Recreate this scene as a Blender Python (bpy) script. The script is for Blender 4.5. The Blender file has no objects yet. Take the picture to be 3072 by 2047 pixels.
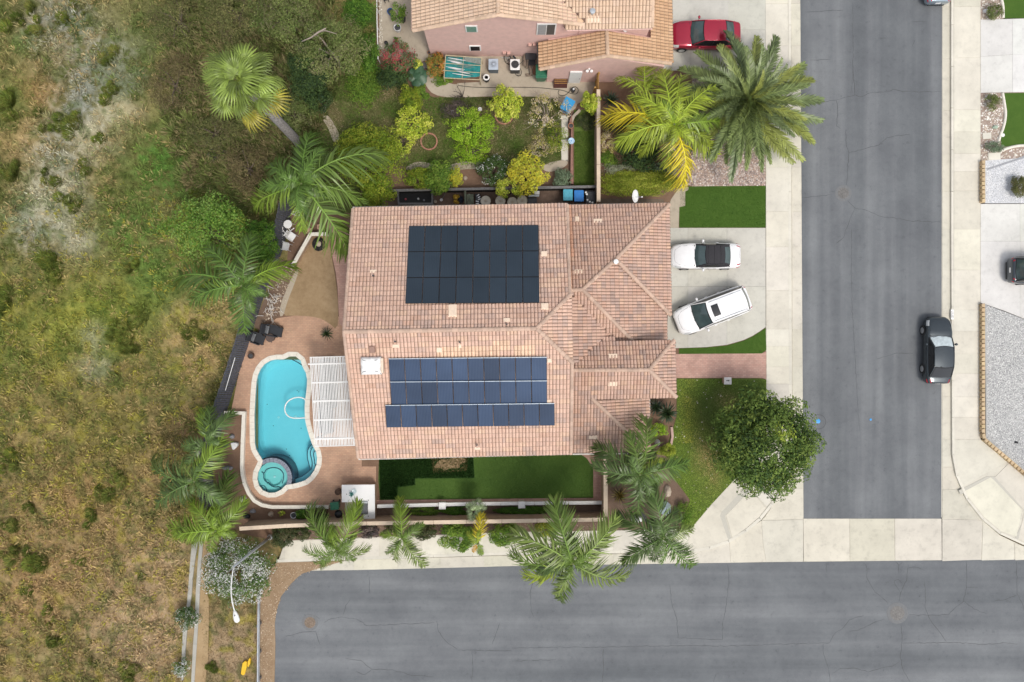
import bpy, bmesh, math, random
import numpy as np
from mathutils import Vector, Matrix, noise as mnoise

random.seed(11)
RNG = np.random.default_rng(11)
SC = bpy.context.scene
COL = SC.collection

# ------------------------------------------------------------------ camera, sky, sun, exposure
H, F, CX, CY = 50.0, 2200.0, 1536.0, 1023.5      # flying height (m), focal length and centre in photo pixels
cam_data = bpy.data.cameras.new('camera')
cam = bpy.data.objects.new('camera', cam_data); COL.objects.link(cam)
cam.location = (0, 0, H)
cam_data.sensor_width = 36.0
cam_data.lens = 36.0 * F / 3072.0
cam_data.clip_start = 0.5
cam_data.clip_end = 2000.0
SC.camera = cam

SUN_EL, SUN_AZ = 62.0, 146.0                      # elevation; azimuth measured clockwise from north (+y)
world = bpy.data.worlds.new('World'); SC.world = world
world.use_nodes = True
wn = world.node_tree; wn.nodes.clear()
sky = wn.nodes.new('ShaderNodeTexSky'); sky.sky_type = 'NISHITA'; sky.sun_disc = False
sky.sun_elevation = math.radians(SUN_EL); sky.sun_rotation = math.radians(SUN_AZ)
sky.air_density = 1.0; sky.dust_density = 3.0; sky.ozone_density = 1.0
hs = wn.nodes.new('ShaderNodeHueSaturation'); hs.inputs['Saturation'].default_value = 0.34
bg = wn.nodes.new('ShaderNodeBackground'); bg.inputs['Strength'].default_value = 0.145
wo = wn.nodes.new('ShaderNodeOutputWorld')
wn.links.new(sky.outputs[0], hs.inputs['Color']); wn.links.new(hs.outputs[0], bg.inputs[0]); wn.links.new(bg.outputs[0], wo.inputs[0])

sun_data = bpy.data.lights.new('sun', 'SUN'); sun_data.energy = 1.25; sun_data.angle = math.radians(13); sun_data.color = (1.0, 0.93, 0.82)
sun = bpy.data.objects.new('sun', sun_data); COL.objects.link(sun)
_e, _a = math.radians(SUN_EL), math.radians(SUN_AZ)
_d = Vector((math.sin(_a) * math.cos(_e), math.cos(_a) * math.cos(_e), math.sin(_e)))
sun.rotation_euler = _d.to_track_quat('Z', 'Y').to_euler()
sun.location = _d * 100

SC.view_settings.view_transform = 'Standard'
SC.view_settings.look = 'None'
SC.view_settings.gamma = 1.0
SC.view_settings.use_curve_mapping = False
SC.view_settings.exposure = 0.35
SC.render.engine = 'CYCLES'
SC.cycles.max_bounces = 6
SC.cycles.transparent_max_bounces = 12
SC.cycles.caustics_reflective = False
SC.cycles.caustics_refractive = False

# ------------------------------------------------------------------ survey helpers
def at(px, py, z=0.0):
 """Point at height z that stands at photo pixel (px, py)."""
 k = (H - z) / F
 return Vector(((px - CX) * k, -(py - CY) * k, z))

def m_per_px(z=0.0):
 return (H - z) / F

def tag(o, label=None, cat=None, group=None, kind=None):
 if label: o['label'] = label
 if cat: o['category'] = cat
 if group: o['group'] = group
 if kind: o['kind'] = kind
 return o

def thing(name, label, cat, loc=(0, 0, 0), rz=0.0, group=None):
 o = bpy.data.objects.new(name, None); COL.objects.link(o)
 o.location = loc; o.rotation_euler = (0, 0, rz)
 o.empty_display_size = 0.3
 return tag(o, label, cat, group)

def link(name, me, mat=None, parent=None, loc=None):
 o = bpy.data.objects.new(name, me); COL.objects.link(o)
 if mat is not None and len(me.materials) == 0: me.materials.append(mat)
 if parent is not None: o.parent = parent
 if loc is not None: o.location = loc
 return o

def copy_tree(o, parent=None, **kw):
 c = o.copy(); COL.objects.link(c)
 if parent is not None: c.parent = parent
 for k, v in kw.items(): c[k] = v
 for ch in list(o.children): copy_tree(ch, c)
 return c

class MB:
 """Collects simple solids and links them as one mesh object."""
 def __init__(self, origin=(0, 0, 0)):
  self.v = []; self.f = []; self.o = Vector(origin)
 def add(self, verts, faces):
  n = len(self.v); o = self.o
  self.v.extend([(x[0] - o[0], x[1] - o[1], x[2] - o[2]) for x in verts])
  self.f.extend([tuple(i + n for i in f) for f in faces])
  return self
 def box(self, c, s, rz=0.0, tilt=None):
  hx, hy, hz = s[0] / 2, s[1] / 2, s[2] / 2
  M = Matrix.Rotation(rz, 3, 'Z')
  if tilt is not None: M = M @ Matrix.Rotation(tilt[0], 3, 'X') @ Matrix.Rotation(tilt[1], 3, 'Y')
  vs = []
  for sz in (-1, 1):
   for sx, sy in ((-1, -1), (1, -1), (1, 1), (-1, 1)):
    vs.append(Vector(c) + M @ Vector((sx * hx, sy * hy, sz * hz)))
  return self.add(vs, [(3, 2, 1, 0), (4, 5, 6, 7), (0, 1, 5, 4), (1, 2, 6, 5), (2, 3, 7, 6), (3, 0, 4, 7)])
 def prism(self, poly, z0, z1):
  """poly: world (x, y) list; z0 bottom, z1 top (numbers)."""
  a = sum(poly[i][0] * poly[(i + 1) % len(poly)][1] - poly[(i + 1) % len(poly)][0] * poly[i][1] for i in range(len(poly)))
  if a < 0: poly = list(reversed(poly))
  n = len(poly)
  vs = [(p[0], p[1], z0) for p in poly] + [(p[0], p[1], z1) for p in poly]
  fs = [tuple(range(n - 1, -1, -1)), tuple(range(n, 2 * n))]
  fs += [(i, (i + 1) % n, n + (i + 1) % n, n + i) for i in range(n)]
  return self.add(vs, fs)
 def cyl(self, c, r, h, seg=16, r2=None, caps=True):
  r2 = r if r2 is None else r2
  vs = []
  for k, rr in ((0, r), (1, r2)):
   for i in range(seg):
    t = 2 * math.pi * i / seg
    vs.append((c[0] + rr * math.cos(t), c[1] + rr * math.sin(t), c[2] + k * h))
  fs = [(i, (i + 1) % seg, seg + (i + 1) % seg, seg + i) for i in range(seg)]
  if caps: fs += [tuple(range(seg - 1, -1, -1)), tuple(range(seg, 2 * seg))]
  return self.add(vs, fs)
 def lathe(self, c, prof, seg=16):
  vs, fs = [], []
  for r, z in prof:
   for i in range(seg):
    t = 2 * math.pi * i / seg
    vs.append((c[0] + r * math.cos(t), c[1] + r * math.sin(t), c[2] + z))
  for k in range(len(prof) - 1):
   for i in range(seg):
    fs.append((k * seg + i, k * seg + (i + 1) % seg, (k + 1) * seg + (i + 1) % seg, (k + 1) * seg + i))
  if prof[0][0] > 1e-4: fs.append(tuple(range(seg - 1, -1, -1)))
  if prof[-1][0] > 1e-4:
   b = (len(prof) - 1) * seg; fs.append(tuple(range(b, b + seg)))
  return self.add(vs, fs)
 def tube(self, pts, r, seg=6, closed=False):
  pts = [Vector(p) for p in pts]; n = len(pts)
  rs = r if isinstance(r, (list, tuple)) else [r] * n
  vs, fs = [], []
  ref = Vector((0, 0, 1))
  for i, p in enumerate(pts):
   a = pts[(i - 1) % n] if (closed or i > 0) else p
   b = pts[(i + 1) % n] if (closed or i < n - 1) else p
   t = (b - a)
   t = t.normalized() if t.length > 1e-9 else Vector((1, 0, 0))
   u = ref.cross(t)
   if u.length < 1e-3: u = Vector((1, 0, 0)).cross(t)
   u.normalize(); w = t.cross(u)
   for k in range(seg):
    g = 2 * math.pi * k / seg
    vs.append(p + (u * math.cos(g) + w * math.sin(g)) * rs[i])
  m = n if closed else n - 1
  for i in range(m):
   j = (i + 1) % n
   for k in range(seg):
    fs.append((i * seg + k, i * seg + (k + 1) % seg, j * seg + (k + 1) % seg, j * seg + k))
  if not closed:
   fs.append(tuple(range(seg - 1, -1, -1))); fs.append(tuple(range((n - 1) * seg, n * seg)))
  return self.add(vs, fs)
 def mesh(self, name, smooth=False):
  me = bpy.data.meshes.new(name)
  me.from_pydata([tuple(v) for v in self.v], [], self.f); me.update()
  if smooth: me.polygons.foreach_set('use_smooth', [True] * len(me.polygons))
  return me
 def build(self, name, mat, parent=None, smooth=False, bevel=0.0):
  o = link(name, self.mesh(name, smooth), mat, parent)
  if parent is None: o.location = self.o
  if bevel > 0:
   md = o.modifiers.new('edge', 'BEVEL'); md.width = bevel; md.segments = 2; md.limit_method = 'ANGLE'
  return o

def np_mesh(name, verts, faces, cols=None, smooth=False):
 """verts (N,3); faces (M,k) constant k; cols (N,3) point colours."""
 verts = np.asarray(verts, dtype=np.float32); faces = np.asarray(faces, dtype=np.int32)
 me = bpy.data.meshes.new(name)
 me.vertices.add(len(verts)); me.vertices.foreach_set('co', verts.ravel())
 k = faces.shape[1]; m = len(faces)
 me.loops.add(m * k); me.loops.foreach_set('vertex_index', faces.ravel())
 me.polygons.add(m)
 me.polygons.foreach_set('loop_start', np.arange(0, m * k, k, dtype=np.int32))
 me.polygons.foreach_set('loop_total', np.full(m, k, dtype=np.int32))
 if smooth: me.polygons.foreach_set('use_smooth', np.ones(m, dtype=bool))
 me.update(calc_edges=True)
 if cols is not None:
  at_ = me.color_attributes.new('col', 'FLOAT_COLOR', 'POINT')
  c4 = np.ones((len(verts), 4), dtype=np.float32); c4[:, :3] = cols
  at_.data.foreach_set('color', c4.ravel())
 return me

_perm = RNG.random((256, 256))
def vnoise(x, y):
 xi = np.floor(x).astype(int); yi = np.floor(y).astype(int)
 fx = x - xi; fy = y - yi
 fx = fx * fx * (3 - 2 * fx); fy = fy * fy * (3 - 2 * fy)
 a = _perm[xi % 256, yi % 256]; b = _perm[(xi + 1) % 256, yi % 256]
 c = _perm[xi % 256, (yi + 1) % 256]; d = _perm[(xi + 1) % 256, (yi + 1) % 256]
 return (a * (1 - fx) + b * fx) * (1 - fy) + (c * (1 - fx) + d * fx) * fy
def fbm(x, y, o=4):
 s = 0; w = 0.5; t = 0
 for i in range(o):
  s = s + w * vnoise(x + 17.3 * i, y - 9.1 * i); t += w
  x = x * 2.03; y = y * 2.03; w *= 0.5
 return s / t

def in_poly(xs, ys, poly):
 r = np.zeros(len(xs), dtype=bool); n = len(poly)
 for i in range(n):
  x0, y0 = poly[i]; x1, y1 = poly[(i + 1) % n]
  if y0 == y1: continue
  c = ((y0 > ys) != (y1 > ys)) & (xs < (x1 - x0) * (ys - y0) / (y1 - y0) + x0)
  r ^= c
 return r

def smooth_poly(pts, it=2, closed=True):
 for _ in range(it):
  out = []; n = len(pts)
  rng = range(n) if closed else range(n - 1)
  if not closed: out.append(pts[0])
  for i in rng:
   a, b = pts[i], pts[(i + 1) % n]
   out.append((a[0] * .75 + b[0] * .25, a[1] * .75 + b[1] * .25)); out.append((a[0] * .25 + b[0] * .75, a[1] * .25 + b[1] * .75))
  if not closed: out.append(pts[-1])
  pts = out
 return pts

# ------------------------------------------------------------------ materials
MATS = {}
def _new(name):
 m = bpy.data.materials.new(name); m.use_nodes = True
 nt = m.node_tree; b = nt.nodes['Principled BSDF']
 MATS[name] = m
 return m, nt, b

def ramp(nt, fac, stops):
 r = nt.nodes.new('ShaderNodeValToRGB')
 el = r.color_ramp.elements
 while len(el) < len(stops): el.new(0.5)
 for e, (p, c) in zip(el, stops): e.position = p; e.color = (c[0], c[1], c[2], 1)
 nt.links.new(fac, r.inputs[0])
 return r.outputs[0]

def noise_fac(nt, scale, detail=4, rough=0.6, coord='pos', stretch=None, distort=0.0):
 if coord == 'pos':
  g = nt.nodes.new('ShaderNodeNewGeometry'); src = g.outputs['Position']
 else:
  g = nt.nodes.new('ShaderNodeTexCoord'); src = g.outputs['Object']
 if stretch:
  mp = nt.nodes.new('ShaderNodeMapping'); mp.inputs['Scale'].default_value = stretch
  nt.links.new(src, mp.inputs[0]); src = mp.outputs[0]
 n = nt.nodes.new('ShaderNodeTexNoise'); n.inputs['Scale'].default_value = scale; n.inputs['Detail'].default_value = detail
 n.inputs['Roughness'].default_value = rough; n.inputs['Distortion'].default_value = distort
 nt.links.new(src, n.inputs['Vector'])
 return n.outputs['Fac']

def mixc(nt, fac, a, b, mode='MIX'):
 m = nt.nodes.new('ShaderNodeMix'); m.data_type = 'RGBA'; m.blend_type = mode
 for sock, val in ((m.inputs[0], fac), (m.inputs[6], a), (m.inputs[7], b)):
  if isinstance(val, (int, float)): sock.default_value = val
  elif isinstance(val, (tuple, list)): sock.default_value = (val[0], val[1], val[2], 1)
  else: nt.links.new(val, sock)
 return m.outputs[2]

def add_bump(nt, b, fac, strength=0.3, dist=0.02):
 bp = nt.nodes.new('ShaderNodeBump'); bp.inputs['Strength'].default_value = strength; bp.inputs['Distance'].default_value = dist
 nt.links.new(fac, bp.inputs['Height']); nt.links.new(bp.outputs[0], b.inputs['Normal'])

def plain(name, c, rough=0.6, metal=0.0, var=0.12, scale=6.0, bump=0.0, coord='obj', spec=0.5, coat=0.0):
 m, nt, b = _new(name)
 f = noise_fac(nt, scale, 4, 0.6, coord)
 lo = tuple(x * (1 - var) for x in c); hi = tuple(min(1, x * (1 + var)) for x in c)
 nt.links.new(ramp(nt, f, [(0.3, lo), (0.7, hi)]), b.inputs['Base Color'])
 b.inputs['Roughness'].default_value = rough; b.inputs['Metallic'].default_value = metal
 b.inputs['Specular IOR Level'].default_value = spec
 if coat: b.inputs['Coat Weight'].default_value = coat; b.inputs['Coat Roughness'].default_value = 0.05
 if bump: add_bump(nt, b, f, bump)
 return m

def ground_mat(name, stops, s1=0.6, s2=8.0, s3=60.0, rough=0.95, bump=0.4, w2=0.4, w3=0.3, stretch=None):
 """Three scales of noise in world space through a colour ramp."""
 m, nt, b = _new(name)
 f1 = noise_fac(nt, s1, 5, 0.6, 'pos', stretch, 0.4); f2 = noise_fac(nt, s2, 5, 0.7); f3 = noise_fac(nt, s3, 3, 0.7)
 a = nt.nodes.new('ShaderNodeMix'); a.inputs[0].default_value = w2
 nt.links.new(f1, a.inputs[2]); nt.links.new(f2, a.inputs[3])
 c = nt.nodes.new('ShaderNodeMix'); c.inputs[0].default_value = w3
 nt.links.new(a.outputs[0], c.inputs[2]); nt.links.new(f3, c.inputs[3])
 nt.links.new(ramp(nt, c.outputs[0], stops), b.inputs['Base Color'])
 b.inputs['Roughness'].default_value = rough; b.inputs['Specular IOR Level'].default_value = 0.25
 if bump: add_bump(nt, b, f3, bump, 0.02)
 return m

def attr_mat(name, rough=0.55, trans=0.0, tint=True, spec=0.35, noise_scale=None, noise_amt=0.25, bump=0.0):
 """Colour attribute of the mesh times the object's own colour."""
 m, nt, b = _new(name)
 a = nt.nodes.new('ShaderNodeAttribute'); a.attribute_name = 'col'
 src = a.outputs['Color']
 if tint:
  oi = nt.nodes.new('ShaderNodeObjectInfo')
  src = mixc(nt, 1.0, src, oi.outputs['Color'], 'MULTIPLY')
 if noise_scale:
  f = noise_fac(nt, noise_scale, 5, 0.7)
  src = mixc(nt, 1.0, src, ramp(nt, f, [(0.25, (1 - noise_amt,) * 3), (0.75, (1 + noise_amt,) * 3)]), 'MULTIPLY')
  if bump: add_bump(nt, b, f, bump, 0.01)
 nt.links.new(src, b.inputs['Base Color'])
 b.inputs['Roughness'].default_value = rough; b.inputs['Specular IOR Level'].default_value = spec
 if trans > 0:
  t = nt.nodes.new('ShaderNodeBsdfTranslucent'); mx = nt.nodes.new('ShaderNodeMixShader'); mx.inputs[0].default_value = trans
  out = nt.nodes['Material Output']
  nt.links.new(src, t.inputs[0]); nt.links.new(b.outputs[0], mx.inputs[1]); nt.links.new(t.outputs[0], mx.inputs[2])
  nt.links.new(mx.outputs[0], out.inputs[0])
 return m

M_LEAF = attr_mat('leaf', 0.6, 0.28, spec=.14)
M_FROND = attr_mat('palm_leaf', 0.34, 0.2, spec=0.42)
M_GRASS = attr_mat('grass_blade', 0.8, 0.25, spec=0.08)
M_TILE = attr_mat('roof_tile', 0.8, 0, noise_scale=7.0, noise_amt=0.11)
M_STONE = attr_mat('stone', 0.85, 0, noise_scale=25.0, noise_amt=0.15)
M_BARK = plain('bark', (.14, .11, .085), .9, var=.4, scale=14, bump=.6)
M_PALMTRUNK = plain('palm_trunk', (.30, .28, .27), .9, var=.45, scale=9, bump=.6)
M_DEADWOOD = plain('grey_branch', (.30, .25, .21), .9, var=.3, scale=14)

def asphalt(name, stretch, tone=1.0):
 m, nt, b = _new(name)
 f1 = noise_fac(nt, 0.55, 4, 0.55, 'pos', stretch); f2 = noise_fac(nt, 0.35, 5, 0.6); f3 = noise_fac(nt, 42, 3, 0.8); f4 = noise_fac(nt, 3.0, 6, 0.75)
 c = ramp(nt, f1, [(0.3, (.108 * tone, .117 * tone, .127 * tone)), (0.52, (.152 * tone, .161 * tone, .172 * tone)), (0.7, (.205 * tone, .215 * tone, .225 * tone))])
 c = mixc(nt, 1.0, c, ramp(nt, f2, [(0.3, (.86, .86, .87)), (0.7, (1.12, 1.12, 1.11))]), 'MULTIPLY')
 c = mixc(nt, 1.0, c, ramp(nt, f4, [(0.25, (.66, .66, .66)), (0.40, (1, 1, 1)), (0.72, (1.10, 1.10, 1.09))]), 'MULTIPLY')
 c = mixc(nt, 1.0, c, ramp(nt, f3, [(0.2, (.66, .66, .66)), (0.8, (1.34, 1.34, 1.34))]), 'MULTIPLY')
 nt.links.new(c, b.inputs['Base Color']); b.inputs['Roughness'].default_value = 0.9; b.inputs['Specular IOR Level'].default_value = .3
 add_bump(nt, b, f3, .25, .01)
 return m
M_ASPHALT_NS = asphalt('asphalt_north_south', (1.0, 0.035, 1))
M_ASPHALT_EW = asphalt('asphalt_east_west', (0.045, 1.0, 1), 1.04)

def concrete(name, c, var=.10, stain=.16):
 m, nt, b = _new(name)
 f1 = noise_fac(nt, 0.5, 6, 0.65); f2 = noise_fac(nt, 60, 3, .8); f3 = noise_fac(nt, 2.2, 6, .75)
 oi = nt.nodes.new('ShaderNodeObjectInfo')
 k = ramp(nt, f1, [(.3, tuple(x * (1 - var) for x in c)), (.7, tuple(x * (1 + var) for x in c))])
 k = mixc(nt, 1.0, k, ramp(nt, f3, [(.22, (1 - stain,) * 3), (.48, (1, 1, 1)), (.8, (1.05,) * 3)]), 'MULTIPLY')
 k = mixc(nt, 1.0, k, ramp(nt, f2, [(.2, (.92,) * 3), (.8, (1.07,) * 3)]), 'MULTIPLY')
 k = mixc(nt, 1.0, k, oi.outputs['Color'], 'MULTIPLY')
 nt.links.new(k, b.inputs['Base Color']); b.inputs['Roughness'].default_value = .9; b.inputs['Specular IOR Level'].default_value = .3
 add_bump(nt, b, f2, .15, .01)
 return m
M_WALK = concrete('sidewalk_concrete', (.645, .615, .535))
M_GUTTER = concrete('gutter_concrete', (.59, .56, .48), stain=.25)
M_DRIVE = concrete('driveway_concrete', (.52, .51, .465), stain=.22)
M_DRIVE_PALE = concrete('pale_driveway_concrete', (.66, .655, .63), stain=.18)
M_OLDCONC = concrete('old_concrete', (.44, .38, .30), stain=.3)
M_BAND = plain('dark_grooved_concrete', (.50, .48, .42), .95, scale=30, coord='pos')
M_JOINT = plain('joint', (.24, .22, .19), .95, scale=20, coord='pos')
M_CRACK = plain('crack_sealant', (.062, .064, .067), .8, scale=10, coord='pos')
M_STUCCO_PINK = plain('pink_stucco', (.73, .49, .445), .95, var=.07, scale=3, bump=.1)
M_STUCCO_TAN = plain('tan_stucco', (.42, .30, .21), .95, var=.14, scale=3, bump=.1)
M_STUCCO_CREAM = plain('cream_stucco', (.60, .50, .38), .95, var=.1, scale=3, bump=.1)
M_CAP_TAN = plain('wall_cap_tan', (.62, .50, .38), .9, var=.1, scale=3)
M_CREAM = plain('cream_coping', (.74, .70, .62), .85, var=.07, scale=5)
M_WHITE = plain('white_paint', (.80, .80, .79), .6, var=.05)
M_WHITEPLASTIC = plain('white_plastic', (.78, .78, .78), .4, var=.04)
M_BLACKPLASTIC = plain('black_plastic', (.02, .021, .024), .45)
M_DARKGREY = plain('dark_grey', (.05, .05, .055), .6)
M_RUBBER = plain('rubber', (.015, .015, .016), .7)
M_CHROME = plain('bright_metal', (.6, .6, .62), .25, 1.0, var=.03)
M_GALV = plain('galvanised_steel', (.46, .49, .52), .5, .5, var=.12, scale=5)
M_WOODGREY = plain('weathered_grey_wood', (.17, .165, .165), .9, var=.3, scale=8, bump=.3)
M_WOODDARK = plain('dark_stained_fence', (.088, .092, .112), .85, var=.4, scale=7, bump=.3)
M_WOODBLACK = plain('dark_stained_boards', (.018, .016, .016), .9, var=.4, scale=8)
M_WOODYELLOW = plain('yellow_gate_wood', (.42, .24, .07), .8, var=.25, scale=9)
M_WOODRED = plain('red_brown_wood', (.085, .028, .022), .55, var=.2, scale=9)
M_GLASSDARK = plain('dark_window', (.015, .018, .022), .08, var=.1, spec=.6)
M_GLASSGREEN = plain('green_grey_glass', (.13, .17, .165), .1, var=.12, scale=4, spec=.7)
M_SOIL = ground_mat('bare_soil', [(.3, (.12, .075, .052)), (.5, (.20, .125, .085)), (.7, (.28, .185, .13))], .8, 6, 40)
M_MULCH = ground_mat('mulch', [(.3, (.075, .045, .032)), (.5, (.17, .115, .085)), (.7, (.27, .20, .15))], 1.5, 12, 50, w3=.5)
M_SAND = ground_mat('sandy_dirt', [(.32, (.20, .135, .075)), (.45, (.30, .21, .12)), (.58, (.38, .275, .165)), (.7, (.47, .36, .22))], .55, 3, 30, w3=.25)
M_DIRTPATH = ground_mat('tan_dirt', [(.3, (.28, .19, .10)), (.5, (.38, .27, .15)), (.72, (.47, .36, .22))], .7, 7, 40)
M_DRYEARTH = ground_mat('dry_earth', [(.28, (.11, .085, .042)), (.45, (.20, .15, .075)), (.6, (.29, .215, .115)), (.75, (.38, .30, .18))], .45, 5, 40)
M_LAWN = ground_mat('lawn_grass', [(.3, (.07, .115, .024)), (.5, (.115, .17, .034)), (.7, (.18, .205, .06))], .9, 7, 60, w3=.45)
M_LAWN_DEEP = ground_mat('deep_green_lawn', [(.3, (.040, .085, .018)), (.5, (.065, .125, .024)), (.7, (.095, .16, .034))], .8, 6, 60, w3=.45)
M_LAWN_DARK = ground_mat('long_dark_grass', [(.3, (.010, .032, .008)), (.5, (.02, .055, .012)), (.7, (.04, .085, .018))], 2.5, 14, 60, w3=.5)
M_TURF = ground_mat('artificial_turf', [(.3, (.040, .090, .014)), (.5, (.060, .120, .018)), (.7, (.085, .15, .026))], 1.2, 12, 80, w3=.4)
M_WEEDY = ground_mat('weedy_yard', [(.28, (.035, .07, .012)), (.45, (.075, .105, .022)), (.58, (.15, .135, .06)), (.72, (.22, .185, .115))], .42, 5, 45, w3=.3)
M_GRAVELWHITE = ground_mat('white_gravel', [(.25, (.36, .37, .40)), (.5, (.60, .61, .63)), (.75, (.74, .74, .74))], 2, 12, 30, w3=.6)
M_GRAVELGREY = ground_mat('grey_gravel', [(.25, (.16, .165, .17)), (.45, (.34, .345, .35)), (.75, (.62, .62, .60))], .35, 10, 26, w3=.55)
M_GRAVELTAN = ground_mat('rocky_bed', [(.25, (.16, .12, .10)), (.5, (.34, .26, .22)), (.75, (.52, .44, .39))], 2, 10, 26, w3=.6)

def paver_mat(name, c1, c2, c3, mortar, bw=.24, bh=.12):
 m, nt, b = _new(name)
 g = nt.nodes.new('ShaderNodeNewGeometry')
 br = nt.nodes.new('ShaderNodeTexBrick'); br.inputs['Scale'].default_value = 1.0
 br.inputs['Brick Width'].default_value = bw; br.inputs['Row Height'].default_value = bh; br.inputs['Mortar Size'].default_value = .008
 br.inputs['Color1'].default_value = (*c1, 1); br.inputs['Color2'].default_value = (*c2, 1); br.inputs['Mortar'].default_value = (*mortar, 1)
 nt.links.new(g.outputs['Position'], br.inputs['Vector'])
 f = noise_fac(nt, .9, 5, .65); f2 = noise_fac(nt, 4.5, 4, .7)
 k = mixc(nt, ramp(nt, f2, [(.42, (0, 0, 0)), (.62, (1, 1, 1))]), br.outputs['Color'], c3)
 k = mixc(nt, .35, br.outputs['Color'], k)
 k = mixc(nt, 1.0, k, ramp(nt, f, [(.3, (.84, .84, .84)), (.7, (1.14, 1.13, 1.12))]), 'MULTIPLY')
 nt.links.new(k, b.inputs['Base Color']); b.inputs['Roughness'].default_value = .9; b.inputs['Specular IOR Level'].default_value = .25
 add_bump(nt, b, br.outputs['Fac'], -.3, .01)
 return m
M_PAVER = paver_mat('patio_paver', (.54, .345, .235), (.46, .28, .195), (.42, .29, .215), (.36, .24, .175))
M_PAVER_PINK = paver_mat('entry_paver', (.57, .365, .30), (.49, .29, .24), (.43, .30, .255), (.37, .245, .20))

def carpaint(name, c, metal=0.3, rough=.3):
 m, nt, b = _new(name)
 f = noise_fac(nt, 3, 3, .5, 'obj')
 nt.links.new(ramp(nt, f, [(.3, tuple(x * .96 for x in c)), (.7, tuple(min(1, x * 1.03) for x in c))]), b.inputs['Base Color'])
 b.inputs['Metallic'].default_value = metal; b.inputs['Roughness'].default_value = rough
 b.inputs['Coat Weight'].default_value = .8; b.inputs['Coat Roughness'].default_value = .04
 return m
# ------------------------------------------------------------------ the setting: ground, roads, pavements, yards
def wpoly(pts, z): return [tuple(at(p[0], p[1], z)[:2]) for p in pts]

def sheet(name, pts, z, mat, label=None, parent=None, zb=-0.15, kind='structure'):
 o = MB().prism(wpoly(pts, z), zb, z).build(name, mat, parent)
 if parent is None: tag(o, label, None, None, kind)
 return o

def slabs(parent, quads, z, mat, gap=0.012, zb=-0.12, name='slab', tone=.07):
 for q in quads:
  w = [Vector(p) for p in wpoly(q, z)]
  c = sum(w, Vector((0, 0))) / len(w)
  w2 = [p + (c - p).normalized() * gap * 1.4 for p in w]
  o = MB().prism([tuple(p) for p in w2], zb, z).build(name, mat, parent)
  t = 1 + random.uniform(-tone, tone)
  o.color = (t, t * random.uniform(.985, 1.01), t * random.uniform(.96, 1.01), 1)

def strips(x0, x1, ys):
 """Quads between two edges given as (x at top, x at bottom) lines over joints ys."""
 out = []
 for a, b in zip(ys[:-1], ys[1:]):
  out.append([(x0(a), a), (x1(a), a), (x1(b), b), (x0(b), b)])
 return out

_p, _q = at(770, 1500), at(950, 1080)          # the pool is dug through here
g = MB().add([(-400, -400, -.3), (400, -400, -.3), (400, 400, -.3), (-400, 400, -.3), (_p.x, _p.y, -.3), (_q.x, _p.y, -.3), (_q.x, _q.y, -.3), (_p.x, _q.y, -.3)],
   [(0, 1, 5, 4), (1, 2, 6, 5), (2, 3, 7, 6), (3, 0, 4, 7)]).build('ground', M_DRYEARTH)
tag(g, 'dry earth running on to the horizon round the houses', kind='structure')

HILL_BLOBS = [  # px, py, radius, colour, weight
 (180, 60, 110, (.27, .25, .24), 1.1), (330, 200, 90, (.27, .25, .23), 1.0), (255, 300, 110, (.25, .235, .23), 1.2), (330, 330, 45, (.46, .38, .27), 1.4),
 (180, 480, 100, (.30, .27, .235), 1.3), (160, 600, 80, (.42, .36, .28), 1.2), (270, 420, 60, (.42, .34, .24), 1.1), (110, 690, 80, (.30, .28, .26), 1.0),
 (230, 720, 60, (.36, .31, .25), .9), (390, 340, 50, (.40, .31, .20), .8), (110, 270, 70, (.34, .20, .095), .9), (60, 130, 60, (.12, .15, .05), 1.0), (340, 250, 70, (.10, .13, .04), 1.0), (30, 300, 60, (.11, .15, .04), 1.0), (60, 420, 70, (.34, .22, .11), .8),
 (500, 480, 130, (.075, .155, .03), 1.3), (400, 700, 120, (.085, .16, .035), 1.2), (450, 120, 120, (.13, .135, .055), .9), (350, 20, 90, (.20, .17, .08), .8),
 (640, 330, 140, (.10, .095, .04), .9), (620, 60, 140, (.085, .10, .04), 1.0), (800, 120, 160, (.10, .115, .045), 1.2), (760, 420, 120, (.105, .095, .045), 1.0),
 (300, 980, 150, (.17, .19, .035), 1.0), (120, 1000, 150, (.22, .20, .05), 1.0), (480, 850, 110, (.115, .16, .04), 1.0), (560, 1000, 80, (.36, .25, .13), 1.2),
 (700, 940, 70, (.40, .28, .15), 1.3), (510, 1150, 70, (.17, .15, .06), .8), (280, 1010, 40, (.42, .37, .31), 1.2), (290, 1110, 45, (.40, .35, .29), 1.1),
 (600, 1090, 50, (.38, .26, .14), 1.2), (540, 950, 60, (.40, .27, .14), 1.1), (100, 1250, 160, (.22, .17, .07), .9), (300, 1300, 170, (.17, .145, .05), .9), (560, 1270, 70, (.27, .17, .10), 1.0),
 (170, 1550, 160, (.25, .185, .085), 1.0), (100, 1750, 150, (.31, .21, .105), 1.0), (330, 1640, 150, (.25, .185, .09), 1.0), (430, 1780, 140, (.34, .25, .145), 1.3),
 (420, 1930, 140, (.34, .255, .16), 1.3), (520, 1660, 70, (.35, .265, .16), 1.1), (120, 1960, 140, (.25, .20, .095), .8), (250, 1480, 90, (.30, .19, .085), .9),
 (700, 1950, 120, (.30, .225, .14), 1.2), (40, 640, 60, (.10, .125, .04), 1.2), (20, 1100, 90, (.10, .125, .03), 1.0), (840, 300, 90, (.11, .14, .04), 1.0),
 (980, 300, 90, (.21, .17, .10), 1.3), (1030, 200, 80, (.08, .16, .025), 1.4), (950, 420, 80, (.14, .12, .06), 1.0), (600, 600, 120, (.085, .11, .035), 1.0), (1100, 100, 60, (.08, .13, .03), 1.3),
]
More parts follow.
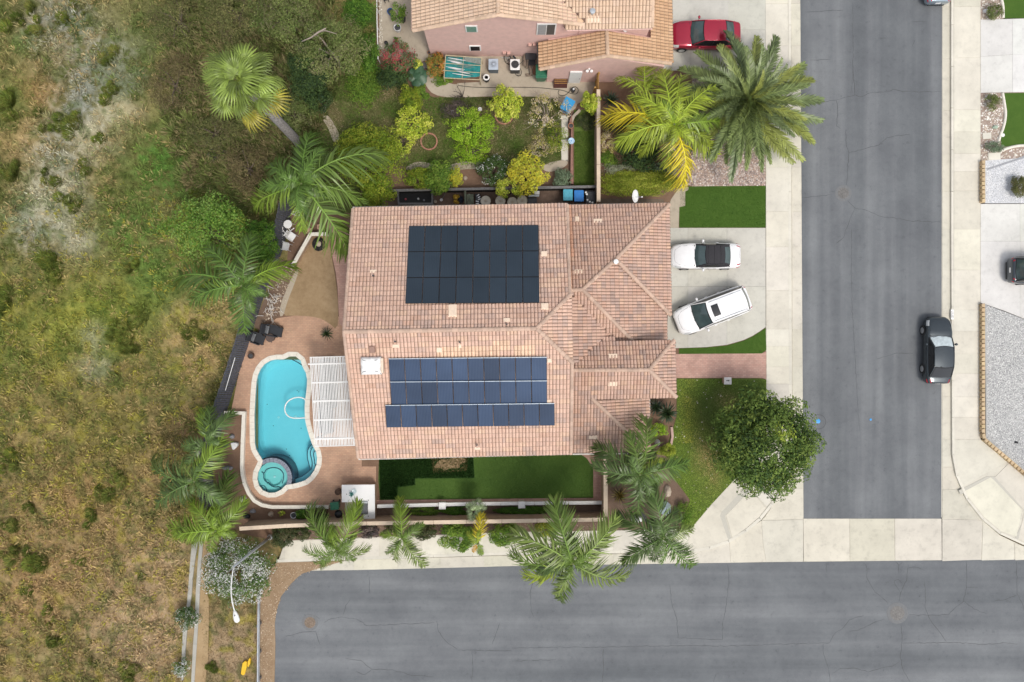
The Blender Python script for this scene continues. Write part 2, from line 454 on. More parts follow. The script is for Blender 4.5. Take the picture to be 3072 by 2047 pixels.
def hill_col(px, py):
 base_a = np.array((.115, .11, .038)); base_b = np.array((.255, .185, .088)); base_c = np.array((.065, .095, .022)); base_d = np.array((.27, .235, .055))
 n1 = fbm(px / 130, py / 130, 4); n2 = fbm(px / 38 + 40, py / 38, 4); n3 = fbm(px / 11 + 9, py / 11 + 70, 3)
 t = np.clip((n1 * .3 + n2 * .35 + n3 * .35 - .38) * 4.6, 0, 1)[:, None]
 c = base_a * (1 - t) + base_b * t
 w = np.zeros(len(px)); acc = np.zeros((len(px), 3))
 for bx, by, r, col, wt in HILL_BLOBS:
  jx = (n2 - .5) * r * .9; jy = (n1 - .5) * r * .9
  k = wt * (np.clip(n3 * 2.4 - .6, 0, 1.1) if abs(col[0] - col[2]) < .07 else 1) * np.exp(-(((px - bx + jx) / r) ** 2 + ((py - by + jy) / r) ** 2) * 1.3)
  w += k; acc += k[:, None] * np.array(col)
 wn_ = np.clip(w, 0, 1)[:, None] * .92
 c = c * (1 - wn_) + (acc / np.maximum(w, 1e-6)[:, None]) * wn_
 g = np.clip((fbm(px / 24 + 5, py / 24 + 31, 3) - .55) * 6, 0, 1)[:, None] * .55
 c = c * (1 - g) + base_c * g
 yl = np.clip((fbm(px / 30 + 90, py / 30 + 12, 4) - .60) * 7, 0, 1)[:, None] * np.clip((py - 650) / 300, 0, 1)[:, None] * .75
 c = c * (1 - yl) + base_d * yl
 return c * (1 + (n3[:, None] - .5) * .6) * 1.12 * (1 + np.clip((1450 - py) / 500, -.1, 1)[:, None] * np.array([-.06, .035, -.06]))

def hill_z(px, py):
 return -.09 + (fbm(px / 90 + 3, py / 90 + 8, 3) - .4) * .35 * np.clip((620 - px) / 200, 0, 1) - .13 * np.clip((px - 745) / 40, 0, 1) * np.clip((py - 1560) / 60, 0, 1)

POOL_PX = [(640 + a / 2.704, 1020 + b / 2.704) for a, b in [(570, 155), (610, 133), (655, 124), (695, 142), (722, 178), (728, 215), (755, 265), (766, 310), (763, 400), (752, 470), (746, 540), (748, 640), (765, 720), (790, 800), (806, 850), (834, 890), (847, 940), (848, 995), (830, 1050), (792, 1105), (742, 1148), (645, 1172), (592, 1178), (562, 1213), (520, 1238), (470, 1248), (420, 1237), (378, 1205), (355, 1152), (354, 1092), (374, 1040), (405, 1002), (398, 972), (372, 935), (345, 890), (334, 840), (331, 600), (341, 420), (350, 320), (366, 260), (400, 205), (452, 168), (520, 154)]]
from mathutils.geometry import tessellate_polygon
def sheet_hole(name, pts, hole, z, mat, label):
 o_ = [Vector((p[0], p[1], 0)) for p in wpoly(pts, z)]; h_ = [Vector((p[0], p[1], 0)) for p in wpoly(hole, z)]
 tr = tessellate_polygon([o_, h_]); vs = [(v.x, v.y, z) for v in o_ + h_]
 fs = []
 for t in tr:
  a, b, c = (Vector(vs[i]) for i in t)
  fs.append(t if (b - a).cross(c - a).z > 0 else (t[0], t[2], t[1]))
 o = MB().add(vs, fs).build(name, mat); return tag(o, label, kind='structure')
def make_hill():
 nx, ny = 330, 470
 gx = np.linspace(-500, 1190, nx); gy = np.linspace(-300, 2350, ny)
 X, Y = np.meshgrid(gx, gy); px = X.ravel(); py = Y.ravel()
 z = hill_z(px, py)
 k = (H - z) / F
 v = np.stack([(px - CX) * k, -(py - CY) * k, z], 1)
 idx = np.arange(nx * ny).reshape(ny, nx)
 f = np.stack([idx[:-1, :-1], idx[1:, :-1], idx[1:, 1:], idx[:-1, 1:]], -1).reshape(-1, 4)
 fx = px[f].mean(1); fy = py[f].mean(1)
 f = f[~((fx > 740) & (fx < 970) & (fy > 1040) & (fy < 1530))]
 m = attr_mat('hillside_ground', .95, 0, False, .2, noise_scale=16, noise_amt=.42, bump=.5)
 o = link('hillside', np_mesh('hillside', v, f, hill_col(px, py), True), m)
 tag(o, 'dry overgrown slope of straw grass, weeds and bare grey soil beside the gardens', kind='structure')
make_hill()

sheet_hole('yard_soil', [(690, 1500), (735, 1240), (770, 1000), (860, 800), (872, 640), (960, 600), (1130, 600), (1130, -60), (2297, -60), (2297, 1350), (2250, 1398), (2198, 1446), (2075, 1592), (1536, 1602), (860, 1630), (720, 1600)], POOL_PX, 0.0, M_SOIL,
 'brown soil of the two house lots')

def road(name, pts, mat, label):
 o = MB().prism(wpoly(pts, -.10), -.28, -.10).build(name, mat); return tag(o, label, kind='structure')
rd1 = road('road', [(2399, -700), (2827, -700), (2826, 0), (2824, 1557), (2411, 1557), (2401, 0)], M_ASPHALT_NS, 'dark grey asphalt side street running up past the driveways')
W_EDGE = [(933, 1713), (905, 1722), (884, 1740), (862, 1765), (843, 1790), (830, 1830), (824, 1870), (826, 1930), (820, 1990), (818, 2060), (816, 2700)]
rd2 = road('road', [(3072 + 700, 1674), (3072 + 700, 2700)] + [(x, y) for x, y in reversed(W_EDGE)] + [(1536, 1699), (2299, 1687), (3072, 1679)], M_ASPHALT_EW, 'wide grey asphalt cross street ending at the dry verge')

def crack(parent, pts, w=.028, mat=None):
 """Narrow sealed crack lying on the road."""
 P = []
 for (x0, y0), (x1, y1) in zip(pts[:-1], pts[1:]):
  n = max(2, int(math.hypot(x1 - x0, y1 - y0) / 9))
  for i in range(n):
   t = i / n; j = 1.6 if i else .5
   P.append((x0 + (x1 - x0) * t + random.uniform(-j, j), y0 + (y1 - y0) * t + random.uniform(-j, j)))
 P.append(pts[-1])
 W = [at(p[0], p[1], -.096) for p in P]
 vs, fs = [], []
 for i, p in enumerate(W):
  d = (W[min(i + 1, len(W) - 1)] - W[max(i - 1, 0)]); d.normalize(); nrm = Vector((-d.y, d.x, 0))
  ww = w * random.uniform(.45, 1.1) * (.5 if i in (0, len(W) - 1) else 1) / 2
  vs += [p + nrm * ww, p - nrm * ww]
  if i: fs.append((2 * i - 2, 2 * i - 1, 2 * i + 1, 2 * i))
 MB().add(vs, fs).build('crack', mat or M_CRACK, parent)

def T(x0, y0, pts, s=2.2995): return [(x0 + a / s, y0 + b / s) for a, b in pts]
for c in [T(2304, 0, [(285, 705), (370, 712), (430, 695), (500, 685), (600, 655), (635, 670), (690, 645), (840, 630), (860, 618), (930, 632), (1020, 635), (1190, 632)]),
  T(2304, 0, [(600, 655), (592, 560), (590, 460)]), T(2304, 0, [(468, 690), (480, 750), (472, 870), (500, 890)]),
  T(2304, 0, [(535, 900), (540, 1010), (558, 1055), (548, 1200), (540, 1280)]), T(2304, 0, [(558, 1055), (640, 1035), (770, 1000), (820, 950), (900, 935), (980, 930)]),
  T(2304, 0, [(235, 1365), (330, 1355), (440, 1345)]), T(2304, 0, [(550, 1385), (600, 1435), (690, 1455), (780, 1495), (870, 1502), (980, 1525), (1190, 1532)]),
  T(2304, 0, [(600, 1435), (560, 1530), (520, 1640), (470, 1680)]), T(2304, 0, [(255, 85), (330, 82), (420, 75), (520, 70)]), T(2304, 0, [(990, 150), (1050, 148), (1100, 152)]),
  T(2304, 0, [(290, 415), (370, 412), (430, 410)]), T(2304, 0, [(760, 262), (830, 265)]), T(2304, 0, [(1015, 275), (995, 320)]), T(2304, 682, [(750, 910), (840, 885), (880, 868), (1000, 872)])]:
 crack(rd1, c)
crack(rd1, T(2304, 0, [(583, 20), (588, 320), (580, 640)]), .02); crack(rd1, T(2304, 682, [(578, 10), (575, 260), (580, 560), (600, 900), (630, 1400)]), .02)
for c in [T(2304, 1364, [(655, 742), (680, 770), (685, 860), (740, 950), (800, 1000), (830, 1032)]), T(2304, 1364, [(880, 740), (903, 765), (903, 820)]), T(2304, 1364, [(930, 742), (903, 765)]),
  T(2304, 1364, [(1060, 790), (1010, 775), (962, 785), (955, 870), (915, 955), (905, 1012)]), T(2304, 1364, [(915, 955), (880, 905), (870, 870), (900, 862), (925, 890), (928, 925)]),
  T(2304, 1364, [(1370, 735), (1368, 920), (1350, 1010), (1290, 1060), (1245, 1105), (1100, 1110), (975, 1105)]), T(2304, 1364, [(1368, 915), (1445, 915)]), T(2304, 1364, [(1350, 1010), (1420, 1065), (1510, 1100)]),
  T(2304, 1364, [(1715, 735), (1718, 960), (1750, 1020), (1766, 1080)]), T(2304, 1364, [(1718, 970), (1640, 1000), (1550, 1015)]), T(2304, 1364, [(800, 1135), (720, 1165), (620, 1215), (560, 1220)]),
  T(2304, 1364, [(660, 1110), (560, 1140), (510, 1205), (465, 1230), (425, 1300), (300, 1305), (150, 1307), (0, 1312)]), T(2304, 1364, [(380, 1300), (385, 1380), (420, 1480), (430, 1590)]),
  T(2304, 1364, [(918, 1170), (925, 1290), (912, 1400), (930, 1480), (980, 1570)]), T(2304, 1364, [(905, 1430), (860, 1460), (780, 1475), (690, 1500), (600, 1475), (500, 1475), (440, 1510)]),
  T(2304, 1364, [(930, 1302), (1100, 1298), (1300, 1297), (1480, 1310), (1640, 1300), (1720, 1310)]), T(2304, 1364, [(403, 750), (403, 815)]), T(2304, 1364, [(1080, 880), (1085, 1060), (1120, 1140), (1230, 1290)]),
  T(1536, 1364, [(1490, 760), (1495, 880), (1480, 1030), (1455, 1150), (1452, 1280)]), T(1536, 1364, [(0, 1335), (220, 1330), (520, 1330), (800, 1325), (1100, 1318), (1420, 1322), (1766, 1312)]),
  T(1536, 1364, [(1140, 1265), (1300, 1272), (1450, 1278)]), T(1536, 1364, [(1088, 900), (1105, 1040), (1140, 1150), (1145, 1265)]), T(1536, 1364, [(630, 1340), (632, 1480), (622, 1580)]),
  T(1536, 1364, [(150, 840), (125, 960), (130, 1080), (150, 1120)]), T(1536, 1364, [(0, 1425), (150, 1420), (300, 1415)]), T(1536, 1364, [(1410, 1500), (1390, 1570)]),
  T(768, 1364, [(470, 1160), (500, 1140), (590, 1120), (690, 1135), (740, 1160), (760, 1180), (900, 1175), (1100, 1165), (1230, 1160)]), T(768, 1364, [(1245, 1150), (1260, 1220), (1310, 1290), (1390, 1345)]),
  T(768, 1364, [(1390, 1350), (1560, 1352), (1766, 1355)]), T(768, 1364, [(615, 1405), (720, 1420), (800, 1480), (860, 1480), (940, 1485), (1060, 1520), (1230, 1535)]), T(768, 1364, [(800, 1480), (750, 1520), (690, 1495)]),
  T(768, 1364, [(780, 840), (785, 960)]), T(768, 1364, [(600, 1110), (620, 1040), (650, 1000)]), T(768, 1364, [(405, 1100), (440, 1135)]), T(768, 1364, [(200, 1255), (330, 1225), (410, 1220), (440, 1310)]),
  T(768, 1364, [(1490, 1350), (1495, 1480), (1488, 1560)]), T(768, 1364, [(1680, 1160), (1660, 1220), (1630, 1310)])]:
 crack(rd2, c, .028)
def ring_mark(name, px, py, r, w, mat, parent, z):
 vs, fs = [], []
 for i in range(24):
  t = 2 * math.pi * i / 24
  for rr in (r - w, r):
   vs.append(at(px + rr * math.cos(t), py + rr * math.sin(t), z))
  j = (i + 1) % 24
  fs.append((2 * i, 2 * i + 1, 2 * j + 1, 2 * j))
 return MB().add(vs, fs).build(name, mat, parent)

M_IRON = plain('cast_iron', (.17, .165, .16), .7, .3, var=.3, scale=9)
M_IRONRUST = plain('rusty_cast_iron', (.22, .17, .13), .8, .2, var=.35, scale=9)
def manhole(px, py, r, label, mat):
 t = thing('manhole_cover', label, 'manhole cover', at(px, py, -.098), group='manhole covers in the streets')
 k = m_per_px() * r
 MB().lathe((0, 0, 0), [(k * 1.45, 0), (k * 1.42, .006), (k * 1.02, .008)], 28).build('collar', plain('concrete_collar_%d' % px, (.165, .17, .175), .9, scale=8), t)
 b = MB(); b.cyl((0, 0, .002), k * .98, .012, 28); b.build('cover', mat, t)
 q = MB()
 for a in range(-3, 4):
  for c in range(-3, 4):
   if a * a + c * c < 11: q.box((a * k * .24, c * k * .24, .017), (k * .12, k * .12, .008), .6)
 q.build('raised_pattern', mat, t)
manhole(2530, 580, 17, 'round manhole cover in the narrow side street with cracks running to it', M_IRON)
manhole(930, 1868, 17, 'rusty round manhole cover near the dead end of the cross street', M_IRONRUST)
manhole(2692, 1840, 22, 'largest manhole cover, below the concrete cross gutter at the junction', M_IRON)
M_BLUEPAINT = plain('blue_marker', (.03, .30, .68), .4)
for px, py, r, lb in ((2454, 1264, 7, 'bright blue round marker on the side street beside the large round tree'), (2612, 1259, 3.5, 'tiny blue marker on the middle of the side street')):
 o = MB(at(px, py, -.1)).lathe(at(px, py, -.1), [(r * .023, 0.001), (r * .021, .014), (r * .012, .02), (0.0, .02)], 14).build('road_marker', M_BLUEPAINT); tag(o, lb, 'marker')
ring_mark('crack', 2456, 1266, 22, 1.1, M_CRACK, rd1, -.0955)

KW = lambda y: 2374 + (y / 1380) * 4          # west kerb line of the side street
gx0 = lambda y: KW(y); gx1 = lambda y: 2401 + y * .0058
gut = tag(MB().prism(wpoly([(2372, -700), (2402, -700), (2402, 0), (2411, 1560), (2411, 1690), (2080, 1694), (2080, 1662), (2188, 1633), (2284, 1564), (2347, 1477), (2374, 1380)], -.11), -.25, -.11).build('gutter', M_GUTTER), 'concrete gutter along the side street on the house side', kind='structure')
ysW = [-700, -560, -420, -280, -140, -10, 11, 136, 190, 260, 378, 445, 502, 635, 741, 872, 988, 1101, 1220, 1340, 1467]
slabs(gut, strips(gx0, gx1, ysW), -.088, M_GUTTER, .006)
slabs(gut, [[(2347, 1473), (2371, 1400), (2377, 1467), (2410, 1467), (2410, 1556), (2330, 1558), (2292, 1556)], [(2284, 1562), (2330, 1561), (2410, 1559), (2410, 1686), (2299, 1687), (2290, 1640)], [(2188, 1629), (2284, 1562), (2290, 1640), (2299, 1687), (2192, 1689)], [(2080, 1657), (2188, 1629), (2192, 1689), (2080, 1690)]], -.088, M_GUTTER, .008)

cg = tag(MB().prism(wpoly([(2410, 1553), (2826, 1553), (2826, 1690), (2410, 1692)], -.11), -.25, -.11).build('cross_gutter', M_GUTTER), 'pale concrete cross gutter over the mouth of the side street', kind='structure')
jx = [2410, 2549, 2684, 2825]
slabs(cg, [[(a, 1556), (b, 1556), (b + 1, 1685 - (b - 2410) * .012), (a + 1, 1685 - (a - 2410) * .012)] for a, b in zip(jx[:-1], jx[1:])], -.086, M_GUTTER, .012)

gutE = tag(MB().prism(wpoly([(2826, -700), (2855, -700), (2855, 1364), (2869, 1429), (2900, 1499), (2948, 1562), (3000, 1606), (3072, 1640), (3700, 1640), (3700, 1672), (3072, 1680), (2825, 1684), (2824, 1553), (2826, 0)], -.11), -.25, -.11).build('gutter', M_GUTTER), 'concrete gutter along the far side of the side street and round its corner', kind='structure')
ysE = [-700, -560, -420, -280, -140, -20, 20, 177, 332, 463, 575, 687, 811, 940, 1190, 1320, 1400]
slabs(gutE, strips(lambda y: 2827, lambda y: 2853, ysE), -.088, M_GUTTER, .006)
slabs(gutE, [[(2827, 1402), (2856, 1402), (2869, 1429), (2877, 1466), (2827, 1467)], [(2827, 1469), (2879, 1468), (2900, 1499), (2946, 1558), (2827, 1556)], [(2827, 1558), (2947, 1561), (2943, 1680), (2827, 1684)], [(2949, 1563), (3000, 1606), (3042, 1627), (3043, 1680), (2945, 1682)], [(3044, 1629), (3072, 1640), (3700, 1640), (3700, 1672), (3072, 1680), (3045, 1681)]], -.088, M_GUTTER, .008)

SG0 = lambda x: 1716 - (x - 933) * .0245 if x < 1536 else 1699 - (x - 1536) * .0157
SK = lambda x: 1686 - (x - 830) * .0283 if x < 1536 else 1666 - (x - 1536) * .012
gutS = tag(MB().prism(wpoly([(933, 1713), (1029, 1683), (1536, 1666), (2080, 1658), (2080, 1692), (1536, 1700)], -.11), -.25, -.11).build('gutter', M_GUTTER), 'concrete gutter along the cross street under the palms', kind='structure')
xs = [1062, 1193, 1322, 1452, 1583, 1715, 1840, 1952, 2080]
slabs(gutS, [[(935, 1712), (1029, 1684), (1062, SK(1062) + 1), (1062, SG0(1062) - 2)]] + [[(a, SK(a) + 1), (b, SK(b) + 1), (b, SG0(b) - 2), (a, SG0(a) - 2)] for a, b in zip(xs[:-1], xs[1:])], -.088, M_GUTTER, .006)

def kerb(pts, w_px, label):
 root = thing('kerb', label, None, at(*pts[0], 0)); del_cat = root
 root['kind'] = 'structure'
 o = root.location
 for (x0, y0), (x1, y1) in zip(pts[:-1], pts[1:]):
  L = math.hypot(x1 - x0, y1 - y0); n = max(1, round(L / 120))
  nx_, ny_ = -(y1 - y0) / L * w_px, (x1 - x0) / L * w_px
  for i in range(n):
   a = i / n + (.0012 if i else 0); b = (i + 1) / n
   q = [(x0 + (x1 - x0) * a, y0 + (y1 - y0) * a), (x0 + (x1 - x0) * b, y0 + (y1 - y0) * b)]
   q += [(q[1][0] + nx_, q[1][1] + ny_), (q[0][0] + nx_, q[0][1] + ny_)]
   k = MB(o).prism(wpoly(q, .045), -.2, .045).build('kerb_stone', M_WALK, root)
   t = random.uniform(.95, 1.05); k.color = (t, t, t, 1)
 return root
kerb([(2374, -300), (2374, 700), (2377, 1380), (2368, 1425), (2347, 1473), (2320, 1515), (2284, 1560), (2240, 1597), (2188, 1629), (2130, 1649), (2080, 1657), (1536, 1665), (830, 1688)], 9, 'pale kerb along the house side of both streets')
kerb([(3072, 1636), (3000, 1603), (2948, 1560), (2900, 1499), (2869, 1429), (2857, 1364), (2854, 700), (2854, -300)], 7, 'pale kerb on the far side of the side street')
def pavement(label, base, quads, z=.04):
 o = tag(MB().prism(wpoly(base, z - .02), -.2, z - .02).build('pavement', M_GUTTER), label, kind='structure')
 slabs(o, quads, z, M_WALK, .007); return o
yW = [-700, -560, -420, -280, -140, 11, 136, 260, 378, 502, 635, 741, 872, 988, 1039, 1101, 1152, 1250, 1345]
quW = strips(lambda y: 2297 + y * .002, lambda y: 2364 + y * .003, yW)
quW += [[(2300, 1345), (2368, 1345), (2368, 1380), (2358, 1425), (2338, 1470), (2300, 1520), (2249, 1464), (2249, 1457), (2300, 1400)],
  [(2201, 1442), (2246, 1395), (2298, 1350), (2298, 1398), (2247, 1455), (2240, 1458), (2165, 1537), (2136, 1512)],
  [(2136, 1512), (2165, 1537), (2189, 1618), (2140, 1640), (2066, 1650), (2066, 1590), (2075, 1583)],
  [(2178, 1546), (2252, 1470), (2296, 1524), (2276, 1552), (2232, 1590), (2197, 1614)]]
pw = pavement('pale concrete pavement beside the driveways and round the corner', [(2297, -700), (2366, -700), (2368, 0), (2376, 1380), (2345, 1470), (2284, 1556), (2188, 1624), (2066, 1655), (2066, 1588), (2201, 1441), (2298, 1345)], quW)
sheet('grooved_band', [(2246, 1452), (2252, 1470), (2175, 1549), (2195, 1618), (2186, 1624), (2160, 1548), (2164, 1537)], .041, M_BAND, parent=pw, zb=0)
SWt = lambda x: 1624 - (x - 855) * .0397 if x < 1536 else 1597 - (x - 1536) * .016
xs = [855, 935, 1063, 1139, 1265, 1335, 1451, 1518, 1645, 1714, 1840, 1900, 1950, 2066]
quS = [[(a, SWt(a)), (b, SWt(b)), (b, SK(b) - 7), (a, SK(a) - 7)] for a, b in zip(xs[:-1], xs[1:])]
pavement('concrete pavement along the cross street under the palms', [(850, 1640), (855, 1622), (1536, 1596), (2066, 1588), (2066, 1653), (1536, 1660), (835, 1684)], quS)
yE = [-700, -560, -420, -280, -140, 20, 174, 330, 396, 461, 515, 573, 688, 810, 930, 994, 1062, 1121, 1191, 1252, 1319]
quE = strips(lambda y: 2862, lambda y: 2940, yE)
quE += [[(2862, 1319), (2940, 1319), (3022, 1384), (2885, 1462), (2873, 1425), (2863, 1364)], [(2893, 1474), (2972, 1432), (2982, 1440), (3066, 1530), (3050, 1610), (3003, 1594), (2953, 1552), (2906, 1493)],
  [(2985, 1432), (3028, 1388), (3200, 1525), (3200, 1640), (3080, 1632), (3056, 1614), (3074, 1532)]]
pe = pavement('pale concrete pavement on the far side of the side street', [(2860, -700), (2942, -700), (2942, 1318), (3072, 1420), (3250, 1560), (3250, 1640), (3072, 1632), (3000, 1598), (2952, 1556), (2905, 1497), (2872, 1428), (2860, 1364)], quE)
sheet('grooved_band', [(2876, 1472), (2960, 1430), (2985, 1430), (3100, 1545), (3050, 1625), (3042, 1622), (3080, 1540), (2975, 1438), (2882, 1484)], .036, M_BAND, parent=pe, zb=0)

def driveway(label, outline, quads, z=.035, mat=M_DRIVE):
 o = tag(MB().prism(wpoly(outline, z - .02), -.1, z - .02).build('driveway', M_JOINT), label, kind='structure')
 slabs(o, quads, z, mat, .006, tone=.05); return o
cur = [(2297, 982), (2283, 992), (2258, 1008), (2230, 1021), (2181, 1035)]
driveway('grey concrete driveway with two white cars', [(1960, 684), (2297, 684)] + cur + [(2120, 1042), (2037, 1045), (1960, 1045)],
  [[(1960, 684), (2064, 684), (2064, 860), (1960, 860)], [(2064, 684), (2181, 684), (2181, 860), (2064, 860)], [(2181, 684), (2297, 684), (2297, 860), (2181, 860)],
  [(1960, 860), (2064, 860), (2064, 1044), (2037, 1045), (1960, 1045)], [(2064, 860), (2181, 860), (2181, 1035), (2120, 1042), (2064, 1044)], [(2181, 860), (2297, 860)] + cur])
driveway('concrete driveway with the red car', [(1960, -400), (2297, -400), (2297, 212), (1960, 212)],
  [[(1960, -400), (2070, -400), (2070, 90), (1960, 90)], [(2070, -400), (2185, -400), (2185, 90), (2070, 90)], [(2185, -400), (2297, -400), (2297, 90), (2185, 90)], [(1960, 90), (2070, 90), (2070, 212), (1960, 212)], [(2070, 90), (2185, 90), (2185, 212), (2070, 212)], [(2185, 90), (2297, 90), (2297, 212), (2185, 212)]])
driveway('pale concrete driveway across the street between rock beds', [(2942, 59), (3600, 40), (3600, 270), (2942, 279)],
  [[(2942, 59), (3038, 57), (3038, 164), (2942, 170)], [(3038, 57), (3300, 50), (3300, 160), (3038, 164)], [(2942, 170), (3038, 164), (3038, 277), (2942, 279)], [(3038, 164), (3300, 160), (3300, 273), (3038, 277)]], .035, M_DRIVE_PALE)
driveway('wide pale driveway across the street with a dark car', [(2942, 612), (3600, 612), (3600, 1100), (3072, 957), (3010, 932), (2942, 909)],
  [[(2942, 612), (3060, 612), (3060, 724), (2942, 724)], [(3060, 612), (3400, 612), (3400, 724), (3060, 724)], [(2942, 724), (3060, 724), (3060, 952), (3010, 932), (2942, 909)], [(3060, 724), (3400, 724), (3400, 1040), (3072, 957), (3060, 952)]], .035, M_DRIVE_PALE)

sheet('rocky_bed', [(2942, -300), (3010, -300), (3010, 57), (2942, 59)], .01, M_GRAVELTAN, 'pebble bed at the top of the far side of the street')
sheet('lawn', [(3010, -300), (3500, -300), (3500, 50), (3012, 55), (3006, 20)], .03, M_TURF, 'small bright green lawn across the street, at the top edge')
sheet('rocky_bed', [(2942, 280), (3000, 278), (3072, 276), (3500, 270), (3500, 470), (3072, 474), (2942, 484)], .01, M_GRAVELTAN, 'pebble bed across the street round the curved lawn')
cu = [(3006, 280), (3012, 315), (3016, 345), (3010, 380), (2999, 408), (2992, 432)]
sheet('lawn', [(3006, 280), (3014, 315), (3018, 345), (3012, 382), (3003, 412), (3004, 442), (3040, 437), (3072, 434), (3500, 440), (3500, 272)], .03, M_TURF, 'bright green lawn across the street with a curved white edging')
def edging(px_pts, label, w=.10, h=.09):
 ps = [at(*p, 0) for p in smooth_poly(px_pts, 2, False)]
 o = MB(ps[0]).tube([p + Vector((0, 0, h * .5)) for p in ps], w / 2 + .03, 8).build('edging', M_CREAM, smooth=True); return tag(o, label, 'edging')
edging(cu, 'curved white concrete edging between pebbles and lawn across the street', .13)
edging([(2998, 455), (3030, 442), (3072, 436), (3200, 440)], 'white concrete edging along the bottom of the curved lawn across the street', .13)
edging([(3000, -10), (3008, 20), (3008, 55)], 'short white concrete edging beside the topmost lawn across the street', .13)
sheet('gravel_yard', [(2955, 482), (3072, 474), (3500, 470), (3500, 610), (2955, 610)], .02, M_GRAVELWHITE, 'white gravel yard across the street with one round shrub')
sheet('gravel_yard', [(2955, 914), (3010, 934), (3072, 958), (3500, 1080), (3500, 1700), (3072, 1416), (2958, 1314)], .12, M_GRAVELGREY, 'speckled grey gravel yard across the street behind a tan block wall')

sheet('lawn', [(2040, 560), (2297, 558), (2297, 683), (2038, 683), (2038, 622), (2056, 618), (2056, 575), (2066, 570), (2066, 562)], .03, M_TURF, 'deep green artificial lawn above the driveway')
sheet('lawn', [(2037, 1046), (2120, 1043), (2181, 1037), (2230, 1023), (2258, 1010), (2283, 994), (2297, 984), (2299, 1050), (2285, 1061), (2037, 1062)], .03, M_TURF, 'green lawn wedge between the driveway and the paver walk')
sheet('paver_walk', [(1960, 1063), (2285, 1061), (2299, 1055), (2299, 1138), (2285, 1134), (1960, 1134)], .032, M_PAVER_PINK, 'pink paver walk leading from the pavement to the entry')
sheet('lawn', [(2030, 1136), (2285, 1136), (2299, 1140), (2299, 1350), (2250, 1392), (2203, 1440), (2137, 1510), (2075, 1586), (2040, 1588), (2070, 1500), (2010, 1420), (2005, 1330), (2030, 1250)], .028, M_LAWN, 'front lawn beside the large round tree')
sheet('planting_bed', [(1815, 1340), (2000, 1330), (2010, 1420), (2068, 1500), (2040, 1588), (1815, 1592)], .012, M_MULCH, 'brown planting bed at the corner under the palms')
sheet('planting_bed', [(860, 1570), (1812, 1555), (1812, 1600), (1536, 1603), (860, 1632)], .012, M_MULCH, 'mulched planting strip between the garden wall and the pavement')
sheet('rocky_bed', [(2076, 212), (2297, 212), (2297, 557), (2076, 560)], .01, M_GRAVELTAN, 'pebble bed round the big feather palm')
sheet('rocky_bed', [(1802, 300), (2076, 212), (2076, 560), (2050, 600), (1990, 622), (1802, 622)], .006, M_SOIL, 'brown front bed of the pink house')
sheet('stone_path', [(2045, 552), (2066, 562), (2056, 618), (2038, 625), (2036, 684), (2008, 684), (2005, 640), (2012, 600)], .02, M_OLDCONC, 'pale stony path beside the deep green lawn')
sheet('dirt_strip', [(1802, 596), (1990, 598), (2010, 640), (1802, 640)], .014, plain('damp_dirt', (.15, .115, .085), .95, scale=3, coord='pos', var=.25), 'brown dirt strip between the hedge and the tiled roof')

sheet_hole('patio', [(690, 1250), (735, 1030), (775, 1000), (830, 955), (900, 945), (960, 950), (1085, 950), (1085, 1400), (1128, 1400), (1128, 1460), (1128, 1560), (985, 1560), (985, 1524), (790, 1524), (757, 1500), (733, 1450), (722, 1400), (728, 1240)], POOL_PX, .03, M_PAVER, 'brick paver patio round the pool')
sheet('paver_walk', smooth_poly([(985, 640), (1010, 690), (1062, 690), (1062, 960), (1020, 990), (1015, 920), (1012, 840), (995, 760), (990, 712)], 1), .034, M_PAVER_PINK, 'narrow pink paver strip along the house wall beside the dirt patch')
sheet('dirt_patch', smooth_poly([(928, 705), (985, 702), (993, 760), (1008, 840), (1016, 930), (1012, 992), (985, 968), (955, 953), (900, 947), (843, 948), (852, 890), (882, 815), (900, 765)], 1), .036, M_SAND, 'bare sandy patch between the retaining wall and the house')
sheet('planting_bed', [(835, 775), (878, 790), (890, 800), (870, 850), (850, 900), (842, 948), (790, 965), (775, 990), (760, 980), (800, 880)], .03, M_MULCH, 'straw coloured bed between the fence and the sandy patch')
sheet('paver_edge', smooth_poly([(890, 806), (897, 812), (884, 850), (862, 905), (850, 948), (838, 950), (842, 910), (868, 850)], 1), .042, M_OLDCONC, 'pale stone border of the sandy patch')
sheet('side_yard', [(1165, 568), (1795, 562), (1795, 640), (1165, 640)], .008, plain('brown_side_yard', (.155, .105, .08), .95, scale=4, coord='pos', var=.25), 'brown dirt side yard between the house and the dark board wall')
sheet('lawn', [(1137, 1375), (1800, 1362), (1800, 1390), (1780, 1405), (1780, 1494), (1140, 1500), (1135, 1440)], .022, M_LAWN_DEEP, 'mown back lawn below the tiled roof')
sheet('lawn_patch', [(1137, 1375), (1420, 1369), (1424, 1435), (1246, 1436), (1246, 1456), (1194, 1462), (1192, 1498), (1140, 1500)], .03, M_LAWN_DARK, 'longer dark green patch of the back lawn')
sheet('bare_patch', smooth_poly([(1310, 1388), (1322, 1378), (1345, 1380), (1362, 1372), (1395, 1374), (1398, 1388), (1378, 1392), (1380, 1406), (1352, 1404), (1335, 1414), (1322, 1404), (1300, 1406)], 1), .034, M_SAND, 'bare brown patch in the dark grass')
sheet('paver_walk', [(1128, 1500), (1140, 1501), (1780, 1494), (1780, 1405), (1760, 1375), (1740, 1362), (1812, 1362), (1812, 1506), (1128, 1514)], .034, M_PAVER_PINK, 'pink concrete path bordering the back lawn')
sheet('planting_bed', [(1130, 1518), (1812, 1510), (1812, 1548), (1130, 1556)], .014, M_MULCH, 'brown bed between the white ledge and the garden wall')
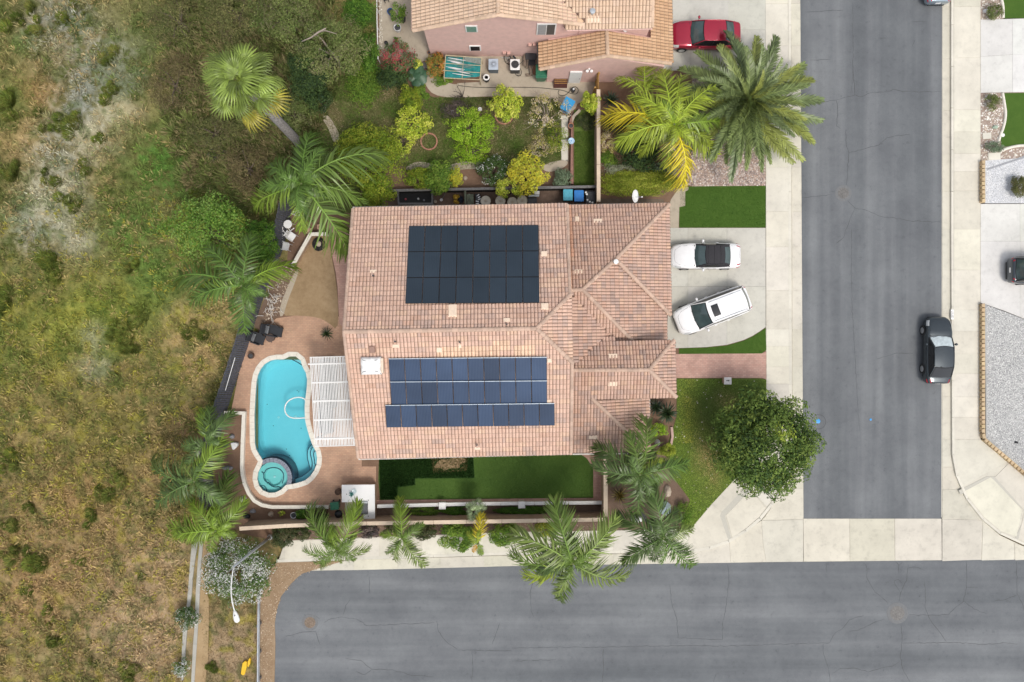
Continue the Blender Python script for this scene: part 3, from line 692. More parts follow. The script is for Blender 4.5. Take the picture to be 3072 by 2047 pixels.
sheet('planting_bed', [(640, 1400), (673, 1243), (725, 1243), (722, 1400), (733, 1452), (757, 1502), (790, 1527), (985, 1527), (985, 1575), (680, 1590)], .01, M_SOIL, 'brown soil bed with boulders behind the cream ledge')

sheet('weedy_lawn', [(1130, 236), (1215, 236), (1240, 270), (1300, 292), (1685, 290), (1690, 480), (1655, 495), (1160, 500), (1130, 640), (900, 640), (860, 560), (950, 420), (985, 340), (985, 200), (1130, 200)], .01, M_WEEDY, 'weedy yard of the pink house with fruit trees')
sheet('side_grass', [(1722, 330), (1786, 330), (1786, 560), (1722, 558)], .016, M_LAWN, 'narrow grass strip between the brown ledge and the block wall')
CW = smooth_poly([(1278, 215), (1302, 200), (1312, 226), (1330, 245), (1372, 256), (1640, 250), (1795, 236), (1795, 300), (1735, 305), (1725, 330), (1690, 345), (1680, 318), (1665, 292), (1500, 288), (1350, 294), (1300, 284), (1280, 262), (1270, 240)], 1)
sheet('concrete_path', CW, .03, M_OLDCONC, 'pale concrete path along the pink wall')
sheet('concrete_path', [(1330, 160), (1640, 160), (1795, 230), (1795, 262), (1640, 262), (1372, 262), (1372, 250), (1440, 246), (1440, 175), (1330, 172)], .026, M_OLDCONC, 'concrete apron against the pink wall')
sheet('concrete_path', [(1138, -200), (1330, -200), (1330, 170), (1262, 186), (1240, 180), (1150, 176), (1138, 160)], .03, M_OLDCONC, 'grey concrete yard beside the left end of the pink house')
pth = sheet('garden_path', smooth_poly([(972, 340), (990, 352), (1010, 385), (1021, 410), (1012, 428), (998, 425), (988, 390), (966, 356)], 2), .04, M_OLDCONC, 'curved concrete path piece among the trees')
sheet('garden_path', smooth_poly([(985, 225), (992, 262), (990, 300), (975, 335), (966, 330), (976, 290), (978, 240)], 2), .04, M_OLDCONC, 'narrow upper piece of the curved garden path')
sheet('stepping_path', smooth_poly([(1215, 505), (1238, 488), (1270, 485), (1300, 494), (1340, 500), (1370, 488), (1410, 483), (1455, 492), (1450, 508), (1400, 507), (1340, 515), (1280, 503), (1225, 512)], 2), .035, M_OLDCONC, 'wavy concrete path along the back of the weedy yard')
sheet('stepping_path', smooth_poly([(1620, 500), (1660, 484), (1700, 480), (1706, 492), (1680, 510), (1640, 518)], 2), .035, M_OLDCONC, 'brown earth path end beside the brown ledge')
stp = tag(MB().prism(wpoly([(1683, 345), (1705, 345), (1705, 484), (1683, 484)], .02), -.1, .02).build('stepping_path', M_JOINT), 'straight path of long white slabs', kind='structure')
slabs(stp, [[(1684, 346), (1704, 346), (1704, 414), (1686, 416)], [(1683, 419), (1704, 418), (1704, 480), (1694, 483), (1684, 480)]], .045, M_WALK, .02)

M_DRAIN = concrete('drain_concrete', (.42, .41, .37), stain=.25)
def seg_strip(label, L, R, z=.0):
 o = thing('drain_strip', label, None, at(*L[0], 0)); o['kind'] = 'structure'
 for i in range(len(L) - 1):
  q = [L[i], R[i], R[i + 1], L[i + 1]]
  k = MB(o.location).prism(wpoly(q, z), -.3, z + random.uniform(0, .02)).build('slab', M_DRAIN, o); t = random.uniform(.9, 1.08); k.color = (t, t, t, 1)
seg_strip('broken pale concrete strip, outer of two beside the dirt track', T(0, 1364, [(1325, 580), (1312, 740), (1303, 860), (1295, 960), (1292, 1010), (1262, 1200), (1245, 1560)]), T(0, 1364, [(1368, 585), (1343, 740), (1328, 860), (1322, 970), (1312, 1030), (1288, 1230), (1262, 1560)]), .02)
seg_strip('long pale concrete strip, inner of two beside the dirt track', T(0, 1364, [(1378, 585), (1365, 740), (1350, 960), (1345, 1150), (1332, 1310), (1318, 1580)]), T(0, 1364, [(1402, 590), (1390, 740), (1378, 960), (1368, 1150), (1358, 1310), (1340, 1580)]), .02)
sheet('dirt_track', T(0, 1364, [(1405, 590), (1530, 575), (1440, 700), (1400, 800), (1415, 900), (1440, 1000), (1440, 1150), (1435, 1400), (1412, 1600), (1340, 1600), (1358, 1310), (1370, 1150), (1380, 960), (1392, 740)]), -.02, M_DIRTPATH, 'tan dirt track beside the concrete strips', zb=-.3)
sheet('verge', [(1029, 1684), (830, 1688), (815, 1700), (790, 1760), (770, 1800), (770, 2100), (822, 2100), (826, 1930), (824, 1870), (830, 1830), (843, 1790), (862, 1765), (884, 1740), (905, 1722), (935, 1712)], -.06, ground_mat('leaf_litter', [(.3, (.17, .105, .06)), (.5, (.30, .21, .13)), (.7, (.44, .35, .25))], 1.2, 9, 50, w3=.5), 'litter strewn dirt verge at the end of the cross street', zb=-.3)
# ------------------------------------------------------------------ roofs and houses
HROT = math.radians(1.15)
E_DIR = Vector((math.cos(HROT), math.sin(HROT), 0)); N_DIR = Vector((-math.sin(HROT), math.cos(HROT), 0))
DIRS = {'E': E_DIR, 'W': -E_DIR, 'N': N_DIR, 'S': -N_DIR}

class Face:
 """A roof plane: passes through the point seen at anchor px at height z, falls towards dirn."""
 def __init__(self, poly, anchor, dirn, pitch=0.41, hole=None):
  self.poly, self.pitch, self.d = poly, pitch, DIRS[dirn]
  self.a = at(*anchor)
  self.up = Vector((-self.d.x, -self.d.y, pitch)).normalized()
  self.u = self.up.cross(Vector((0, 0, 1))); self.u.z = 0; self.u.normalize()
  self.n = self.u.cross(self.up).normalized()
  if self.n.z < 0: self.u = -self.u; self.n = -self.n
  self.w = [self.hit(p) for p in poly]
 def hit(self, p, lift=0.0):
  A = self.d.x * (p[0] - CX) / F - self.d.y * (p[1] - CY) / F
  D = self.d.x * self.a.x + self.d.y * self.a.y; q = self.pitch
  z = (self.a.z + lift - q * A * H + q * D) / (1 - q * A)
  return at(p[0], p[1], z)
 def uv(self, P): r = P - self.a; return (r.dot(self.u), r.dot(self.up))
 def P(self, u, v, h=0.0): return self.a + self.u * u + self.up * v + self.n * h

TW, TE, TL = 0.203, 0.318, 0.40     # tile width, exposed length, length
def tile_template():
 v, f, k = [], [], []
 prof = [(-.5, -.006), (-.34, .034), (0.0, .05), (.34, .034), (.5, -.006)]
 for y, lift, dirt in ((0.0, .036, .62), (.030, .034, .68), (.036, .0335, 1.0), (TL, .004, 1.0)):   # dirt holds the course shadow, painted as a darker leading edge
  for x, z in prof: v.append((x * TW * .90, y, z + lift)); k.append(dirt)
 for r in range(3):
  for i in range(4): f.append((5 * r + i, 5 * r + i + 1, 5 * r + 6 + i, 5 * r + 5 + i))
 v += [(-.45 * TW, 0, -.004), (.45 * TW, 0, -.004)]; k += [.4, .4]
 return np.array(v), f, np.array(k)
TV, TF, TK = tile_template()
NB = len(TV) - 2
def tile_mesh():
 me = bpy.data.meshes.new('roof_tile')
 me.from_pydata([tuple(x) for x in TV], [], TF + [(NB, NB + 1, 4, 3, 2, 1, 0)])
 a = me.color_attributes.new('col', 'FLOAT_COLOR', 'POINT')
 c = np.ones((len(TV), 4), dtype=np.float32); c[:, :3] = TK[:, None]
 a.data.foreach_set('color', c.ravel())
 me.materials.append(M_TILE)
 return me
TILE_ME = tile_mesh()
def cap_mesh():
 v, f = [], []
 for x, r, z in ((0, .135, .02), (.42, .112, 0.0)):
  for k in range(7):
   t = math.pi * k / 6; v.append((x, r * math.cos(t), z + r * .72 * math.sin(t)))
 for k in range(6): f.append((k, k + 1, 8 + k, 7 + k))
 f.append(tuple(range(6, -1, -1)))
 me = bpy.data.meshes.new('ridge_tile'); me.from_pydata(v, [], f)
 a = me.color_attributes.new('col', 'FLOAT_COLOR', 'POINT'); a.data.foreach_set('color', np.ones(len(v) * 4, dtype=np.float32))
 me.materials.append(M_TILE); return me
CAP_ME = cap_mesh()

TILE_GAIN = np.array([.95, .935, .905])
def tiles_on(faces, roof, root_loc, palette, covered=(), keep=300, seed=3, run=3, patches=()):
 """Every tile is real geometry; the ones nearest the sky are objects, the others one joined part."""
 rng = np.random.default_rng(seed)
 rows = []
 for fi, fc in enumerate(faces):
  uv = [fc.uv(p) for p in fc.w]
  us = [p[0] for p in uv]; vs = [p[1] for p in uv]
  nu0, nu1 = int(min(us) / TW) - 1, int(max(us) / TW) + 1; nv0, nv1 = int(min(vs) / TE) - 1, int(max(vs) / TE) + 1
  iu, iv = np.meshgrid(np.arange(nu0, nu1 + 1), np.arange(nv0, nv1 + 1)); iu = iu.ravel(); iv = iv.ravel()
  cu = iu * TW; cv = iv * TE
  ok = in_poly(cu, cv + TE * .5, uv)
  iu, iv, cu, cv = iu[ok], iv[ok], cu[ok], cv[ok]
  key = (iv * 7919 + ((iu + (iv * 5) % 7) // run) * 104729 + fi * 31) % 4096
  pick = np.random.default_rng(seed + 5).random(4096)[key]
  zone = fbm(cu * .22 + fi * 5.1, cv * .22 + 3, 2) - .5
  wts = np.cumsum([w for w, c in palette]); wts = wts / wts[-1]
  ci = np.searchsorted(wts, np.clip(pick + zone * .35, 0, .999))
  pc = np.array([c for w, c in palette]); pm = (pc * np.array([[w] for w, c in palette])).sum(0) / sum(w for w, c in palette); col = TILE_GAIN * (pm + (pc - pm) * .55)[ci] * (1 + (rng.random((len(cu), 1)) - .5) * .11)
  for i in range(len(cu)):
   rows.append((fi, cu[i], cv[i], tuple(col[i])))
 def height(r):
  fc = faces[r[0]]; p = fc.P(r[1], r[2]); return p
 info = []
 for r in rows:
  p = height(r); px = CX + p.x * F / (H - p.z); py = CY - p.y * F / (H - p.z)
  cov = any(in_poly(np.array([px]), np.array([py]), q)[0] for q in covered) or not (0 < px < 3072 and 0 < py < 2047)
  info.append((cov, -p.z, r))
 for (x0_, y0_, x1_, y1_, cc) in patches:
  for i, (cov, z, r) in enumerate(info):
   p = faces[r[0]].P(r[1], r[2] + .15); px = CX + p.x * F / (H - p.z); py = CY - p.y * F / (H - p.z)
   if x0_ < px < x1_ and y0_ < py < y1_: k_ = rng.uniform(.88, 1.1); info[i] = (cov, z, (r[0], r[1], r[2], tuple(v * k_ for v in cc)))
 order = sorted(range(len(info)), key=lambda i: (info[i][0], info[i][1]))
 single = set(order[:keep])
 V, Fq, C = [], [], []
 nb = 0
 for i, (cov, z, r) in enumerate(info):
  fc = faces[r[0]]
  jit = (rng.random(3) - .5) * np.array([.006, .018, .006])
  base = fc.P(r[1] + jit[0], r[2] - .03 + jit[1], .004 + abs(jit[2])) - Vector(root_loc)
  if i in single:
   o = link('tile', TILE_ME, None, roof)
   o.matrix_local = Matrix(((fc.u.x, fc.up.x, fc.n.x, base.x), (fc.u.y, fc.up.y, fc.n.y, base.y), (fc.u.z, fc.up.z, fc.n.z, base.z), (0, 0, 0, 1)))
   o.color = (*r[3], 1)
  else:
   M = np.array([[fc.u.x, fc.up.x, fc.n.x], [fc.u.y, fc.up.y, fc.n.y], [fc.u.z, fc.up.z, fc.n.z]])
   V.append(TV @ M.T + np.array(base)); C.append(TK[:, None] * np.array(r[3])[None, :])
   for q in TF: Fq.append([a + nb for a in q])
   Fq.append([nb + NB, nb + NB + 1, nb + 4, nb + 3]); Fq.append([nb + NB, nb + 3, nb + 2, nb + 1])
   nb += len(TV)
 o = link('tile_field', np_mesh('tile_field', np.concatenate(V), np.array(Fq), np.concatenate(C)), M_TILE, roof)
 o['kind'] = 'stuff'

def caps(roof, root_loc, pts, cols, lift=.03, name='ridge_tile', scale=1.0):
 for p, q in zip(pts[:-1], pts[1:]):
  d = q - p; L = d.length
  if L < .05: continue
  n = max(1, round(L / (.345 * scale)))
  x = d.normalized(); y = Vector((0, 0, 1)).cross(x).normalized(); z = x.cross(y)
  for i in range(n):
   b = p + d * (i / n) + Vector((0, 0, lift)) - Vector(root_loc)
   o = link(name, CAP_ME, None, roof)
   M = Matrix(((x.x, y.x, z.x, b.x), (x.y, y.y, z.y, b.y), (x.z, y.z, z.z, b.z), (0, 0, 0, 1)))
   o.matrix_local = M @ Matrix.Diagonal((L / n / .345, scale, scale, 1))
   c = random.choice(cols); k = random.uniform(.92, 1.08); o.color = (c[0] * k, c[1] * k, c[2] * k, 1)

def deck(faces, name, parent, root_loc, mat, thick=.14):
 b = MB(root_loc)
 for fc in faces:
  n = len(fc.w)
  top = [p + fc.n * -.004 for p in fc.w]; bot = [p - Vector((0, 0, thick)) for p in fc.w]
  ar = sum((fc.uv(fc.w[i])[0] * fc.uv(fc.w[(i + 1) % n])[1] - fc.uv(fc.w[(i + 1) % n])[0] * fc.uv(fc.w[i])[1]) for i in range(n))
  if ar < 0: top.reverse(); bot.reverse()
  b.add(top + bot, [tuple(range(n)), tuple(range(2 * n - 1, n - 1, -1))] + [((i + 1) % n, i, n + i, n + (i + 1) % n) for i in range(n)])
 return b.build(name, mat, parent)

M_UNDER = plain('roof_underlay', (.17, .105, .08), .95, var=.2, scale=5)
M_FASCIA = plain('fascia', (.36, .25, .19), .8)
PAL_MAIN = [(30, (0.698, 0.491, 0.401)), (26, (0.653, 0.441, 0.351)), (16, (0.600, 0.413, 0.343)), (8, (0.493, 0.367, 0.327)), (14, (0.724, 0.513, 0.382)), (8, (0.586, 0.374, 0.283)), (3, (0.418, 0.327, 0.302))]
PAL_LOW = [(22, (0.632, 0.435, 0.350)), (22, (0.577, 0.385, 0.306)), (18, (0.523, 0.357, 0.301)), (12, (0.428, 0.322, 0.292)), (10, (0.663, 0.451, 0.325)), (10, (0.542, 0.335, 0.254)), (6, (0.352, 0.276, 0.256))]
CAPC = [(.50, .36, .28), (.46, .33, .26), (.54, .385, .30)]

# --- the solar house
HOUSE = thing('tiled_house', 'large house with clay tile roof and two solar arrays beside the pool', 'house', at(1560, 1000, 0))
hl = HOUSE.location
zE = 5.2
UN = Face([(1058.5, 625), (1703, 613.5), (1711, 884), (1610, 986), (1032, 996)], (1058.5, 625, zE), 'N')
zr_w = UN.hit((1032, 996)).z
RE = UN.hit((1610, 986))
US = Face([(1074.6, 1376), (1032, 996), (1610, 986), (1718, 1089), (1714, 1360)], (1610, 986, RE.z), 'S')
UE = Face([(1610, 986), (1711, 884), (1718, 1089)], (1610, 986, RE.z), 'E')
print('roof check', zr_w, RE.z, US.hit((1074.6, 1376)).z, US.hit((1714, 1360)).z, UE.hit((1711, 884)).z, UN.hit((1711, 884)).z)
zL = 2.75
LN = Face([(1700, 618), (2008, 612), (1847, 778), (1747, 869), (1700, 871)], (1860, 614, zL), 'N')
zB = LN.hit((1747, 869)).z
E1 = Face([(2008, 612), (2012, 947), (1847, 778)], (2010, 780, zL), 'E')
E2 = Face([(1847, 778), (2004, 940), (2000, 1027), (1899, 1027), (1747, 869)], (1747, 869, zB), 'E')
LS = Face([(1700, 871), (1747, 869), (1899, 1027), (1848, 1027), (1716, 886), (1700, 886)], (1747, 869, zB), 'S')
CE = Face([(1716, 884), (1846, 1022), (1808, 1019), (1718, 1093)], (1716, 886, LS.hit((1716, 886)).z), 'E')
EN = Face([(1808, 1018), (2021, 1022), (1947, 1110), (1700, 1112), (1700, 1095), (1718, 1092)], (1947, 1110, CE.hit((1720, 1090)).z + .02), 'N')
zP = EN.hit((1947, 1110)).z
EE = Face([(2021, 1022), (2029.5, 1193.5), (1947, 1110)], (1947, 1110, zP), 'E')
ES = Face([(1700, 1112), (1947, 1110), (2029.5, 1193.5), (1777, 1197), (1948, 1358), (1700, 1361)], (1947, 1110, zP), 'S')
SE = Face([(1777, 1197), (1947, 1192), (1948, 1358)], (1777, 1197, ES.hit((1777, 1197)).z - .01), 'E')
print('low check', zB, E1.hit((1847, 778)).z, E2.hit((2000, 980)).z, LS.hit((1850, 1027)).z, zP, EN.hit((1950, 1022)).z, ES.hit((1700, 1361)).z, ES.hit((1948, 1358)).z, SE.hit((1947, 1300)).z)
UPF = [UN, US, UE]; LOF = [LN, E1, E2, LS, CE, EN, EE, ES, SE]
ARR1 = [(1227, 678), (1616, 675), (1619, 909), (1215.5, 911)]
ARR2 = [(1165, 1077), (1641, 1072), (1643, 1215), (1664, 1215), (1665, 1276), (1159, 1283), (1155, 1216), (1173, 1215)]
roof = deck(UPF, 'roof', HOUSE, hl, M_UNDER)
tiles_on(UPF, roof, hl, PAL_MAIN, (ARR1, ARR2), 190, 3, patches=((1310, 1040, 1455, 1064, (.72, .50, .355)), (1472, 1026, 1532, 1050, (.72, .50, .355)), (1538, 1038, 1602, 1062, (.74, .52, .37)), (1440, 1052, 1500, 1064, (.70, .48, .345)), (1300, 690, 1330, 640, (.6, .5, .4))))
lroof = deck(LOF, 'lower_roof', HOUSE, hl, M_UNDER)
tiles_on(LOF, lroof, hl, PAL_LOW, (), 110, 8, 2, patches=((1700, 616, 1718, 872, (.56, .32, .22)),))
caps(roof, hl, [UN.hit((1032, 996)), RE], CAPC); caps(roof, hl, [RE, UN.hit((1711, 884))], CAPC); caps(roof, hl, [RE, US.hit((1718, 1089))], CAPC)
caps(roof, hl, [UN.hit((1059, 627)), UN.hit((1032, 996))], CAPC, .02, 'rake_tile', .8); caps(roof, hl, [US.hit((1075, 1374)), US.hit((1032, 996))], CAPC, .02, 'rake_tile', .8)
caps(roof, hl, [UN.hit((1702, 615)), UN.hit((1709, 884))], CAPC, .02, 'rake_tile', .8); caps(roof, hl, [US.hit((1713, 1358)), US.hit((1716, 1089))], CAPC, .02, 'rake_tile', .8)
caps(lroof, hl, [LN.hit((2008, 613)), LN.hit((1847, 778)), LN.hit((1747, 869)), LN.hit((1716, 871))], CAPC)
caps(lroof, hl, [E1.hit((2012, 946)), E1.hit((1847, 778))], CAPC); caps(lroof, hl, [E2.hit((1896, 1022)), E2.hit((1747, 869))], CAPC)
caps(lroof, hl, [EN.hit((1718, 1111)), EN.hit((1947, 1110)), EN.hit((2021, 1023))], CAPC); caps(lroof, hl, [EE.hit((2029, 1192)), EE.hit((1947, 1110))], CAPC)
caps(lroof, hl, [SE.hit((1946, 1357)), SE.hit((1777, 1197))], CAPC)

def wall_poly(pts_px, z): return [tuple(at(x, y, z)[:2]) for x, y in pts_px]
def house_walls(root, name, corners, z1, mat):
 """corners: world xy of the outer wall."""
 return MB(root.location).prism(corners, -.1, z1).build(name, mat, root)
def inset(ps, d):
 c = sum((Vector(p) for p in ps), Vector((0, 0))) / len(ps)
 return [tuple(Vector(p) + Vector((math.copysign(d, c.x - p[0]), math.copysign(d, c.y - p[1])))) for p in ps]
up_c = inset([tuple(UN.hit((1058.5, 625))[:2]), tuple(UN.hit((1703, 614))[:2]), tuple(US.hit((1714, 1360))[:2]), tuple(US.hit((1074.6, 1376))[:2])], .42)
MB(hl).prism(up_c, -.1, 5.2).build('wall', M_STUCCO_TAN, HOUSE)
for fx in (0, 1):                                   # gable ends up to the ridge
 a, b = (up_c[0], up_c[3]) if fx == 0 else (up_c[1], up_c[2])
 s = .18 if fx == 0 else -.18
 m = ((a[0] + b[0]) / 2, (a[1] + b[1]) / 2)
 top = 8.0 if fx == 0 else 7.2
 if fx == 0: prof = [(a, 5.2), (b, 5.2), (m, 8.0)]
 else: prof = [(a, 5.2), (b, 5.2), ((b[0] * .36 + m[0] * .64, b[1] * .36 + m[1] * .64), 7.05), ((a[0] * .36 + m[0] * .64, a[1] * .36 + m[1] * .64), 7.05)]
 n = len(prof)
 vs = [(p[0], p[1], z) for p, z in prof] + [(p[0] + s, p[1], z) for p, z in prof]
 MB(hl).add(vs, [tuple(range(n)), tuple(range(2 * n - 1, n - 1, -1))] + [((i + 1) % n, i, n + i, n + (i + 1) % n) for i in range(n)]).build('gable_wall', M_STUCCO_TAN, HOUSE)
def lowbox(px0, py0, px1, py1, ztop, d=.4):
 a = at(px0, py0, ztop); b = at(px1, py1, ztop)
 return [(a.x, a.y - d), (b.x - d, a.y - d), (b.x - d, b.y + d), (a.x, b.y + d)]
gar = lowbox(1640, 613, 2009, 1040, zL); MB(hl).prism(gar, -.1, 2.6).build('garage_wall', M_STUCCO_TAN, HOUSE)
wing = lowbox(1640, 1195, 1948, 1360, zL); MB(hl).prism(wing, -.1, 2.6).build('wing_wall', M_STUCCO_TAN, HOUSE)
ent = lowbox(1640, 1040, 1975, 1190, 4.1); MB(hl).prism(ent, -.1, 4.0).build('entry_wall', M_STUCCO_CREAM, HOUSE)
gx = gar[1][0]
def facade(root, name, x, y0, y1, z0, z1, mat, d=.06):
 """A panel on an east facing wall."""
 return MB(root.location).box((x + d / 2, (y0 + y1) / 2, (z0 + z1) / 2), (d, abs(y1 - y0), z1 - z0)).build(name, mat, root)
for yy in (gar[1][1] - 3.2, gar[1][1] - 6.0):
 gd = facade(HOUSE, 'garage_door', gx, yy - 1.25, yy + 1.25, 0.02, 2.15, M_WHITE)
 for k in range(4): MB(hl).box((gx + .075, yy, .3 + k * .52), (.02, 2.3, .4)).build('door_panel', M_WHITE, gd)
fd = facade(HOUSE, 'front_door', ent[1][0], (ent[1][1] + ent[2][1]) / 2 - .5, (ent[1][1] + ent[2][1]) / 2 + .5, 0.03, 2.1, M_WOODRED)
MB(hl).box((ent[1][0] + .1, (ent[1][1] + ent[2][1]) / 2 + .38, 1.02), (.06, .05, .12)).build('handle', M_CHROME, fd)
w = facade(HOUSE, 'window', wing[1][0], wing[2][1] + .5, wing[1][1] - .5, 1.0, 2.1, M_WHITE); facade(HOUSE, 'pane', wing[1][0] + .03, wing[2][1] + .6, wing[1][1] - .6, 1.08, 2.02, M_GLASSDARK).parent = w
for px in (-5.6, -2.2, 1.0):                        # back and side windows
 for zz in (.9, 3.4):
  yw = up_c[3][1]
  w = MB(hl).box((px, yw - .03, zz + .6), (1.5, .06, 1.2)).build('window', M_WHITE, HOUSE); MB(hl).box((px, yw - .055, zz + .6), (1.34, .05, 1.04)).build('pane', M_GLASSDARK, w)
xw = up_c[0][0]
for yy in (3.5, -1.0, -4.6):
 for zz in (.4, 3.3):
  w = MB(hl).box((xw - .03, yy, zz + .8), (.06, 1.7, 1.3)).build('window', M_WHITE, HOUSE); MB(hl).box((xw - .055, yy, zz + .8), (.05, 1.5, 1.1)).build('pane', M_GLASSDARK, w)
def gutter_bar(root, p, q, mat, name='gutter', r=.06):
 return MB(root.location).tube([p, q], r, 6).build(name, mat, root)
M_GUTTERW = plain('gutter_paint', (.62, .58, .54), .5)
off = Vector((0, 0, -.05))
gutter_bar(HOUSE, US.hit((1075, 1378)) + off, US.hit((1714, 1362)) + off, M_GUTTERW)
gutter_bar(HOUSE, UN.hit((1058, 623)) + off, UN.hit((1703, 612)) + off, M_GUTTERW)
gutter_bar(HOUSE, LN.hit((1706, 616)) + off, LN.hit((2008, 610)) + off, M_GUTTERW)
gutter_bar(HOUSE, ES.hit((1718, 1363)) + off, ES.hit((1948, 1360)) + off, M_GUTTERW)
gutter_bar(HOUSE, SE.hit((1948.5, 1196)) + off, SE.hit((1949.5, 1360)) + off, M_WHITE, r=.05)

M_VENT = plain('cream_vent', (.78, .62, .48), .8, var=.08)
M_VENTBROWN = plain('brown_vent', (.30, .19, .15), .8)
def roof_vent(fc, px, py, w, l, hgt=.12, mat=M_VENT, pipe=None, root=HOUSE):
 p = fc.hit((px, py)); b = MB(root.location)
 def q(u, v, h): return p + fc.u * u + fc.up * v + fc.n * h
 x, y = w / 2, l / 2
 vs = [q(-x, -y, .02), q(x, -y, .02), q(x, y, .02), q(-x, y, .02), q(-x * .9, -y * .9, hgt), q(x * .9, -y * .9, hgt), q(x * .82, y * .8, hgt * .75), q(-x * .82, y * .8, hgt * .75)]
 b.add(vs, [(3, 2, 1, 0), (4, 5, 6, 7), (0, 1, 5, 4), (1, 2, 6, 5), (2, 3, 7, 6), (3, 0, 4, 7)])
 o = b.build('roof_vent', mat, root, bevel=.015)
 if pipe:
  c = q(pipe[0], pipe[1], 0); MB(root.location).cyl((c.x, c.y, c.z), .045, .34, 10).build('vent_pipe', M_DARKGREY, o)
 return o
for a in [(UN, 1120, 816, .42, .22, .10, M_VENT, (-.05, .28)), (UN, 1358, 934, .52, .8, .16, M_VENT), (UN, 1520, 962, .42, .24, .12, M_VENT, (0, .25)), (US, 1188, 1037, .44, .22, .12, M_VENT, (0, .24)),
  (US, 1318, 1048, .36, .32, .14, M_VENT), (US, 1380, 1037, .18, .26, .12, M_VENT, (0, .2)), (US, 1117, 1046, .36, .44, .2, M_VENTBROWN), (UN, 1632, 764, .40, .32, .16, M_VENT), (UN, 1634, 922, .46, .4, .18, M_VENT),
  (LN, 1736, 816, .56, .28, .08, M_VENT), (LN, 1793, 664, .6, .3, .09, M_VENT), (LN, 1731, 659, .28, .36, .12, M_VENT), (EN, 1838, 1069, .62, .3, .09, M_VENT), (ES, 1837, 1151, .62, .3, .09, M_VENT),
  (ES, 1779, 1311, .58, .27, .09, M_VENT), (US, 1432, 1344, .4, .2, .1, M_VENT, (0, .22)), (US, 1648, 1080, .3, .26, .14, M_VENT), (US, 1646, 1205, .26, .3, .1, M_VENT)]:
 roof_vent(*a)
vp = LN.hit((1846, 787)); MB(hl).lathe((vp.x, vp.y, vp.z), [(.10, 0), (.10, .25), (.16, .26), (.15, .34), (0.0, .38)], 12).build('vent_cap', M_WHITE, HOUSE)

def tarp_cooler():
 c = US.hit((1112, 1098), .5)
 t = thing('roof_cooler', 'white tarpaulin covered cooler box on the clay tile roof', 'roof cooler', (c.x, c.y, c.z - .5), HROT)
 MB().box((0, 0, .12), (.96, .84, .5)).build('stand', M_GALV, t)
 n = 13; vs, fs = [], []
 for j in range(n):
  for i in range(n):
   x, y = (i / (n - 1) - .5), (j / (n - 1) - .5)
   e = max(abs(x), abs(y)) * 2
   fold = .035 * math.sin(9 * math.atan2(y, x) + 1.0) * e
   z = .62 - (.30 if e > .93 else .02 * e) + fold + .05 * math.exp(-((x / .22) ** 2 + (y / .3) ** 2))
   vs.append((x * 1.2 * (1 + .02 * math.sin(7 * y)), y * 1.02, z))
 for j in range(n - 1):
  for i in range(n - 1): fs.append((j * n + i, j * n + i + 1, (j + 1) * n + i + 1, (j + 1) * n + i))
 MB().add(vs, fs).build('tarpaulin', plain('white_tarp', (.78, .78, .77), .5, var=.05), t, True)
 rp = MB()
 for sx, sy in ((-1, 1), (1, 1), (1, -1), (-1, -1)):
  rp.tube([(sx * .58, sy * .48, .40), (sx * .42, sy * .34, .64), (sx * .26, sy * .30, .66)], .012, 5)
 rp.build('rope', M_DARKGREY, t)
 MB().box((.66, 0, .36), (.10, .86, .30)).build('side_board', M_VENT, t)
tarp_cooler()

def panel_mat(name, c1, c2, line, n):
 m, nt, b = _new(name)
 f = noise_fac(nt, .45, 3, .5); oi = nt.nodes.new('ShaderNodeObjectInfo')
 k = ramp(nt, f, [(.35, c1), (.65, c2)])
 g = nt.nodes.new('ShaderNodeNewGeometry'); wv = nt.nodes.new('ShaderNodeTexWave'); wv.inputs['Scale'].default_value = n; wv.bands_direction = 'X'
 nt.links.new(g.outputs['Position'], wv.inputs['Vector'])
 k = mixc(nt, ramp(nt, wv.outputs['Fac'], [(.80, (0, 0, 0)), (.97, (.55, .55, .55))]), k, line)
 k = mixc(nt, 1.0, k, oi.outputs['Color'], 'MULTIPLY')
 nt.links.new(k, b.inputs['Base Color']); b.inputs['Roughness'].default_value = .22; b.inputs['Specular IOR Level'].default_value = .5
 return m
M_PV1 = panel_mat('black_solar_glass', (.018, .030, .044), (.024, .038, .055), (.038, .053, .07), 3.1)
M_PV2 = panel_mat('blue_solar_glass', (.018, .036, .076), (.028, .052, .105), (.075, .105, .165), 3.6)
M_PVFRAME = plain('black_frame', (.012, .012, .013), .4); M_PVFRAME2 = plain('dark_frame', (.022, .03, .045), .35, .3); M_PVEDGE = plain('bright_frame_edge', (.62, .70, .78), .3, .4)
def lerp2(q, s, t):
 a = (q[0][0] + (q[1][0] - q[0][0]) * s, q[0][1] + (q[1][1] - q[0][1]) * s); b = (q[3][0] + (q[2][0] - q[3][0]) * s, q[3][1] + (q[2][1] - q[3][1]) * s)
 return (a[0] + (b[0] - a[0]) * t, a[1] + (b[1] - a[1]) * t)
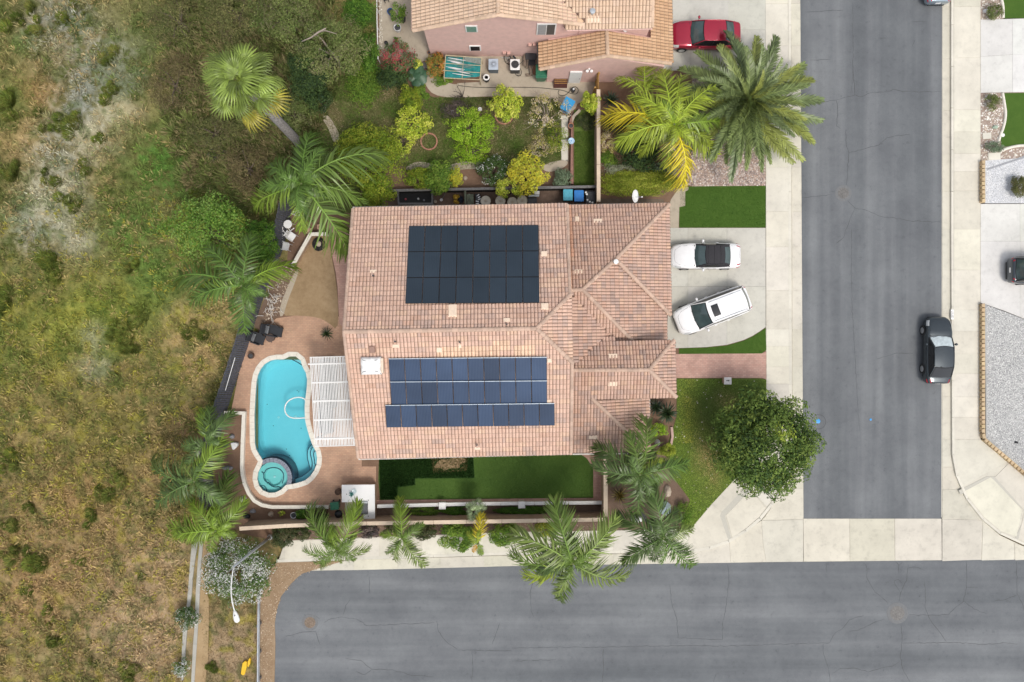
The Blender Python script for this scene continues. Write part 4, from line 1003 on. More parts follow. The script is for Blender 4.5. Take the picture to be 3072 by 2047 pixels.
def panel_array(label, fc, quads, mat, fmat, lift, tilt=0.0, rails=True):
 c = fc.hit(quads[0][0][0], 0); t = thing('solar_array', label, 'solar panels', c)
 for q, cols, rows in quads:
  for r in range(rows):
   for cc in range(cols):
    g = .0014
    px = [lerp2(q, cc / cols + g, r / rows + .0022), lerp2(q, (cc + 1) / cols - g, r / rows + .0022), lerp2(q, (cc + 1) / cols - g, (r + 1) / rows - .0022), lerp2(q, cc / cols + g, (r + 1) / rows - .0022)]
    lf = [lift + tilt, lift + tilt, lift, lift] if fc is US else [lift] * 4
    P = [fc.hit(p, l) for p, l in zip(px, lf)]
    lo = [p - fc.n * .045 for p in P]
    b = MB(c).add(list(reversed(P)) + list(reversed(lo)), [(0, 1, 2, 3), (7, 6, 5, 4)] + [((i + 1) % 4, i, 4 + i, 4 + (i + 1) % 4) for i in range(4)])
    pn = b.build('panel', fmat, t)
    cen = sum(P, Vector()) / 4
    G = []
    for i in range(4):
     d = cen - P[i]; e1 = (P[(i + 1) % 4] - P[i]).normalized(); e2 = (P[i - 1] - P[i]).normalized()
     G.append(P[i] + (e1 + e2) * (.018 if fmat is M_PVFRAME else .020) + fc.n * .003)
    gl = MB(c).add(list(reversed(G)), [(0, 1, 2, 3)]).build('glass', mat, pn)
    if mat is M_PV2: MB(c).tube([P[0] - fc.n * .012, P[1] - fc.n * .012], .026, 6).build('frame_edge', M_PVEDGE, pn)
    k = random.uniform(.9, 1.12) if mat is M_PV1 else random.uniform(.78, 1.3); gl.color = (k, k, k, 1)
 if rails:
  rb = MB(c)
  for q, cols, rows in quads:
   for r in range(rows):
    for tt in (.25, .75):
     rb.tube([fc.hit(lerp2(q, .004, (r + tt) / rows), lift - .07), fc.hit(lerp2(q, .996, (r + tt) / rows), lift - .07)], .02, 4)
  rb.build('rail', M_DARKGREY, t)
panel_array('black solar array of three rows on the upper roof slope', UN, [([(1227, 678), (1616, 675), (1619, 909), (1215.5, 911)], 8, 3)], M_PV1, M_PVFRAME, .15)
panel_array('blue solar array with pale edges on the lower roof slope near the cooler', US, [([(1165, 1077), (1641, 1072), (1642, 1214), (1174, 1216)], 10, 2), ([(1155, 1217), (1664, 1211), (1665, 1277), (1159, 1283)], 11, 1)], M_PV2, M_PVFRAME2, .12, .10)

# --- satellite dishes
def dish(px, py, z, face, label, r=.42):
 c = at(px, py, z); t = thing('satellite_dish', label, 'satellite dish', c, face)
 vs, fs = [], []
 tilt = math.radians(35)
 for k in range(5):
  rr = r * k / 4
  for i in range(18):
   a = 2 * math.pi * i / 18
   x = .30 * (rr / r) ** 2 * r; y = rr * math.cos(a) * .82; zz = rr * math.sin(a)
   vs.append((x * math.cos(tilt) - zz * math.sin(tilt) * .9, y, x * math.sin(tilt) + zz * math.cos(tilt) + .35))
 for k in range(4):
  for i in range(18):
   fs.append((k * 18 + i, k * 18 + (i + 1) % 18, (k + 1) * 18 + (i + 1) % 18, (k + 1) * 18 + i))
 d = MB().add(vs, fs).build('reflector', M_WHITEPLASTIC, t, True)
 md = d.modifiers.new('thick', 'SOLIDIFY'); md.thickness = .015
 MB().tube([(0, 0, .0), (-.02, 0, .33)], .025, 8).build('mast', M_GALV, t)
 MB().tube([(-.05, 0, .1), (.25, 0, .2), (.52, 0, .42)], .016, 6).build('arm', M_GALV, t)
 MB().box((.54, 0, .46), (.07, .07, .13)).build('receiver', M_WHITEPLASTIC, t)
dish(1897, 592, 2.9, math.radians(-8), 'white satellite dish on the eave of the solar house above the hedge', .5)
dish(1866, 86, 4.0, math.radians(-8), 'white satellite dish on the garage roof of the pink house', .45)

# --- the pink house
PINK = thing('pink_house', 'pink stucco house with tan tile roof at the top of the picture', 'house', at(1600, 20, 0))
pl = PINK.location
zN = 5.2
NW_ = Face([(1236, -260), (1238, 91), (1494, 43), (1494, -280)], (1238, 91, zN), 'W', .40)
zNr = NW_.hit((1494, 43)).z
NE_ = Face([(1494, -280), (1494, 43), (1748, 74), (1756, 64), (1686, 0), (1580, -110), (1580, -280)], (1494, 43, zNr), 'E', .40)
NS_ = Face([(1690, 76), (1699, 89), (1958, 84), (1962, -150), (1580, -110), (1686, 0), (1754, 65)], (1820, 87, zN), 'S', .40)
GR = (1823, 167)
GW = Face([(1614, 127), (1619, 209), (1823, 168), (1820, 92)], (1617, 170, zL), 'W', .40)
zG = GW.hit(GR).z
GE = Face([(1820, 92), (1823, 168), (2014, 192), (2014, -300), (1955, -300), (1957, 118)], (1823, 167, zG), 'E', .40)
print('pink check', zNr, NS_.hit((1754, 65)).z, NE_.hit((1754, 65)).z, zG, GE.hit((2014, 190)).z)
PAL_PINK = [(30, (.70, .52, .39)), (30, (.66, .48, .35)), (18, (.72, .545, .41)), (10, (.62, .45, .34)), (10, (.68, .52, .42))]
PAL_GAR = [(30, (.60, .395, .25)), (30, (.56, .36, .22)), (20, (.64, .43, .275)), (12, (.52, .325, .20)), (8, (.66, .46, .31))]
proof = deck([NW_, NE_, NS_], 'roof', PINK, pl, M_UNDER)
tiles_on([NW_, NE_, NS_], proof, pl, PAL_PINK, (), 150, 21, 2)
groof = deck([GW, GE], 'garage_roof', PINK, pl, M_UNDER)
tiles_on([GW, GE], groof, pl, PAL_GAR, (), 150, 23, 2)
CAPP = [(.58, .42, .30), (.54, .39, .28), (.62, .45, .33)]
caps(proof, pl, [NW_.hit((1494, 43)), NW_.hit((1494, -260))], CAPP)
caps(proof, pl, [NW_.hit((1240, 92)), NW_.hit((1494, 45))], CAPP, .0, 'rake_tile'); caps(proof, pl, [NE_.hit((1748, 74)), NE_.hit((1494, 45))], CAPP, .0, 'rake_tile')
caps(proof, pl, [NS_.hit((1957, 83)), NS_.hit((1961, -140))], CAPP, .0, 'rake_tile', .9)
caps(groof, pl, [GW.hit((1823, 167)), GW.hit((1820, 92))], CAPP)
caps(groof, pl, [GW.hit((1621, 208)), GW.hit((1823, 168))], CAPP, .0, 'rake_tile'); caps(groof, pl, [GE.hit((2013, 191)), GE.hit((1823, 168))], CAPP, .0, 'rake_tile')
YM = 19.4                                            # south face of the two storey part
a0, a1 = -5.5, 8.55
b = MB(pl)
ridge_x = NW_.hit((1494, 43)).x
vs = [(a0, YM, -.1), (4.4, YM, -.1), (4.4, YM, 5.25), (ridge_x, YM, zNr - .12), (a0, YM, 5.3)]
vs2 = [(x, YM + 5.2, z) for x, y, z in vs]
b.add(vs + vs2, [(0, 1, 2, 3, 4), (9, 8, 7, 6, 5), (0, 4, 9, 5), (1, 6, 7, 2), (4, 3, 8, 9), (3, 2, 7, 8), (0, 5, 6, 1)])
b.build('wall', M_STUCCO_PINK, PINK)
MB(pl).box(((4.402 + a1) / 2, YM + 2.0, 2.55), (a1 - 4.402, 4.0, 5.3)).build('wall', M_STUCCO_PINK, PINK)
gyw = 17.66; gx0_, gx1_ = 2.34, 9.8
zs = lambda x: (GW if x < at(*GR, zG).x else GE)
rx = at(*GR, zG).x
vs = [(gx0_, gyw, -.1), (gx1_, gyw, -.1), (gx1_, gyw, 2.78), (rx, gyw, zG - .12), (gx0_, gyw, 2.88)]
vs2 = [(x, YM - .004 if x < 8.6 else YM - .004, z) for x, y, z in vs]
MB(pl).add(vs + vs2, [(0, 1, 2, 3, 4), (9, 8, 7, 6, 5), (0, 4, 9, 5), (1, 6, 7, 2), (4, 3, 8, 9), (3, 2, 7, 8), (0, 5, 6, 1)]).build('garage_wall', M_STUCCO_PINK, PINK)
MB(pl).box(((8.552 + 9.8) / 2, YM + 2.6, 1.32), (9.8 - 8.552, 5.2, 2.75)).build('garage_wall', M_STUCCO_PINK, PINK)
M_PANEW = plain('grey_window_glass', (.30, .34, .37), .12, var=.1, spec=.7); M_PANEG = plain('green_window_glass', (.16, .28, .22), .2, var=.15)
M_SCREEN = plain('window_screen', (.085, .082, .078), .7)
def swin(x0, x1, z0, z1, panes, y=YM, d=.07):
 w = MB(pl).box(((x0 + x1) / 2, y - d / 2, (z0 + z1) / 2), (x1 - x0, d, z1 - z0)).build('window', M_WHITE, PINK, bevel=.008)
 n = len(panes)
 for i, m in enumerate(panes):
  wd = (x1 - x0 - .12) / n
  MB(pl).box((x0 + .06 + wd * (i + .5), y - d + .006 - .012, (z0 + z1) / 2), (wd - .05, .024, z1 - z0 - .14)).build('pane', m, w)
def xz(px, py, y=YM):
 hz = y * F / (CY - py); return (px - CX) * hz / F, H - hz
for (l, t_, r_, b_), panes in (((1396, 76, 1433, 94), [M_PANEG]), ((1408, 136, 1443, 150), [M_GLASSDARK]), ((1610, 70, 1668, 102), [M_PANEW, M_SCREEN])):
 x0, z1 = xz(l, t_); x1, z1b = xz(r_, t_); x0b, z0 = xz(l, b_)
 swin((x0 + x0b) / 2, (x1 + xz(r_, b_)[0]) / 2, z0, z1, panes)
dx0, dz1 = xz(1711, 213, gyw); dx1, _ = xz(1748, 213, gyw)
pd = MB(pl).box(((dx0 + dx1) / 2, gyw - .05, 1.02), (dx1 - dx0, .1, 2.04)).build('garage_side_door', M_WHITE, PINK, bevel=.01)
MB(pl).box((dx1 - .1, gyw - .13, 1.0), (.05, .06, .1)).build('handle', M_CHROME, pd)
lx, lz = xz(1768, 206, gyw)
fl = MB(pl).box((lx, gyw - .05, lz), (.12, .1, .12)).build('flood_light', M_WHITEPLASTIC, PINK)
for s in (-1, 1): MB(pl).cyl((lx + s * .14, gyw - .2, lz - .05), .07, .16, 10, .1).build('lamp_head', M_WHITEPLASTIC, fl)
for px, py in ((1590, 133), (1604, 132), (1513, 157), (1526, 158)):
 x, z = xz(px, py); MB(pl).box((x, YM - .08, z), (.22, .16, .28)).build('meter_box', plain('pale_pink_%d' % px, (.58, .36, .31), .8), PINK, bevel=.01)
pp = MB(pl)
for px in (1514, 1527):
 x, z = xz(px, 160); pp.tube([(x, YM - .1, z - .1), (x + .05, YM - .12, z - .5), (x - .25, YM - .12, .15)], .02, 6)
pp.build('conduit', M_GALV, PINK)
x, z = xz(1738, 95); pp = MB(pl).tube([(x, YM - .06, 5.1), (x - .02, YM - .06, 3.6)], .025, 6).build('cable', M_STUCCO_PINK, PINK)
roof_vent(NS_, 1782, 58, .8, .42, .07, M_VENT, None, PINK)
v = NS_.hit((1776, 42)); MB(pl).lathe((v.x, v.y, v.z), [(.09, 0), (.09, .3), (.17, .32), (.17, .42), (0, .44)], 12).build('vent_cap', M_GALV, PINK)
roof_vent(NE_, 1742, 62, .38, .55, .1, plain('peach_flashing', (.68, .47, .31), .8), None, PINK)
roof_vent(GE, 1879, 131, .32, .34, .03, plain('odd_brown_tile', (.27, .13, .07), .8), None, PINK)
gutter_bar(PINK, GE.hit((2015, 191)) + off, GE.hit((2015, -200)) + off, M_DARKGREY); gutter_bar(PINK, NS_.hit((1700, 90)) + off, NS_.hit((1957, 85)) + off, M_STUCCO_PINK)
gutter_bar(PINK, GW.hit((1617, 210)) + off, GW.hit((1612, 127)) + off, M_DARKGREY); gutter_bar(PINK, NW_.hit((1236, 91)) + off, NW_.hit((1234, -200)) + off, M_STUCCO_PINK)
x = gx1_
facade(PINK, 'garage_door', x, 19.9, 24.4, .02, 2.2, M_WHITE)
# ------------------------------------------------------------------ cars
M_TRIM = plain('black_trim', (.016, .017, .019), .4)
M_CARGLASS = plain('car_glass', (.055, .085, .088), .06, var=.2, scale=2, spec=.9)
M_CARGLASSDARK = plain('dark_car_glass', (.008, .009, .011), .06, var=.1, spec=.8)
M_SHADE = plain('silver_sunshade', (.62, .70, .72), .25, .1, var=.2, scale=5)
M_LAMP = plain('headlamp', (.55, .57, .58), .12, var=.1)
M_TAIL = plain('tail_lamp', (.42, .015, .03), .2, var=.1)
M_SOFTTOP = plain('black_soft_top', (.028, .027, .032), .85, var=.15, scale=12)
M_RIM = plain('alloy', (.58, .59, .60), .3, .8)

def interp(t, pts):
 for (a, x), (b, y) in zip(pts[:-1], pts[1:]):
  if t <= b: return x + (y - x) * max(0, (t - a)) / (b - a)
 return pts[-1][1]

def grid(b, fn, nu, nv):
 vs, fs = [], []
 for j in range(nv + 1):
  for i in range(nu + 1): vs.append(fn(i / nu, j / nv))
 for j in range(nv):
  for i in range(nu): fs.append((j * (nu + 1) + i, j * (nu + 1) + i + 1, (j + 1) * (nu + 1) + i + 1, (j + 1) * (nu + 1) + i))
 return b.add(vs, fs)

def car(name, label, cat, loc, rz, paint, L, W, Ht, belt, xw, xr, xrr, xg, kind='sedan', hoodz=.92, nosez=.68, tailz=.86, tumble=.74, glass=None, screen=None, roofmat=None, tailfull=False, round_=1.0):
 """+x is forward. xw windscreen base, xr roof front, xrr roof rear, xg rear glass base (metres from the middle)."""
 glass = glass or M_CARGLASS; screen = screen or glass; roofmat = roofmat or paint
 t = thing(name, label, cat, loc, rz)
 hw = W / 2; h = L / 2
 wid = [(-h, .70), (-h + .03, .80), (-h + .14, .90), (-h + .4, .965), (-h + .9, 1.0), (0, 1.0), (h - 1.2, 1.0), (h - .75, .975), (h - .4, .92), (h - .16, .82), (h - .05, .68), (h, .56)]
 top = [(-h, tailz - .10), (-h + .06, tailz), (-h + .3, tailz + .04), (xg, belt), (xw, belt), (xw + .25, hoodz + .02), (h - .6, hoodz - .04), (h - .25, nosez + .10), (h - .06, nosez), (h, nosez - .10)]
 xs = sorted(set([-h, -h + .03, -h + .08, -h + .16, -h + .3, -h + .5, xg, -h + .9, -1.0, -.5, 0, .4, xw, xw + .25, h - 1.2, h - .9, h - .65, h - .45, h - .3, h - .16, h - .07, h - .02, h]))
 sec = []
 for x in xs:
  w = hw * interp(x, wid); z = interp(x, top); end = min(1, (h - abs(x)) / .12); zb = .22 + .12 * (1 - end)
  half = [(.86 * w, zb), (.985 * w, zb + .10), (1.0 * w, .52), (.985 * w, z - .17), (.955 * w, z - .075), (.89 * w, z - .018), (.72 * w, z + .008), (.38 * w, z + .022), (0, z + .026)]
  pts = half + [(-y, zz) for y, zz in reversed(half[:-1])]
  sec.append([(x, y, zz) for y, zz in pts])
 n = len(sec[0]); vs = [p for s in sec for p in s]; fs = []
 for i in range(len(sec) - 1):
  for k in range(n - 1): fs.append((i * n + k, i * n + k + 1, (i + 1) * n + k + 1, (i + 1) * n + k))
  fs.append((i * n + n - 1, i * n, (i + 1) * n, (i + 1) * n + n - 1))
 fs.append(tuple(range(n - 1, -1, -1))); fs.append(tuple(range((len(sec) - 1) * n, len(sec) * n)))
 MB().add(vs, fs).build('body', paint, t, True)
 def topz(x, y):
  w = hw * interp(x, wid); a = abs(y) / w; z = interp(x, top)
  return z + (.026 if a < .38 else .02 - (a - .38) * .05) + .004
 seam = MB()
 def line(pts, r=.007): seam.tube([(x, y, topz(x, y)) for x, y in pts], r, 4)
 yb = hw * .80
 line([(xw + .1, yb), (h - .9, yb * .96), (h - .5, yb * .86), (h - .22, yb * .55), (h - .17, 0), (h - .22, -yb * .55), (h - .5, -yb * .86), (h - .9, -yb * .96), (xw + .1, -yb)])
 if kind in ('sedan', 'cabrio'): line([(xg - .02, yb * .92), (-h + .12, yb * .9), (-h + .09, 0), (-h + .12, -yb * .9), (xg - .02, -yb * .92)])
 seam.build('panel_gap', M_TRIM, t)
 wb, wr = hw * .90, hw * tumble
 zb_ = belt - .01
 zr = Ht - .045
 fbow, rbow = .13 * round_, .09 * round_
 def front(u, v, off=0.0, m=1.0):          # u across -1..1, v up 0..1
  y = (wb + (wr - wb) * v) * u * m
  x = (xw + (xr - xw) * v) - fbow * u * u * (1.15 - v * .5) + fbow * .35
  return Vector((x + off * .5, y, zb_ + (zr - zb_) * (abs(v) ** .92) * (1 if v >= 0 else -1) + off))
 def rear(u, v, off=0.0, m=1.0):
  y = (wb * .96 + (wr - wb * .96) * v) * u * m
  x = (xg + (xrr - xg) * v) + rbow * u * u * (1.1 - v * .4) - rbow * .35
  return Vector((x - off * .5, y, zb_ + (zr - zb_) * (abs(v) ** .9) * (1 if v >= 0 else -1) + off))
 def roof_pt(u, v):                         # u across, v rear to front
  a, c = rear(u, 1), front(u, 1); p = a.lerp(c, v)
  p.z = zr + .045 * (1 - u * u) * .9 + .03 * math.sin(math.pi * v) - .012 * u * u
  return p
 shell = MB()
 grid(shell, lambda a, v: front(-1 + 2 * a, v), 10, 5); grid(shell, lambda a, v: rear(1 - 2 * a, v), 10, 5)
 for s in (1, -1):
  def side(a, v, s=s):
   f_, r_ = front(s, v), rear(s, v); p = f_.lerp(r_, a); p.y += s * .035 * math.sin(math.pi * a) * (1 - .3 * v); return p
  grid(shell, (lambda a, v, sd=side: sd(a, v)) if s > 0 else (lambda a, v, sd=side: sd(1 - a, v)), 10, 4)
 shell.build('cabin', M_TRIM if kind != 'cabrio' else M_SOFTTOP, t, True)
 rb = MB(); grid(rb, lambda a, v: roof_pt(-1 + 2 * a, v), 10, 8)
 ro = rb.build('roof', roofmat, t, True)
 g = MB(); grid(g, lambda a, v: front((-1 + 2 * a) * .90, .06 + .88 * v, .012), 10, 5); g.build('windscreen', screen, t, True)
 g = MB(); grid(g, lambda a, v: rear((1 - 2 * a) * (.86 if kind != 'cabrio' else .78), (.08 if kind != 'cabrio' else .12) + (.84 if kind != 'cabrio' else .62) * v, .012), 10, 5); g.build('rear_window', glass, t, True)
 for s in (1, -1):
  def side(a, v, s=s):
   f_, r_ = front(s, v), rear(s, v); p = f_.lerp(r_, a); p.y += s * (.035 * math.sin(math.pi * a) * (1 - .3 * v) + .010); p.z += .004; return p
  cuts = [(.13, .44), (.47, .80)] if kind != 'van' else [(.10, .36), (.385, .66), (.685, .95)]
  if kind == 'cabrio': cuts = [(.12, .60)]
  for a0, a1 in cuts:
   g = MB(); grid(g, (lambda a, v, sd=side: sd(a0 + (a1 - a0) * a, .12 + .72 * v)) if s > 0 else (lambda a, v, sd=side: sd(a1 + (a0 - a1) * a, .12 + .72 * v)), 5, 2)
   g.build('side_window', M_CARGLASSDARK, t, True)
  p = MB()
  p.tube([front(s * .985, v, .012) for v in (0, .25, .5, .75, 1)] + [roof_pt(s * .99, 1 - v) + Vector((0, 0, .006)) for v in (.15, .4, .65, .9)] + [rear(s * .97, v, .012) for v in (1, .75, .5, .25, .02)], .028, 6)
  p.build('roof_rail', roofmat if kind == 'cabrio' else paint, t, True)
  m = MB(); c = front(s, .18); y = s * (hw + .10)
  vs = []
  m.lathe((0, 0, 0), [(0.0, -.07), (.07, -.055), (.10, 0), (.07, .055), (0.0, .07)], 8)
  mv = m.v; m.v = [(c.x - .32 + v[0] * .9 + .0, y + v[1] * 1.25, c.z + .05 + v[2]) for v in mv]
  m.tube([(c.x - .30, s * hw * .92, c.z - .02), (c.x - .31, y, c.z + .03)], .02, 5)
  m.build('door_mirror', paint, t, True)
  yl = s * hw
  def lampgrid(x0, x1, f0, f1, zt, dz, nm, mat, out=.012):
   b = MB()
   def fn(a, v):
    x = x0 + (x1 - x0) * a; w = hw * interp(x, wid); z = interp(x, top)
    yy = w * (f0 + (f1 - f0) * v) ; zz = z - (.0 if v < .5 else 1) * 0 - dz * v ** 2 * 1.0
    return (x + out * .4, s * (yy + out), zz + out)
   grid(b, fn, 6, 4); return b.build(nm, mat, t, True)
  lampgrid(h - .62, h - .24, .87, 1.0, 0, .17, 'headlight', M_LAMP)
  lampgrid(-h + .03, -h + (.30 if kind != 'van' else .14), .72 if not tailfull else .78, 1.0, 0, .18, 'tail_light', M_TAIL)
  for xx in (.15, -.75):
   MB().box((xx, s * (hw * 1.0 + .012), belt - .16), (.17, .03, .03)).build('door_handle', paint if kind != 'dark' else M_CHROME, t)
  sd = MB()
  for xx in ((xw - .28), -.15, -1.05): sd.tube([(xx, s * (hw * 1.0 + .004), .34), (xx, s * (hw + .004), .55), (xx - .02, s * (hw * .985 + .002), belt - .16)], .006, 4)
  sd.tube([(h - 1.3, s * (hw + .004), .46), (-h + 1.2, s * (hw + .004), .46)], .012, 5)
  sd.build('door_gap', M_TRIM, t)
 cw = MB(); cw.tube([front(u, -.06, .02) + Vector((.03, 0, .01)) for u in (-.9, -.6, -.3, 0, .3, .6, .9)], .035, 5); cw.build('cowl', M_TRIM, t, True)
 wp = MB()
 for u in (-.55, .15): wp.tube([front(u, .03, .03), front(u + .55, .12, .03)], .009, 4)
 wp.build('wiper', M_TRIM, t)
 MB().box((h - .015, 0, .52), (.05, W * .44, .14)).build('grille', M_TRIM, t, bevel=.01)
 MB().box((h - .02, 0, .28), (.06, W * .6, .10)).build('lower_grille', M_TRIM, t)
 MB().box((-h - .005, 0, tailz - .28), (.03, .34, .14)).build('number_plate', M_WHITEPLASTIC, t)
 MB().box((-h + .02, 0, .30), (.06, W * .62, .12)).build('rear_skirt', M_TRIM, t)
 for xx in (h - .92, -h + .98):
  for s in (1, -1):
   ar = MB(); vs, fs = [], []
   for i in range(19):
    a = math.pi * i / 18; vs += [(xx + .385 * math.cos(a), s * (hw + .002), .31 + .385 * math.sin(a)), (xx + .30 * math.cos(a), s * (hw + .004), .31 + .30 * math.sin(a))]
    if i: fs.append((2 * i - 2, 2 * i - 1, 2 * i + 1, 2 * i))
   ar.add(vs, fs).build('wheel_arch', M_TRIM, t)
   wh = MB(); prof = [(.18, -.10), (.30, -.105), (.325, -.07), (.325, .07), (.30, .105), (.20, .105)]
   wh.lathe((0, 0, 0), prof, 22); wh.v = [(xx + v[0], s * (hw - .08 + v[2]), .325 + v[1]) for v in wh.v]
   wo_ = wh.build('wheel', M_RUBBER, t, True)
   rm = MB(); rm.lathe((0, 0, 0), [(.0, .085), (.07, .09), (.075, .075), (.19, .07), (.215, .10), (.20, .108)], 20)
   for k in range(5):
    a = 2 * math.pi * k / 5 + .3; rm.box((.12 * math.cos(a), .12 * math.sin(a), .09), (.19, .035, .03), a)
   rm.v = [(xx + v[0], s * (hw - .08 + v[2]), .325 + v[1]) for v in rm.v]
   rm.build('rim', M_RIM, wo_)
 t['L'] = L; del t['L']
 return t, roof_pt, front, rear

P_RED = carpaint('red_paint', (.40, .016, .045), .35, .28); P_WHITE = carpaint('white_paint_car', (.80, .80, .81), 0, .3); P_WHITE2 = carpaint('white_paint_van', (.86, .86, .87), 0, .3)
P_DARK = carpaint('dark_grey_paint', (.045, .058, .068), .55, .26); P_SLATE = carpaint('slate_paint', (.05, .062, .075), .5, .28); P_SILVER = carpaint('pale_blue_paint', (.28, .34, .40), .5, .25)

car('parked_car', 'red saloon car on the driveway of the pink house', 'car', (12.95, (CY - 118) * .02273, .035), math.pi, P_RED, 4.78, 1.84, 1.45, .93, 1.02, .20, -1.22, -1.92)
cv = car('parked_car', 'white convertible car with a black soft top on the grey driveway', 'car', (13.02, 5.72, .035), math.pi + .005, P_WHITE, 4.62, 1.74, 1.38, .90, .80, .12, -.95, -1.62, kind='cabrio', roofmat=M_SOFTTOP, tailz=.88, tumble=.72)
bw = MB()
for v in (.12, .5, .88): bw.tube([cv[1](u, v) + Vector((0, 0, .004)) for u in (-.9, -.5, 0, .5, .9)], .018, 5)
bw.build('fabric_bow', M_SOFTTOP, cv[0], True)
vn = car('parked_van', 'white minivan with a dark sunroof parked askew on the grey driveway', 'van', (13.45, 2.05, .035), math.pi + math.radians(20.8), P_WHITE2, 5.12, 1.98, 1.76, 1.05, 1.42, .52, -2.05, -2.40, kind='van', hoodz=1.02, nosez=.78, tailz=1.02, tumble=.76, tailfull=True)
sr = MB(); grid(sr, lambda a, v: vn[1](-.52 + 1.04 * a, .72 + .18 * v) + Vector((0, 0, .012)), 6, 4); sr.build('sunroof', M_CARGLASSDARK, vn[0], True)
for s in (1, -1): MB().tube([vn[1](s * .86, v) + Vector((0, 0, .05 if 0.1 < v < .9 else .01)) for v in (.04, .1, .3, .5, .7, .85, .93)], .022, 6).build('luggage_rail', M_GALV, vn[0], True)
kc = car('parked_car', 'dark grey saloon with a silver sunshade parked at the far kerb', 'car', (28.72, -.62, -.088), math.pi / 2 - .008, P_DARK, 4.5, 1.76, 1.44, .92, .95, .20, -1.10, -1.85, kind='sedan', glass=M_CARGLASSDARK, screen=M_SHADE)
MB().tube([kc[1](.35, .03) + Vector((0, 0, .02)), kc[1](.35, .0) + Vector((-.03, 0, .11))], .02, 5).build('aerial', M_TRIM, kc[0])
car('parked_car', 'slate hatchback seen from behind on the wide pale driveway', 'car', (35.72, (CY - 812) * .0225, .035), 0.0, P_SLATE, 4.5, 1.86, 1.66, 1.0, 1.15, .45, -1.75, -2.1, kind='van', tailz=.98)
car('parked_car', 'pale blue car mostly cut off by the top edge, on the side street', 'car', (28.75, 25.05, -.09), math.pi / 2, P_SILVER, 4.5, 1.78, 1.46, .93, .95, .2, -1.15, -1.85)
# ------------------------------------------------------------------ pool, pergola, walls, fences and yard things
def resample(pts, step, closed=True):
 P = [Vector((p[0], p[1])) for p in pts]
 if closed: P.append(P[0])
 d = [0]
 for a, b in zip(P[:-1], P[1:]): d.append(d[-1] + (b - a).length)
 n = max(3, round(d[-1] / step)); out = []
 for i in range(n if closed else n + 1):
  s = d[-1] * i / n; k = 0
  while k < len(d) - 2 and d[k + 1] < s: k += 1
  t = (s - d[k]) / max(1e-9, d[k + 1] - d[k]); out.append(P[k].lerp(P[k + 1], t))
 return out
def offset_closed(P, dist):
 n = len(P); ar = sum(P[i].x * P[(i + 1) % n].y - P[(i + 1) % n].x * P[i].y for i in range(n)); sg = 1 if ar > 0 else -1
 out = []
 for i in range(n):
  t = (P[(i + 1) % n] - P[i - 1]); t.normalize(); out.append(P[i] + Vector((t.y, -t.x)) * dist * sg)
 return out

# --- swimming pool
M_PLASTER = ground_mat('pool_plaster', [(.3, (.40, .68, .74)), (.7, (.50, .76, .81))], .25, 1.5, 8, .8, 0)
M_SPAPLASTER = ground_mat('spa_plaster', [(.3, (.34, .62, .58)), (.7, (.42, .70, .66))], .5, 3, 10, .8, 0)
M_WATERTILE = plain('dark_water_line_tile', (.03, .055, .095), .3, var=.3, scale=20)
M_SPAWALL = plain('blue_grey_spa_stone', (.20, .215, .27), .5, var=.3, scale=9)
def water_mat(name, tint, vol=(.30, .90, .97)):
 m, nt, b = _new(name); nt.nodes.remove(b); out = nt.nodes['Material Output']
 tr = nt.nodes.new('ShaderNodeBsdfTransparent'); tr.inputs[0].default_value = (*tint, 1)
 gl = nt.nodes.new('ShaderNodeBsdfGlossy'); gl.inputs['Roughness'].default_value = .04
 fr = nt.nodes.new('ShaderNodeFresnel'); fr.inputs[0].default_value = 1.33
 bp = nt.nodes.new('ShaderNodeBump'); bp.inputs['Strength'].default_value = .12; bp.inputs['Distance'].default_value = .03
 nt.links.new(noise_fac(nt, 3.2, 3, .5), bp.inputs['Height'])
 nt.links.new(bp.outputs[0], gl.inputs['Normal']); nt.links.new(bp.outputs[0], fr.inputs['Normal'])
 mx = nt.nodes.new('ShaderNodeMixShader')
 nt.links.new(fr.outputs[0], mx.inputs[0]); nt.links.new(tr.outputs[0], mx.inputs[1]); nt.links.new(gl.outputs[0], mx.inputs[2]); nt.links.new(mx.outputs[0], out.inputs[0])
 va = nt.nodes.new('ShaderNodeVolumeAbsorption'); va.inputs[0].default_value = (*vol, 1); va.inputs[1].default_value = .27; nt.links.new(va.outputs[0], out.inputs['Volume'])
 return m
M_WATER = water_mat('pool_water', (.72, .955, .985))
POOL = thing('swimming_pool', 'turquoise kidney shaped swimming pool with a round spa, beside the white pergola', 'pool', at(870, 1290, 0))
po = POOL.location
inner = resample([tuple(at(x, y, 0)[:2]) for x, y in POOL_PX], .22)
wall = offset_closed(inner, .012)
n = len(wall)
zf = -1.25
vs = [(p.x, p.y, .0) for p in wall] + [(p.x, p.y, -.14) for p in wall] + [(p.x, p.y, zf) for p in wall]
MB(po).add(vs[:2 * n], [((i + 1) % n, i, n + i, n + (i + 1) % n) for i in range(n)]).build('water_line_tile', M_WATERTILE, POOL)
cen = at(862, 1285, 0); bv = vs[n:2 * n]; bf = []
for f_, zz in ((0, -1.0), (.05, -1.22), (.09, -1.32)): bv += [(p.x + (cen.x - p.x) * f_, p.y + (cen.y - p.y) * f_, zz) for p in wall]
for r_ in range(3): bf += [(r_ * n + (i + 1) % n, r_ * n + i, (r_ + 1) * n + i, (r_ + 1) * n + (i + 1) % n) for i in range(n)]
MB(po).add(bv, bf + [tuple(range(3 * n, 4 * n))]).build('basin', M_PLASTER, POOL)
def ZP(a, b, z): return at(640 + a / 2.704, 1020 + b / 2.704, z)
SPC = ZP(476, 1120, 0); SPR = 122 / 2.704 * m_per_px()
ring = []
for i in range(41):
 a = math.radians(-42 + 165 * i / 40); ring.append(a)
